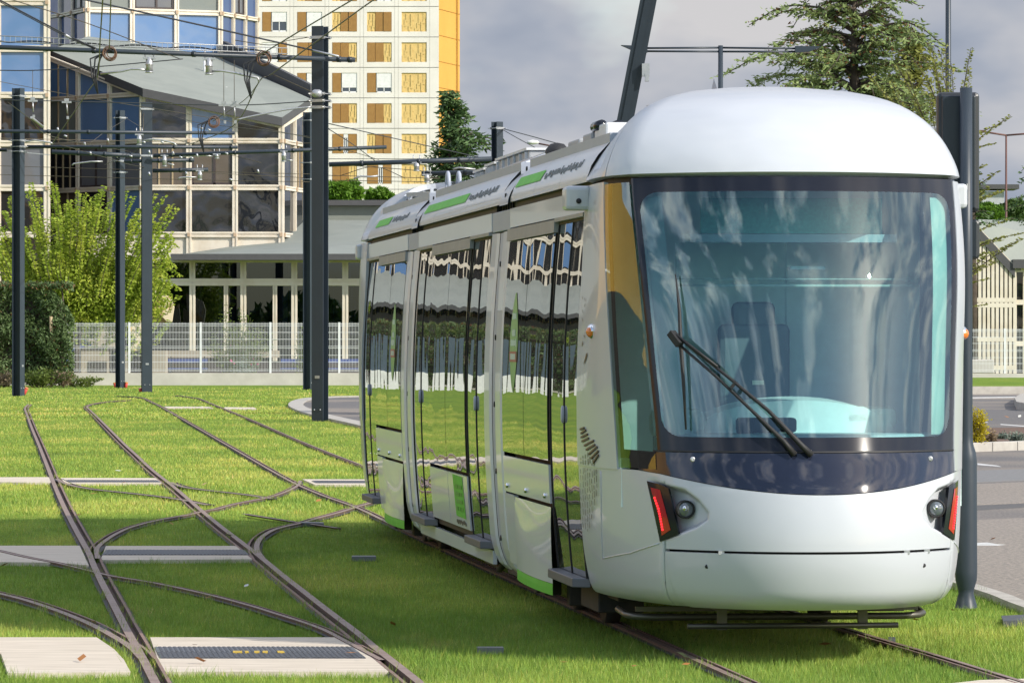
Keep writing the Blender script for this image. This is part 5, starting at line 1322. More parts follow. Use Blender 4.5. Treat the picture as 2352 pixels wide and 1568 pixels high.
# ------------------------------------------------------------------ buildings
class Facade:
    """vertical curtain wall between two plan points; X pixel and depth give the ends"""
    def __init__(s, parent, xa, da, xb, db, lift=0.0):
        s.a, s.b = at(xa, CY, da), at(xb, CY, db); s.a.z = s.b.z = 0
        s.u = (s.b - s.a); s.w = s.u.length; s.u.normalize(); s.n = Vector((s.u.y, -s.u.x, 0))
        s.fr = MB(); s.st = MB(); s.p = parent
    def P(s, x, z, o=0.0): return s.a + s.u * x + s.n * o + Vector((0, 0, z))
    def bar(s, x0, z0, x1, z1, w, o=.06, mi=0, dep=.12):
        a, b = s.P(x0, z0, o), s.P(x1, z1, o); d = (b - a)
        y = d.normalized(); zz = s.n; xx = y.cross(zz).normalized()
        Mx = Matrix((xx, y, zz)).transposed(); s.fr.box((a + b) / 2, (w, d.length, dep), mi=mi, rot=Mx)
    def dbl(s, x0, z0, x1, z1, w):
        e = .0 if abs(x1 - x0) < 1e-4 else .006 if abs(z1 - z0) < 1e-4 else .012
        s.bar(x0, z0, x1, z1, w, .05 + e, 0, .10)
        d = Vector((x1 - x0, z1 - z0)).normalized(); q = Vector((-d.y, d.x)) * w * .30
        for k in (1, -1): s.bar(x0 + q.x * k, z0 + q.y * k, x1 + q.x * k, z1 + q.y * k, w * .30, .12 + e, 0, .06)
    def pane(s, x0, x1, z0, z1a, z1b, m, sub=0, name='window', z0b=None):
        z0b = z0 if z0b is None else z0b
        mb = MB(); mb.slab([s.P(x0, z0), s.P(x1, z0b), s.P(x1, z1b), s.P(x0, z1a)], -s.n * .06); o = mb.build(name, M[m], s.p)
        if sub:
            mb = MB()
            for k in range(sub):
                f = (k + 1) / (sub + 1) + (.06 if sub == 1 else 0); x = x0 + (x1 - x0) * f; zt = z1a + (z1b - z1a) * f
                a, b = s.P(x, z0, .03), s.P(x, zt, .03); mb.bar(a, b, .12 if sub == 1 else .08, .06, up=s.n)
            if sub == 1:
                for a, b in ((s.P(x0 + .05, z0 + .05, .03), s.P(x1 - .05, z0 + .05, .03)), (s.P(x0 + .05, z0, .03), s.P(x0 + .05, z1a, .03)), (s.P(x1 - .05, z0, .03), s.P(x1 - .05, z1b, .03))):
                    mb.bar(a, b, .10, .06, up=s.n)
            mb.build('window_bar', M['casement' if sub == 1 else 'tan'], o)
    def done(s, name='window_frame', m='cream'):
        return s.fr.build(name, [M[m], M['stain']], s.p)
def zat(y, d): return EYE - (y - CY) * d / FOC

office = thing('glass_office', 'glass office block with cream window grid and sloping grey roof', 'office building', tuple(at(340, CY, 255) * Vector((1, 1, 0)) if False else (0, 0, 0)))
ROWS = [zat(y, 250) for y in (-105, 2, 110, 217, 325, 432, 540)]     # floor lines, top to bottom
kinds = ['pane_blue', 'pane_dark', 'pane_navy', 'pane_grey', 'pane_sage', 'pane_brown']
def curtain(xa, da, xb, db, cols, rows, eave=None, mats=None, jw=.25, subs=None, zbot=0.0, stain=True):
    """grid of panes; eave = (z at a, z at b) cuts the top along a slope; rows are z lines from top to bottom"""
    f = Facade(office, xa, da, xb, db); W_ = f.w; cw = W_ / cols
    ev = (lambda x: eave[0] + (eave[1] - eave[0]) * x / W_) if eave else (lambda x: 1e9)
    for i in range(cols + 1):
        x = W_ * i / cols; zt = min(rows[0], ev(x)); f.dbl(x, zbot, x, zt, jw)
    for r, z in enumerate(rows):
        xs, xe = 0.0, W_
        if eave:
            if ev(0) < z and ev(W_) < z: continue
            if ev(0) < z: xs = (z - eave[0]) / (eave[1] - eave[0]) * W_
            if ev(W_) < z: xe = (z - eave[0]) / (eave[1] - eave[0]) * W_
        f.dbl(xs, z, xe, z, jw)
        for i in range(cols + 1):
            x = W_ * i / cols
            if xs - .1 <= x <= xe + .1: f.fr.box(f.P(x, z, .16), (.15, .15, .20), rz=math.atan2(f.u.y, f.u.x), mi=1)
    if eave: f.dbl(0, eave[0] - .12, W_, eave[1] - .12, jw)
    for r in range(len(rows) - 1):
        for i in range(cols):
            x0, x1 = cw * i + jw * .5, cw * (i + 1) - jw * .5; z1, z0 = rows[r] - jw * .5, rows[r + 1] + jw * .5
            za, zb = min(z1, ev(x0) - .25), min(z1, ev(x1) - .25)
            if max(za, zb) - z0 < .25: continue
            za, zb = max(za, z0 + .02), max(zb, z0 + .02)
            m = mats[r][i] if mats and r < len(mats) and i < len(mats[r]) else 'D'
            sub = 0
            if len(m) > 1: sub = int(m[1]); m = m[0]
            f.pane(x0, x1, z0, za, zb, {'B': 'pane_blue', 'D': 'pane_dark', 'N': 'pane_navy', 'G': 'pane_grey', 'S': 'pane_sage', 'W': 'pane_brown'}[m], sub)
    f.done()
    return f
# left column block
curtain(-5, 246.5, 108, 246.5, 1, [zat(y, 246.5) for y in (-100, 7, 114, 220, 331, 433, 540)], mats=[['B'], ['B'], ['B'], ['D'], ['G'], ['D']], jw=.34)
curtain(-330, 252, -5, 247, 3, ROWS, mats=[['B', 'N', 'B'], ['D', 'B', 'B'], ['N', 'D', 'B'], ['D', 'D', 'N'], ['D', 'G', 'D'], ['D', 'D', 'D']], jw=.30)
# re-entrant bay beside it, lower part: oblique face under the sloping eave
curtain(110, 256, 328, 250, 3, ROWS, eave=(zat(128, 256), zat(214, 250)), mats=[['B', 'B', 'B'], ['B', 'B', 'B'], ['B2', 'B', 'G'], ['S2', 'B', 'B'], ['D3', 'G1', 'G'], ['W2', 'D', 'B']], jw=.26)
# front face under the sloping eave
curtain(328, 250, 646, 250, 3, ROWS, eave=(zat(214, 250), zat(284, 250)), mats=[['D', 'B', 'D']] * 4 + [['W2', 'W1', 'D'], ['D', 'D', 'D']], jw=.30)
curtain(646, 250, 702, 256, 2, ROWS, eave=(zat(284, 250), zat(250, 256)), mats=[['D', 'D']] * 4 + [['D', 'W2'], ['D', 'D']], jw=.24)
# upper block above the roof
U = [zat(y, 265) for y in (-75, 27, 131)]
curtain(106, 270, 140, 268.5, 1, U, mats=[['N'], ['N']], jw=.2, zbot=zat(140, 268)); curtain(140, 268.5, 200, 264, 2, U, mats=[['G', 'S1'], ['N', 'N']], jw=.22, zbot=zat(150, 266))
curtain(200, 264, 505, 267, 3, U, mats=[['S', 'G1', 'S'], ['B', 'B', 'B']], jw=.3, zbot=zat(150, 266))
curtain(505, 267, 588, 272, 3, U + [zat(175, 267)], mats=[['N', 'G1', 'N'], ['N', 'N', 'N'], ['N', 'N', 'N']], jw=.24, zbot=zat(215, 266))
# spandrel below the bottom row and wall core behind the glass
fs = Facade(office, 328, 250, 646, 250); mb = MB()
mb.slab([fs.P(-3.0, zat(600, 250), .02), fs.P(fs.w, zat(600, 250), .02), fs.P(fs.w, ROWS[-1], .02), fs.P(-3.0, ROWS[-1], .02)], -fs.n * .2); mb.build('spandrel', M['cream'], office)
def core(pts, z0, z1):
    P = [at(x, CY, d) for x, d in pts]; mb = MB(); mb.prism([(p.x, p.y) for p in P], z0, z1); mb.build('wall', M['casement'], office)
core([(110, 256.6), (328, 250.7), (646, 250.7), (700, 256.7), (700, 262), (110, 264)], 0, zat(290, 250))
core([(-330, 253), (-5, 247.6), (106, 247.2), (106, 262), (-330, 266)], 0, zat(-60, 250)); core([(108, 271), (200, 265), (505, 268), (586, 273), (580, 290), (108, 290)], 0, zat(-60, 265))
# sloping roof with dark fascia
def roofpoly(pts, m, name, t=.25, fascia=None, parent=None):
    P = [at(*p) for p in pts]; mb = MB(); mb.slab(P, (0, 0, -t)); o = mb.build(name, M[m], parent); return o
RPz = [(328, 205, 249.3), (648, 272, 249.3), (713, 228, 256.5), (512, 137, 266.5), (407, 113, 266.5), (202, 85, 263.5), (112, 117, 256.5)]
rf = roofpoly(RPz, 'roof_sage', 'roof', .1, parent=office)
mb = MB()
for (a, b) in ((6, 0), (0, 1), (1, 2)):
    p, q = at(*RPz[a]), at(*RPz[b]); mb.slab([p + Vector((0, -.05, .02)), q + Vector((0, -.05, .02)), q + Vector((0, -.05, -.42)), p + Vector((0, -.05, -.42))], (0, .25, 0))
mb.build('fascia', M['roof_dark'], rf)
mb = MB(); p, q = at(512, 137, 266.5), at(713, 228, 257.5); mb.slab([p, q, q + Vector((0, 0, .75)), p + Vector((0, 0, 1.0))], (.2, .3, 0)); mb.build('parapet', M['roof_dark'], rf)
mb = MB(); mb.lathe(at(519, 219, 256), [(.10, -.2), (.10, .15), (.22, .18), (.22, .30), (.06, .42), (0, .42)], 12); mb.lathe(at(268, 148, 260), [(.10, -.2), (.10, .4), (0, .4)], 8); mb.lathe(at(471, 158, 260), [(.10, -.2), (.10, .4), (0, .4)], 8); mb.build('roof_vent', M['lamp_white'], rf)

# wing of the same block past the left edge: its grid and roof show mirrored in the tram
ann = thing('office_annex', 'office wing with cream grid and grey roof beyond the left edge, mirrored in the tram', 'office building')
fa = Facade(ann, -2700, 252, -330, 252); n = 21
for k in range(n + 1): fa.dbl(fa.w * k / n, 0, fa.w * k / n, zat(-30, 252), .34)
for z in ROWS: fa.dbl(0, z, fa.w, z, .34)
fa.done()
mb = MB(); mb.slab([fa.P(0, 0), fa.P(fa.w, 0), fa.P(fa.w, zat(-30, 252)), fa.P(0, zat(-30, 252))], -fa.n * .3); mb.build('wall', M['pane_dark'], ann)
mb = MB()
for k in range(n):
    for r in range(1, 6):
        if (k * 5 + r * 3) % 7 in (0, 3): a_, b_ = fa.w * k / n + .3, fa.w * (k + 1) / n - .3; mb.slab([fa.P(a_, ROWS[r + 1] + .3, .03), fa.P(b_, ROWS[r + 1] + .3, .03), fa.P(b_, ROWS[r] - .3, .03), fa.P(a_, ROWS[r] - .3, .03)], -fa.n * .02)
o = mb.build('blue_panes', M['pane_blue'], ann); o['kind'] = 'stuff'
mb = MB(); mb.slab([at(-2700, 590, 238), at(-330, 590, 238), at(-330, 480, 252), at(-2700, 480, 252)], (0, 0, -.2)); rf2 = mb.build('roof', M['roof_sage'], ann)
mb = MB(); mb.bar(at(-2700, 596, 237.9), at(-330, 596, 237.9), .3, .35); mb.build('fascia', M['roof_dark'], rf2)
mb = MB(); a_, b_ = at(-2700, CY, 239), at(-330, CY, 239); mb.box(((a_.x + b_.x) / 2, 239, 2.7), (b_.x - a_.x, .3, 5.4)); mb.build('lower_wall', M['casement'], ann)

# low wing in front, running behind the tram
wing = thing('low_wing', 'low building wing with grey sloping roof, curtained windows and dark eave behind the fence', 'building')
DW = 238.0
mb = MB(); mb.slab([at(392, 586, 236.6), at(1500, 586, 236.6), at(1500, 508, 256), at(701, 506, 256), at(643, 550, 251), at(428, 583, 249)], (0, 0, -.2)); wr = mb.build('roof', M['roof_sage'], wing)
mb = MB(); a, b = at(392, 591, 236.4), at(1500, 591, 236.4); mb.bar(a, b, .3, .30); mb.build('fascia', M['roof_dark'], wr)
mb = MB(); a, b = at(701, 487, 257), at(1500, 487, 257); mb.box((a + b) / 2, ((b - a).length, .6, .95)); pw = mb.build('upper_wall', M['roof_sage'], wing); mb = MB(); a, b = at(701, 467, 256.6), at(1500, 467, 256.6); mb.box((a + b) / 2, ((b - a).length, .8, .28)); mb.build('parapet', M['roof_dark'], pw)
fw = Facade(wing, 325, DW, 1378, DW); nb = 9; cw = fw.w / nb
zt, zm1, zm2 = zat(598, DW), zat(642, DW), zat(656, DW)
for i in range(nb + 1):
    x = cw * i; fw.dbl(x, 0, x, zt, .30)
    if i < nb and i not in (0, 3, 6): xx = x + cw * (.66 if i % 2 == 1 else .62); fw.dbl(xx, 0, xx, zm2, .22)
fw.dbl(0, zt, fw.w, zt, .26); fw.dbl(0, (zm1 + zm2) / 2, fw.w, (zm1 + zm2) / 2, .36); fw.dbl(0, .5, fw.w, .5, .3); fw.done()
for i in range(nb):
    x = cw * i; o = fw.n
    mb = MB(); mb.slab([fw.P(x + .15, zm1), fw.P(x + cw - .15, zm1), fw.P(x + cw - .15, zt), fw.P(x + .15, zt)], -o * .04); mb.build('window', M['low_pane'], wing)
    mb = MB(); mb.slab([fw.P(x + .15, .5), fw.P(x + cw - .15, .5), fw.P(x + cw - .15, zm2), fw.P(x + .15, zm2)], -o * .04); mb.build('window', M['low_pane'], wing)
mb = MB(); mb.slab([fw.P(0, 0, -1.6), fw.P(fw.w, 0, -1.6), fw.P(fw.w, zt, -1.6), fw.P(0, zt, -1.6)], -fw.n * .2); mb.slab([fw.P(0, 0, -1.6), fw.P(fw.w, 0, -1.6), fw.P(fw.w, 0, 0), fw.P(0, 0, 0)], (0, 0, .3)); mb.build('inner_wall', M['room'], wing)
def curtains(px0, px1, y0, y1, m='curtain'):
    x0 = (px0 - CX) / FOC * DW - fw.a.x; x1 = (px1 - CX) / FOC * DW - fw.a.x; mb = MB(); vs = []; n = 10
    for k in range(n + 1):
        x = x0 + (x1 - x0) * k / n; o = -.35 + .06 * math.sin(k * 2.1); vs += [fw.P(x, zat(y1, DW), o), fw.P(x + random.uniform(-.02, .02), zat(y0, DW), o)]
    mb.add(vs, [(2 * k, 2 * k + 2, 2 * k + 3, 2 * k + 1) for k in range(n)], 0, True); mb.build('curtain', M[m], wing, fix=False)
for q in [(399, 403, 603, 642), (414, 420, 603, 642), (456, 463, 603, 642), (501, 511, 603, 642), (649, 667, 603, 642), (800, 806, 616, 642), (818, 836, 603, 642, 'curtain_blue'),
          (457, 464, 656, 760), (502, 512, 656, 770), (546, 551, 656, 740), (648, 660, 656, 770), (664, 667, 656, 770), (764, 767, 656, 770), (805, 811, 660, 770), (822, 832, 660, 770, 'curtain_blue'), (812, 817, 690, 770)]: curtains(*q)
mb = MB(); mb.slab([fw.P((595 - CX) / FOC * DW - fw.a.x, .3, -1.2), fw.P((666 - CX) / FOC * DW - fw.a.x, .3, -1.2), fw.P((666 - CX) / FOC * DW - fw.a.x, zat(658, DW), -1.2), fw.P((595 - CX) / FOC * DW - fw.a.x, zat(658, DW), -1.2)], -fw.n * .1); mb.build('partition', M['tan'], wing)

# apartment tower
DA = 420.0; apt = thing('apartment_tower', 'tall pale apartment tower with brown shutters, yellow relief panels and an ochre end wall', 'apartment building')
sA = FOC / DA
def ax(X): return (X - CX) / sA
xL, xR = ax(480), ax(1008); zT = zat(-170, DA)
cols = [(602, 659), (682.6, 739.6), (763, 820), (843, 899.6), (922.5, 980)]; rows = [(29 + 69.9 * k, 74 + 69.9 * k) for k in range(-3, 7)]
cols = [(c0 - 160.6 + 0, c1 - 160.6) for c0, c1 in cols[:0]] + [(521.5, 578.5)] + cols
mb = MB(); zs = sorted([(zat(r[1], DA), zat(r[0], DA)) for r in rows]); prevx = xL
edges = [xL] + [ax(v) for c in cols for v in c] + [xR]
for k in range(0, len(edges), 2): mb.box(((edges[k] + edges[k + 1]) / 2, DA + .25, zT / 2), (edges[k + 1] - edges[k], .5, zT))
zed = [0] + [v for z in zs for v in z] + [zT]
for c0, c1 in cols:
    for k in range(0, len(zed), 2):
        if zed[k + 1] > zed[k]: mb.box(((ax(c0) + ax(c1)) / 2, DA + .25, (zed[k] + zed[k + 1]) / 2), (ax(c1) - ax(c0), .5, zed[k + 1] - zed[k]))
wall = mb.build('wall', M['apt_white'], apt)
mb = MB()
for k in range(-3, 8):
    for y in (29 + 69.9 * k - 12.5, 29 + 69.9 * k - 12.5):
        z = zat(y, DA); mb.box(((xL + xR) / 2, DA - .004, z), (xR - xL, .02, .035))
for c0, c1 in cols:
    for x in (ax(c0) - .28, ax(c1) + .28): mb.box((x, DA - .004, zT / 2), (.03, .02, zT))
mb.build('panel_joint', M['apt_joint'], wall)
mb = MB(); mb.box(((xL + xR) / 2, DA + 8, zT / 2), (xR - xL - .02, 15.4, zT)); mb.build('inner_wall', M['apt_joint'], apt)
mb = MB(); P = [(xR - .01, DA + .0), (ax(1046) + .0, DA + 16), (ax(1046) - 2, DA + 16), (xR - 2, DA + .6)]
mb.prism([(xR + .002, DA + .02), (ax(1056) * (DA + 7) / DA, DA + 7), (xR - 1, DA + 7.4), (xR - 1, DA + .5)], 0, zT); ow = mb.build('end_wall', M['ochre'], apt)
mb = MB()
for k in range(-3, 8):
    z = zat(22 + 60 * k, DA); mb.bar((xR + .01, DA, z), (ax(1056) * (DA + 7) / DA + .01, DA + 6.98, z), .05, .05)
mb.bar((ax(1051) * (DA + 7) / DA, DA + 5.8, 0), (ax(1051) * (DA + 7) / DA, DA + 5.8, zT), .10, .12, up=(0, 1, 0)); mb.build('wall_band', mat('ochre_dark', (.42, .21, .035), .7), ow)
cb = {}
def bay(c, r, spec):
    x0, x1 = ax(cols[c][0]), ax(cols[c][1]); z0, z1 = zat(rows[r][1], DA), zat(rows[r][0], DA); w = x1 - x0; y = DA + .07
    for (f0, f1, k) in spec:
        a, b = x0 + w * f0, x0 + w * f1
        if k == 'S' or k == 's':
            mb = MB(); mb.box(((a + b) / 2, y - (.06 if k == 'S' else .0), (z0 + z1) / 2), (b - a - .03, .05, z1 - z0 - .02))
            for q in range(20): mb.box(((a + b) / 2, y - .03 - (.06 if k == 'S' else 0), z0 + (q + .5) * (z1 - z0) / 20), (b - a - .06, .02, (z1 - z0) / 20 * .6))
            mb.build('shutter', M['shutter'], apt)
        elif k == 'R':
            mb = MB(); mb.box(((a + b) / 2, y + .05, (z0 + z1) / 2), (b - a, .04, z1 - z0)); h = z1 - z0; full = (b - a) > w * .8
            sgn = [0]
            def seg(xa, za, xb, zb): sgn[0] += 1; mb.box((a + (xa + xb) / 2, y + .02 - .003 * (sgn[0] % 9), z0 + h * (za + zb) / 2), (abs(xb - xa) + .15, .035, h * abs(zb - za) + .15))
            n = 4 if full else 2; pw = (b - a) / n
            for q in range(n):
                xo = pw * q + .12; h1, h2, h3 = [(.86, .55, .30), (.62, .86, .24), (.88, .40, .12), (.70, .90, .45)][q % 4]
                seg(xo, .08, xo, h3); seg(xo, h3, xo + pw * .35, h3); seg(xo + pw * .35, h3, xo + pw * .35, h2); seg(xo + pw * .35, h2, xo + pw * .6, h2); seg(xo + pw * .6, h2, xo + pw * .6, h1)
            mb.build('relief_panel', M['relief'], apt)
        else:
            mb = MB(); mb.box(((a + b) / 2, y + .05, (z0 + z1) / 2), (b - a, .04, z1 - z0)); o = mb.build('window', M['apt_pane'], apt)
            f = float(k[1:]) if len(k) > 1 else 0.0
            mb = MB()
            for xx in (a + .04, b - .04, (a + b) / 2): mb.box((xx, y + .02, (z0 + z1) / 2), (.07, .05, z1 - z0))
            mb.box(((a + b) / 2, y + .02, z0 + .05), (b - a, .05, .1)); mb.build('window_frame', M['blind'], o)
            if f > 0: mb = MB(); mb.box(((a + b) / 2, y - .0, z1 - (z1 - z0) * f / 2), (b - a - .06, .04, (z1 - z0) * f)); mb.build('roller_blind', M['blind'], o)
A = [(0, .36, 'S'), (.38, 1, 'W.5')]; Bq = [(0, .36, 'S'), (.38, 1, 'W1.0')]; Cq = [(0, .33, 'R'), (.33, .66, 's'), (.66, 1, 'S')]; Dq = [(0, .33, 'S'), (.33, .67, 's'), (.67, 1, 'R')]
Eq = [(0, 1, 'R')]; Fq = [(0, .64, 'W.95'), (.66, 1, 'S')]; Gq = [(0, .45, 'S'), (.45, .64, 'W.2'), (.64, 1, 's')]; Hq = [(0, .36, 'S'), (.38, 1, 'W.75')]; Jq = [(0, .45, 'S'), (.45, 1, 's')]
lay = [[A, A, Cq, Cq, Eq]] * 2 + [[A, Cq, Cq, Hq, Eq], [A, Bq, Cq, Cq, Eq], [Fq, Jq, Dq, Dq, Eq], [Gq, Bq, Hq, Hq, Eq], [A, Bq, Dq, Dq, Eq], [A, A, Gq, Cq, Eq], [A, A, Dq, Gq, Eq], [A, A, Jq, Dq, Eq]]
for r in range(1, len(rows)):
    for c in range(1, 6): bay(c, r, lay[r][c - 1])
for c in (0,):
    for r in range(2, 8): bay(c, r, [(0, .5, 'S'), (.5, 1, 's')])

# right hand glazed building and the grey house behind it
hall = thing('glazed_hall', 'low glazed hall with closely set cream mullions and a steep grey gable roof', 'building')
DH = 243.0; fh = Facade(hall, 2140, DH, 2330, DH); n = 19
ga = lambda x: zat(520, DH) + (zat(620, DH) - zat(520, DH)) * max(0, (x - 95 * DH / FOC)) / (95 * DH / FOC)
for k in range(n + 1):
    x = fh.w * k / n; fh.bar(x, 0, x, max(2, ga(x)), .15, .08, 0, .16)
for y in (690, 702, 780, 845): fh.bar(0, zat(y, DH), fh.w, zat(y, DH), .22, .10, 0, .14)
xk = fh.w * .5; fh.bar(xk, ga(xk), fh.w, ga(fh.w), .3, .12, 0, .2); fh.done()
for k in range(n):
    x = fh.w * k / n; mb = MB(); z1 = max(2, min(ga(x), ga(x + fh.w / n)))
    mb.slab([fh.P(x + .06, 0), fh.P(x + fh.w / n - .06, 0), fh.P(x + fh.w / n - .06, z1), fh.P(x + .06, z1)], -fh.n * .06); mb.build('window', M[['pane_dark', 'pane_dark', 'pane_brown', 'pane_navy'][k % 4]], hall)
mb = MB(); p0, p1 = fh.P(fh.w * .45, ga(fh.w * .45) + .35, .2), fh.P(fh.w * 1.0, ga(fh.w) + .1, .2); mb.slab([p0, p1, p1 + Vector((9, 6, 0)), p0 + Vector((9, 12, 0))], (0, 0, -.15)); rr = mb.build('roof', M['roof_sage'], hall)
mb = MB(); mb.slab([p0 + Vector((0, -.05, .05)), p1 + Vector((0, -.05, .05)), p1 + Vector((0, -.05, -.5)), p0 + Vector((0, -.05, -.5))], (0, .3, 0)); mb.build('fascia', M['roof_dark'], rr)
mb = MB(); mb.slab([at(2326, 608, DH), at(2600, 608, DH), at(2600, 520, 262), at(2262, 520, 262)], (0, 0, -.2)); mb.build('roof', M['roof_sage'], hall)
mb = MB(); a, b = at(2262, 516, 262), at(2700, 514, 262); mb.bar(a, b, .4, .35); mb.build('parapet', M['roof_dark'], hall); mb = MB(); a, b = at(2326, 607, DH - .2), at(2600, 607, DH - .2); mb.bar(a, b, .3, .45); mb.build('fascia', M['roof_dark'], hall)
f2 = Facade(hall, 2330, DH + .2, 2520, DH + .2)
for k in range(9): f2.bar(f2.w * k / 8, 0, f2.w * k / 8, zat(614, DH), .2, .08, 0, .16)
for y in (620, 695, 790): f2.bar(0, zat(y, DH), f2.w, zat(y, DH), .25, .1, 0, .14)
f2.done()
for k in range(8): f2.pane(f2.w * k / 8 + .1, f2.w * (k + 1) / 8 - .1, 0, zat(614, DH), zat(614, DH), 'pane_dark')
house = thing('grey_house', 'small grey flat roofed house among distant trees', 'house'); DHh = 420
mb = MB(); a = at(2276, 450, DHh); mb.box((a.x, DHh, a.z / 2 + .3), (1.9, 4, a.z)); mb.build('wall', mat('pale_grey_wall', (.42, .44, .47), .8), house); mb = MB(); mb.box((a.x + .3, DHh - .2, zat(432, DHh)), (3.8, 5, .4)); mb.build('roof', M['roof_dark'], house)

# ------------------------------------------------------------ fences and walls
def fence(xa, xb, d, posts, ybase=883, ywall=857, ytop=741, label='', gap=3.1, wlabel=''):
    a, b = at(xa, CY, d), at(xb, CY, d); z0, zw, zt = 0, zat(ywall, d), zat(ytop, d); lft, rgt = a.x, b.x
    mb = MB(); mb.box(((lft + rgt) / 2, d, zw / 2 - .05), (rgt - lft, .22, zw + .1)); w = mb.build('low_wall', M['concrete'], bevel=.01); tag(w, wlabel, 'wall')
    t = thing('mesh_fence', label, 'fence', ((lft + rgt) / 2, d, 0)); ox = (lft + rgt) / 2
    for X in posts:
        mb = MB(); mb.box((at(X, CY, d).x - ox, 0, (zw + zt) / 2 - .02), (.09, .07, zt - zw + .04)); mb.build('post', M['fence_white'], t)
    for X0, X1 in zip(posts[:-1], posts[1:]):
        x0, x1 = at(X0, CY, d).x - ox + .05, at(X1, CY, d).x - ox - .05; mb = MB(); h = zt - zw - .06; zb = zw + .05
        k = x0 + .02
        folds = (.03, .53 * 1.0, .97)
        while k < x1:
            mb.box((k, 0, zb + h / 2), (.011, .011, h)); k += .066
        for f in (0.01, .045, .20, .335, .43 + .05, .515, .66, .80, .935, .975): mb.box(((x0 + x1) / 2, -.02 if f in (.045, .515, .935) else 0, zb + h * f), (x1 - x0, .014, .018))
        mb.build('mesh_panel', M['fence_white'], t)
    return t
fence(-1900, 1500, 214, [-1900 + 160.5 * k for k in range(0)] + [-30 - 161 * k for k in range(0)] + [131, 297, 461, 621, 779, 940, 1100, 1260, 1420], label='white welded mesh fence in front of the low wing, left of the tram', wlabel='low concrete wall under the white mesh fence left of the tram')
fence(1500, 3100, 219, [1520, 1680, 1840, 2000, 2150, 2308, 2466, 2624, 2782, 2940], ybase=881, ywall=858, ytop=755, label='white welded mesh fence right of the tram', wlabel='low concrete wall under the mesh fence right of the tram')
# wire netting and timber post at the hedge end
t = thing('netting_fence', 'rusty wire netting on a pale timber post at the hedge end', 'fence', tuple(gd(118, 887)))
d = 206.0; mb = MB(); b0 = Vector(t.location); mb.tube([Vector((0, 0, -.1)), at(117, 728, d) - b0], .07, 8); mb.build('post', M['tan'], t)
mb = MB(); x0 = (-120 - 118) / FOC * d; zt = zat(740, d)
for k in range(60):
    for s in (1, -1):
        xa = x0 + k * .075 * 1.0; xb = xa + s * zt * .55
        xb2 = max(x0, min(0, xb)); f = 1 if abs(xb - xa) < 1e-6 else (xb2 - xa) / (xb - xa); mb.bar((xa, 0, 0), (xb2, 0, zt * f), .008, .008)
mb.bar((x0, 0, zt), (0, 0, zt), .015, .015); mb.build('wire_netting', M['galv'], t)
# things behind the fence
d = 226.0
def behind(name, label, cat): return thing(name, label, cat, (0, 0, 0))
t = behind('concrete_shelter', 'beige concrete block with dark openings seen through the mesh fence', 'concrete block')
def bx(mb, X0, X1, Y0, Y1, d, dep): a, b = at(X0, Y1, d), at(X1, Y0, d); mb.box(((a.x + b.x) / 2, d + dep / 2, (max(0, a.z) + b.z) / 2), (b.x - a.x, dep, b.z - max(0, a.z)))
mb = MB(); bx(mb, 185, 262, 732, 800, d, 2.0); bx(mb, 186, 250, 804, 875, d, 1.6); bx(mb, 266, 380, 806, 875, d, 1.6); bx(mb, 380, 640, 806, 822, d + 4, 1); mb.build('block', M['beige'], t)
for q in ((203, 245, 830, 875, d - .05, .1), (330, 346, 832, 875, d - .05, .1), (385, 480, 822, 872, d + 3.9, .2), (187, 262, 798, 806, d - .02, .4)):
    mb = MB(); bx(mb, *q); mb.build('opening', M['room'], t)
t = behind('painted_panel', 'angular concrete panel with peeling yellow paint behind the poles', 'concrete panel')
mb = MB(); mb.slab([at(384, 740, d), at(352, 706, d), at(350, 664, d), at(392, 684, d), at(399, 706, d), at(394, 740, d)], (0, .5, 0)); mb.slab([at(288, 742, d), at(330, 690, d), at(338, 760, d), at(312, 790, d)], (0, .5, 0)); mb.slab([at(300, 795, d), at(345, 770, d), at(345, 860, d), at(300, 860, d)], (0, .5, 0)); mb.build('panel', M['peel'], t)
mb = MB(); mb.slab([at(345, 700, d + .4), at(388, 742, d + .4), at(345, 742, d + .4)], (0, .5, 0)); mb.build('shaded_side', M['tan'], t)
t = behind('play_frame', 'blue metal frame table behind the mesh fence at the hedge end', 'metal frame'); mb = MB()
for (a, b) in [((135, 788), (210, 792)), ((134, 805), (158, 806)), ((158, 806), (180, 800)), ((180, 800), (207, 790)), ((132, 840), (160, 828)), ((130, 860), (165, 862)), ((206, 792), (190, 778)), ((150, 770), (158, 785))]: mb.bar(at(*a, d - 2), at(*b, d - 2), .10, .12)
mb.build('frame', M['blue_paint'], t)
for (X, lb) in ((430, 'blue bench seen through the mesh fence near the poles'), (690, 'blue bench seen through the mesh fence beside the tallest pole'), (790, 'blue bench seen through the mesh fence next to the tram')):
    t = behind('bench', lb, 'bench'); mb = MB(); p = at(X, CY, 228)
    mb.box((p.x, 228, .62), (1.9, .5, .08)); mb.box((p.x, 228.25, 1.0), (1.9, .08, .18)); mb.build('seat', M['blue_paint'], t); mb = MB()
    for q in (-.8, .8): mb.box((p.x + q, 228, .3), (.08, .45, .6)); mb.box((p.x + q, 228.27, .7), (.06, .06, 1.0))
    mb.build('leg', M['mast_dark'], t)
t = behind('planter_wall', 'long low beige wall behind the mesh fence under the windows', 'low wall'); mb = MB(); bx(mb, 480, 1200, 830, 875, 233, .5); mb.build('block', M['casement'], t)
t = behind('stone_block', 'pale stone block behind the mesh fence at the right edge', 'stone block'); mb = MB(); bx(mb, 2130, 2284, 826, 858, 221, .8); mb.build('block', M['concrete'], t, bevel=.05)
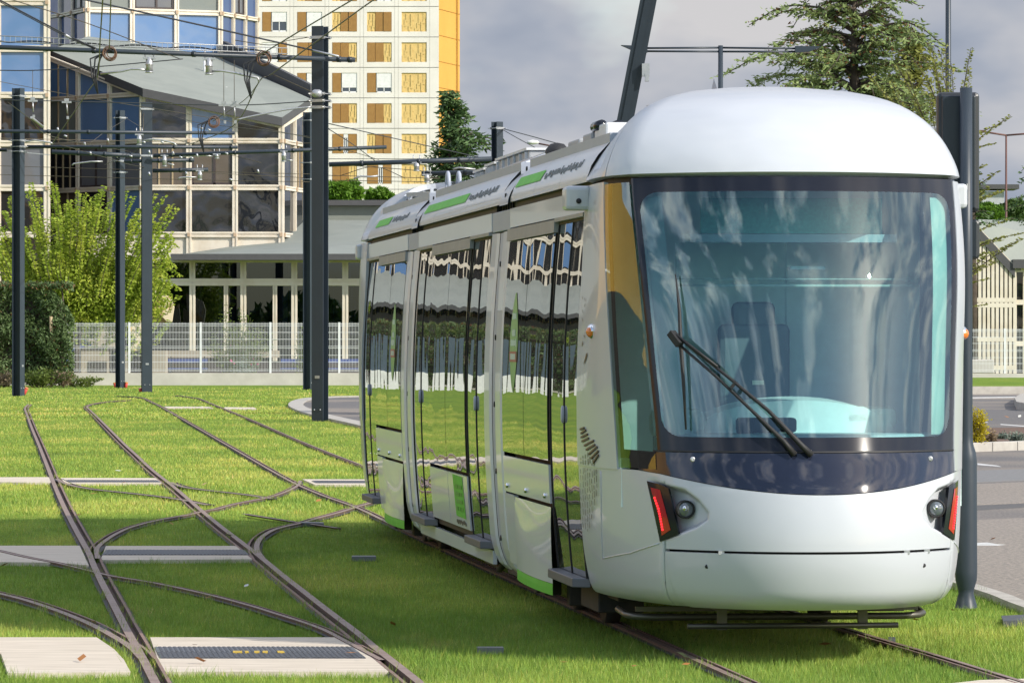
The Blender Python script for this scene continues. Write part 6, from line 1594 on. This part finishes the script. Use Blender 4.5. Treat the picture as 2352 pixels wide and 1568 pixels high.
# ----------------------------------------------------------------- vegetation
def leaves_obj(name, C, D, ln, wd, m, parent=None, fold=.25, rs=None):
    """one mesh of rhombic leaves: C centres, D directions (n,3), ln lengths, wd widths"""
    rs = rs or np.random.default_rng(5)
    C = np.asarray(C, float); D = np.asarray(D, float); n = len(C)
    D = D / (np.linalg.norm(D, axis=1, keepdims=True) + 1e-9); r = rs.normal(size=(n, 3)); s = np.cross(D, r); s /= (np.linalg.norm(s, axis=1, keepdims=True) + 1e-9); u = np.cross(s, D)
    ln = np.broadcast_to(ln, n)[:, None]; wd = np.broadcast_to(wd, n)[:, None]
    V = np.empty((n, 4, 3), np.float32)
    V[:, 0] = C - D * ln * .5; V[:, 2] = C + D * ln * .5
    V[:, 1] = C + s * wd * .5 + u * wd * fold; V[:, 3] = C - s * wd * .5 + u * wd * fold
    me = bpy.data.meshes.new(name); me.vertices.add(4 * n); me.loops.add(4 * n); me.polygons.add(n)
    me.vertices.foreach_set('co', V.ravel()); me.loops.foreach_set('vertex_index', np.arange(4 * n, dtype=np.int32)); me.polygons.foreach_set('loop_start', np.arange(0, 4 * n, 4, dtype=np.int32)); me.update()
    return link(name, me, m, parent)
M['lf_hornbeam'] = leafmat('hornbeam_leaf', [(.14, .235, .024), (.30, .41, .045), (.45, .52, .075), (.55, .54, .10)], 1.1, .45)
M['lf_hedge'] = leafmat('hedge_spray', [(.06, .10, .036), (.10, .155, .058), (.15, .20, .085)], 1.6, .2)
M['lf_hedge_brown'] = leafmat('hedge_brown', [(.20, .085, .03), (.12, .06, .03)], 3, .2)
M['lf_cedar'] = leafmat('cedar_needle', [(.10, .16, .06), (.20, .27, .095), (.32, .37, .14)], 1.5, .2)
M['lf_cedar_dark'] = leafmat('dark_cedar_needle', [(.04, .085, .03), (.085, .15, .052), (.15, .22, .08)], .7, .2)
M['lf_olive'] = leafmat('olive_leaf', [(.12, .145, .03), (.23, .25, .06), (.34, .34, .09)], 2.0, .35)
M['lf_pine'] = leafmat('bright_pine', [(.06, .14, .014), (.11, .22, .022), (.18, .31, .035)], .5, .3)
M['lf_yellow'] = leafmat('yellow_leaf', [(.25, .25, .02), (.55, .46, .02), (.68, .60, .05)], 5, .4)
M['lf_grey'] = leafmat('silver_leaf', [(.12, .16, .12), (.25, .30, .25)], 6, .2)
M['lf_shrub'] = leafmat('shrub_leaf', [(.06, .10, .02), (.13, .18, .035), (.22, .26, .06)], 2.2, .35)
M['lf_dry'] = leafmat('dry_stem', [(.25, .19, .12), (.36, .28, .18)], 8, .3)
M['lf_far'] = leafmat('far_leaf', [(.03, .06, .015), (.06, .11, .025), (.11, .18, .04)], .4, .3)
M['pink'] = mat('pink_flower', (.7, .10, .28), .6)

def shoot_tree(name, label, cat, base, shoots, leaf, m, seed, dens=14, fill=0, fillbox=None, trunk=None, group=None, droop=.5, twigr=.010):
    """shoots: polylines of 3D points; leaves sit alternately along them"""
    rs = np.random.default_rng(seed); t = thing(name, label, cat, tuple(base), 0, group); b = Vector(base)
    C, D = [], []; mb = MB()
    for path in shoots:
        p = [Vector(q) - b for q in path]; L_ = sum((p[i + 1] - p[i]).length for i in range(len(p) - 1)); n = max(3, int(L_ * dens)); pp = catmull(p, 6)
        mb.tube(pp[::2] + ([pp[-1]] if len(pp) % 2 == 0 else []), [twigr * (1.6 - 1.3 * k / max(1, len(pp[::2]))) for k in range(len(pp[::2]) + (1 if len(pp) % 2 == 0 else 0))], 4, caps=False)
        for k in range(n):
            f = (k + rs.random()) / n * (len(pp) - 1); i = min(len(pp) - 2, int(f)); q = pp[i].lerp(pp[i + 1], f - i); tg = (pp[i + 1] - pp[i]).normalized()
            a = rs.uniform(0, 6.283); side = Vector((math.cos(a), math.sin(a) * .8, 0)); d = (side + tg * .35 + Vector((0, 0, -droop * rs.random()))).normalized()
            C.append(q + d * leaf * .55); D.append(d)
    if fill:
        (cx, cy, cz), (rx, ry, rz) = fillbox
        for k in range(fill):
            v = rs.normal(size=3); v /= np.linalg.norm(v); r = rs.random() ** .45
            C.append(Vector((cx + v[0] * rx * r, cy + v[1] * ry * r, cz + v[2] * rz * r)) - b); D.append(Vector((v[0] + rs.normal() * .6, v[1] + rs.normal() * .6, -.5 + rs.normal() * .5)))
    if trunk: mb.tube([Vector(q) - b for q in trunk], [.14 - .08 * k / len(trunk) for k in range(len(trunk))], 8)
    mb.build('trunk', M['bark'], t); n = len(C)
    leaves_obj('crown', C, D, leaf * rs.uniform(.7, 1.25, n), leaf * .55 * rs.uniform(.7, 1.2, n), m, t, rs=rs); return t
# young hornbeam with upright shoots behind the poles
rs = np.random.default_rng(11); d0 = 217.0; tb = gd(172, CY + FOC * EYE / d0); sh = []
tops = [(20, 452), (70, 420), (62, 440), (112, 418), (124, 422), (128, 440), (150, 470), (180, 440), (198, 446), (232, 436), (240, 428), (262, 440), (280, 470), (290, 440), (306, 452), (330, 470), (356, 446), (378, 452), (394, 472), (408, 478), (40, 480), (90, 455), (160, 460), (215, 450), (318, 480), (345, 500), (8, 520), (400, 545), (385, 600), (412, 680), (398, 560)]
for k in range(330):
    if k < len(tops): X, Y = tops[k]
    else: X = rs.uniform(-45, 396); Y = rs.uniform(458, 742) + abs(X - 200) * .12
    dd = d0 + rs.uniform(-1.7, 1.7); top = at(X, Y, dd); ln = rs.uniform(1.6, 3.0) if Y < 560 else rs.uniform(.8, 1.7)
    bx_ = top.x + (tb.x - top.x) * min(.5, ln * .14); bs = Vector((bx_, dd + rs.uniform(-.3, .3), top.z - ln))
    sh.append([bs, bs.lerp(top, .5) + Vector((rs.uniform(-.1, .1), 0, .05)), top])
for k in range(40):
    X = rs.uniform(290, 415); Y = rs.uniform(560, 745) - (X - 290) * .3; dd = d0 + rs.uniform(-1.2, 1.2); p = at(X, Y, dd); sh.append([p + Vector((-.8, 0, .35)), p + Vector((-.3, 0, .25)), p])
shoot_tree('young_tree', 'bright yellow green young tree with upright leafy shoots behind the catenary poles', 'tree', tb, sh, .18, M['lf_hornbeam'], 3, dens=46, fill=17000, fillbox=(tuple(at(195, 676, d0)), (4.0, 1.7, 1.75)), trunk=[tb, tb + Vector((.1, 0, 1.6)), tb + Vector((.3, 0, 3.2))])
# dark clipped conifer hedge
def hedge(X0, X1, d, ytop, dep, n, label, size, seed, taper=True):
    rs = np.random.default_rng(seed); a = at(X0, CY, d).x; b = at(X1, CY, d).x; zt = zat(ytop, d); t = thing('hedge', label, 'hedge', ((a + b) / 2, d, 0)); ox = (a + b) / 2
    x = rs.uniform(a, b, n); z = rs.uniform(.15, zt, n) ; y = d + dep / 2 - dep * rs.uniform(0, 1, n) ** .5
    if taper:
        f = (x - b + 1.4) / 1.4; z = np.where(f > 0, .4 + (z - .4) * (1 - .35 * f ** 2), z)
    nz_ = .25 * np.sin(x * 2.3) + .22 * np.sin(z * 2.9 + x) + .15 * np.sin(x * 5.1 + z * 3.7); y = y + nz_; topn = rs.random(n) < .16; z = np.where(topn, zt + rs.normal(0, .07, n), z)
    C = np.stack([x - ox, y - d, z], 1); D = np.stack([rs.normal(0, .6, n), -rs.uniform(.2, 1, n), rs.normal(.1, .6, n)], 1)
    br = rs.random(n) < np.where(z > zt - .25, .28, .02)
    leaves_obj('foliage', C[~br], D[~br], size * rs.uniform(.6, 1.4, (~br).sum()), size * .38, M['lf_hedge'], t, rs=rs); leaves_obj('dry_sprays', C[br], D[br], size * .8, size * .25, M['lf_hedge_brown'], t, rs=rs)
    mb = MB(); mb.box((0, .25, zt / 2 - .25), (b - a - .9, dep * .5, zt - .8))
    for k in range(int((b - a) / .6)): mb.tube([(a - ox + .3 + k * .6, 0, -.05), (a - ox + .4 + k * .6, -.05, zt * .5), (a - ox + .2 + k * .6, .1, zt * .95)], .04, 5)
    mb.build('stem', M['bark'], t); return t
hedge(-60, 168, 207, 657, 1.7, 15000, 'dark green clipped conifer hedge with browned top at the left edge', .20, 21)
hedge(-1900, -62, 207, 660, 1.7, 16000, 'long dark conifer hedge continuing past the left edge', .34, 22, taper=False)
def shrub(name, label, X, Y0, Y1, d, rx, m, n, leaf, seed, base=None, flowers=0, cat='shrub', dirup=.4):
    rs = np.random.default_rng(seed); c = at(X, (Y0 + Y1) / 2, d); rz = (Y1 - Y0) / 2 * d / FOC; b = Vector((c.x, d, max(0, c.z - rz) if base is None else base)); t = thing(name, label, cat, tuple(b)); rx = rx * d / FOC
    mb = MB(); C, D = [], []
    for k in range(max(10, n // 60)):
        a = rs.uniform(0, 6.283); q = rs.random() ** .5; e = Vector((math.cos(a) * rx * q, math.sin(a) * rx * .7 * q, (c.z + rz - b.z) * rs.uniform(.55, 1.02) * (1 - .35 * q * q))); s0 = Vector((e.x * .25, e.y * .25, -.05))
        mid = s0.lerp(e, .55) + Vector((0, 0, .1 * rz)); mb.tube([s0, mid, e], [leaf * .10, leaf * .07, leaf * .03], 4, caps=False)
        for j in range(60):
            f = .15 + .85 * rs.random(); p = s0.lerp(mid, f / .55) if f < .55 else mid.lerp(e, (f - .55) / .45); v = Vector(rs.normal(size=3)); v.z = abs(v.z) * dirup + v.z * .3; C.append(p + v * leaf * .8); D.append(v)
    mb.build('stem', M['bark'], t); nn = len(C); leaves_obj('foliage', C, D, leaf * rs.uniform(.6, 1.3, nn), leaf * .5, M[m], t, rs=rs)
    if flowers:
        mb = MB()
        for k in range(flowers): p = Vector(C[int(rs.integers(nn))]); mb.lathe(p + Vector((0, -.25, .1)), [(0, -.05), (.07, 0), (0, .05)], 6)
        mb.build('flower', M['pink'], t)
    return t
shrub('flowering_shrub', 'loose green shrub with a few pink flowers behind the mesh fence', 545, 700, 862, 222, 88, 'lf_shrub', 4200, .13, 31, base=0, flowers=9)
shrub('flowering_shrub', 'small green shrub behind the mesh fence by the white curtain', 688, 712, 800, 224, 26, 'lf_shrub', 700, .12, 32, base=0)
shrub('silver_shrub', 'silvery low shrub behind the mesh fence under the flowering shrub', 560, 800, 875, 220, 36, 'lf_grey', 900, .10, 33, base=0)
shrub('weed_clump', 'tall scruffy weeds between the hedge foot and the concrete wall', 95, 838, 884, 203, 75, 'lf_shrub', 1800, .13, 34, base=0)
shrub('weed_clump', 'low green weeds growing against the concrete wall right of the hedge', 185, 862, 886, 204, 55, 'lf_shrub', 900, .12, 35, base=0)
shrub('weed_clump', 'dry brown weeds at the foot of the hedge, left edge', 5, 850, 885, 203, 50, 'lf_dry', 900, .13, 36, base=0)
shrub('weed_clump', 'dry straw stems in front of the concrete wall beside the hedge', 150, 846, 884, 203.5, 40, 'lf_dry', 500, .12, 37, base=0)
db = FOC * (EYE - .12) / (1022 - CY)
shrub('yellow_bush', 'small bright yellow leaved bush beside the signal post', 2246, 926, 1024, db, 24, 'lf_yellow', 1500, .05, 41, base=.12, cat='bush')
shrub('dry_tuft', 'dry brown tuft right of the yellow bush', 2277, 988, 1022, db + 1, 14, 'lf_dry', 700, .05, 42, base=.12, cat='bush')
shrub('silver_shrub', 'silver green low shrub in the planting bed at the right edge', 2335, 992, 1020, db + 2, 24, 'lf_grey', 900, .05, 43, base=.12, cat='bush')
shrub('silver_shrub', 'small silver green shrub between the dry tuft and the right edge', 2300, 996, 1010, db + 5, 10, 'lf_grey', 300, .05, 44, base=.12, cat='bush')

def conifer(name, label, X, d, ytop, prof, m, nbr, spray, seed, ylow=700, lean=0.0, up=.15, droop=.25, brown=0.0, group=None, xdir=None):
    """layered cedar: prof(f) gives branch length in pixels at height fraction f (0 low, 1 top) for left and right"""
    rs = np.random.default_rng(seed); s = FOC / d; b = gd(X, CY + FOC * EYE / d); t = thing(name, label, 'tree', tuple(b), 0, group); zt = zat(ytop, d); zl = zat(ylow, d)
    mb = MB(); mb.tube([(0, 0, -.1), (0, 0, zt * .4), (lean * .6, 0, zt * .75), (lean, 0, zt)], [zt * .022, zt * .018, zt * .010, .02], 9); C, D, W_ = [], [], []
    for k in range(nbr):
        f = (k + rs.random()) / nbr; z = zl + (zt - zl) * f; a = rs.uniform(0, 6.283); lr = prof(f); base = (lr[1] if math.cos(a) > 0 else lr[0]) / s
        L_ = base * (rs.uniform(.42, .9) if k % 4 else 1.0) * (.45 + .55 * abs(math.cos(a))); ca_, sa_ = math.cos(a), math.sin(a) * .8; pts = []
        dr = droop * rs.uniform(.4, 1.5); uu = up * rs.uniform(.3, 1.8)
        for j in range(6):
            q = j / 5; pts.append(Vector((lean * f + ca_ * L_ * q + rs.normal() * .03 * L_, sa_ * L_ * q, z + L_ * (uu * math.sin(q * 2.0) - dr * q ** 2.5))))
        mb.tube(pts, [max(.01, .05 * zt / 12 * (1 - j / 6)) for j in range(6)], 4, caps=False)
        nt_ = max(5, int(L_ * 9 / (spray / .16)))
        for j in range(nt_):
            q = .12 + .88 * (j + rs.random()) / nt_; i = min(4, int(q * 5)); p = pts[i].lerp(pts[i + 1], q * 5 - i); tw = L_ * .24 * (1.15 - q) + spray * .8
            for sd in (1, -1):
                dv = Vector((ca_ * .6 - sd * sa_ * .8, sa_ * .6 + sd * ca_ * .8, rs.uniform(-.35, .15))); nn = max(2, int(tw / spray * 2.2))
                for h in range(nn):
                    c = p + dv * tw * (h + rs.random()) / nn + Vector((0, 0, -.10 * tw * (h / nn) ** 2)); C.append(c + Vector(rs.normal(size=3)) * spray * .18); D.append(dv + Vector((rs.normal() * .55, rs.normal() * .55, rs.normal() * .35 - .1))); W_.append(rs.random() < brown * (1 if z > zt * .75 else .25))
    mb.build('trunk', M['bark'], t); C = np.array([tuple(c) for c in C]); D = np.array([tuple(c) for c in D]); W_ = np.array(W_); n = len(C)
    leaves_obj('crown', C[~W_], D[~W_], spray * rs.uniform(.6, 1.4, (~W_).sum()), spray * .30, M[m], t, rs=rs)
    if W_.any(): leaves_obj('dry_cones', C[W_], D[W_], spray * .7, spray * .35, M['lf_hedge_brown'], t, rs=rs)
    return t
conifer('cedar_tree', 'large blue green cedar with long drooping left branches behind the tram roof', 1962, 120, -95, lambda f: ((390 if f < .45 else 345 if f < .62 else 190) * (1.05 - .55 * f), 265 * (1.1 - .5 * f)), 'lf_cedar', 145, .18, 51, ylow=330, droop=.26, up=.24, brown=.10)
conifer('pine_tree', 'yellowish conifer standing directly behind the large cedar', 2085, 150, 78, lambda f: (110 * (1 - f) + 25, 100 * (1 - f) + 25), 'lf_olive', 90, .30, 52, ylow=330, droop=.1, up=.5)
conifer('cedar_tree', 'dark green cedar in front of the apartment tower corner', 1034, 300, 220, lambda f: (60 * (1.1 - f) + 10, (215 if f < .62 else 120) * (1.1 - f ** .9) + 12), 'lf_cedar_dark', 170, .50, 53, ylow=500, droop=.12, up=.30)
conifer('cedar_tree', 'dark cedar branches entering at the right edge above the grey house', 2395, 230, 340, lambda f: (120 * (1.0 - f * .8), 90), 'lf_cedar_dark', 46, .24, 54, ylow=520, droop=.2, up=.15)
conifer('cedar_tree', 'small dark cedar peeping out right of the signal box', 2235, 235, 350, lambda f: (60, 66 * (1.05 - f)), 'lf_cedar_dark', 34, .24, 55, ylow=520, droop=.15, up=.12)
# slender young tree with upright sprigs at the right
rs = np.random.default_rng(61); dt = 62.0; tb = gd(2196, CY + FOC * EYE / dt); sh = []
tips = [(2000, 175), (2022, 200), (2046, 185), (2060, 150), (2082, 165), (2098, 140), (2120, 128), (2140, 112), (2148, 150), (2162, 120), (2172, 105), (2185, 150), (2230, 112), (2226, 160), (2215, 190), (2322, 266), (2300, 285), (2285, 330), (2290, 395), (2275, 430), (2262, 452), (2300, 440), (2318, 505), (2352, 535), (2345, 548), (2300, 552), (2330, 560), (2290, 600), (2275, 640), (2262, 700), (2255, 610), (2268, 580), (2250, 400), (2262, 380), (2040, 260), (2070, 240), (2100, 230), (2110, 280), (2130, 210), (2140, 250), (2150, 300), (2090, 300), (2160, 200)]
for X, Y in tips:
    dd = dt + rs.uniform(-.7, .7); top = at(X, Y, dd); y0 = min(760, Y + rs.uniform(120, 230)) if X < 2235 else Y + (X - 2200) * rs.uniform(.35, .8); r0 = at(2196 + (X - 2196) * (.35 if X < 2235 else .05), y0, dt); sh.append([r0, r0.lerp(top, .5) + Vector((rs.uniform(-.05, .05), 0, .04)), top])
shoot_tree('slender_tree', 'slender olive green young tree with long thin sprigs around the signal post', 'tree', tb, sh, .055, M['lf_olive'], 9, dens=75, trunk=[tb, at(2196, 700, dt), at(2180, 400, dt)], droop=.1, twigr=.006)
# rounded bright pine, distant trees
def clump_tree(name, label, X, Y0, Y1, d, rx, m, n, leaf, seed, group=None):
    rs = np.random.default_rng(seed); b = gd(X, CY + FOC * EYE / d); t = thing(name, label, 'tree', tuple(b), 0, group); zc = zat((Y0 + Y1) / 2, d); rz = (Y1 - Y0) / 2 * d / FOC; rx = rx * d / FOC
    mb = MB(); mb.tube([(0, 0, -.2), (.1, 0, zc * .6), (0, 0, zc)], [.3, .22, .12], 8); C, D = [], []
    nc = 26
    for k in range(nc):
        v = rs.normal(size=3); v /= np.linalg.norm(v); v[2] = abs(v[2]) * 1.0 - .25; q = rs.random() ** .35; c = Vector((v[0] * rx * q * .85, v[1] * rx * q * .6, zc + v[2] * rz * q * .85)); r = rx * rs.uniform(.20, .36); mb.tube([(0, 0, zc * .7), c], [.08, .03], 4, caps=False)
        for j in range(n // nc): w = rs.normal(size=3); w /= np.linalg.norm(w); w[2] *= .75; rr = r * rs.random() ** .3; C.append(c + Vector(w) * rr); D.append(Vector(w) + Vector(rs.normal(size=3)) * .5)
    mb.build('trunk', M['bark'], t); nn = len(C); leaves_obj('crown', C, D, leaf * rs.uniform(.6, 1.4, nn), leaf * .5, M[m], t, rs=rs); return t
clump_tree('umbrella_pine', 'bright green rounded pine top over the low wing roof, next to the tallest pole', 790, 414, 480, 330, 75, 'lf_pine', 7000, .42, 71)
clump_tree('umbrella_pine', 'smaller bright green pine top left of the dark cedar', 872, 426, 480, 335, 34, 'lf_pine', 2500, .42, 72)
for X, Y0, Y1, d, rx, m, lb in [(2268, 458, 540, 300, 50, 'lf_pine', 'bright green distant tree below the grey house'), (2335, 440, 540, 310, 46, 'lf_far', 'dark green distant tree at the right edge'), (2200, 430, 540, 320, 60, 'lf_far', 'dark distant tree behind the signal boxes'),
                                (-350, 470, 780, 222, 170, 'lf_hornbeam', 'leafy tree beyond the left edge, mirrored in the tram windows'), (-760, 640, 780, 215, 120, 'lf_shrub', 'second leafy tree beyond the left edge, mirrored in the tram windows'), (-1200, 600, 790, 216, 130, 'lf_hornbeam', 'third leafy tree beyond the left edge, mirrored in the tram windows')]:
    clump_tree('leafy_tree', lb, X, Y0, Y1, d, rx, m, 4200, .34 if d > 250 else .2, int(abs(X)) + 5)
# small vegetation on the parapet line and a far wood behind the camera (seen only as reflection)
rs = np.random.default_rng(81); n = 5200; x = rs.uniform(-190, 190, n); h = 9 + 4 * np.sin(x * .07) + 3 * np.sin(x * .21 + 1); z = rs.random(n) ** .8 * h; C = np.stack([x, -170 + rs.normal(0, 5, n), z], 1)
o = leaves_obj('far_wood', C, rs.normal(size=(n, 3)), rs.uniform(1.5, 4, n), 1.6, M['lf_far'], rs=rs); o['kind'] = 'stuff'; o['label'] = 'far off dark wood on the horizon behind the camera'
# slate screens on a white wall and an ochre block further left, mirrored in the tram
t = thing('slate_screen', 'slate blue screens on a white plinth beyond the left edge', 'screen', tuple(gd(-700, CY + FOC * EYE / 190)))
mb = MB(); mb2 = MB()
for k in range(16):
    X = -1900 + k * 105; p = at(X, CY, 190) - Vector(t.location); w = 1.25 if k % 3 else .8; mb.box((p.x, 0, 2.15), (w, .12, 2.2)); mb2.box((p.x, 0, .5), (w + .05, .3, 1.1))
mb.build('panel', mat('slate_panel', (.075, .105, .14), .6), t); mb2.build('plinth', M['lamp_white'], t)
t = thing('ochre_block', 'ochre rendered block beyond the left edge, mirrored in the cab side window', 'building', (-78, 118, 0)); mb = MB(); mb.box((0, 0, 10), (80, 14, 20)); mb.box((22, -49, 7), (14, 86, 14)); w = mb.build('wall', M['ochre'], t); mb = MB(); mb.box((22.2, -49, 1.4), (14.6, 86.4, 2.8)); mb.box((0, -.2, 1.3), (80, 14.4, 2.6)); mb.build('dark_base', M['casement'], t); mb = MB()
for k in range(26): mb.box((-38 + k * 3, -7.0, 1.2), (1.2, .12, 1.6))
mb.build('window', M['pane_dark'], t)
# move every origin-based thing to its own base
def rebase(t):
    lo = Vector((1e9,) * 3); hi = -lo
    for ch in t.children:
        if ch.type != 'MESH' or not len(ch.data.vertices): continue
        v = np.empty(len(ch.data.vertices) * 3, np.float32); ch.data.vertices.foreach_get('co', v); v = v.reshape(-1, 3); a, b = v.min(0), v.max(0)
        for i in range(3): lo[i] = min(lo[i], a[i]); hi[i] = max(hi[i], b[i])
    c = Vector(((lo.x + hi.x) / 2, (lo.y + hi.y) / 2, max(0, lo.z)))
    for ch in t.children: ch.location = ch.location - c
    t.location = c
for o in [o for o in S.objects if o.type == 'EMPTY' and o.parent is None and o.location.length < 1e-6]: rebase(o)
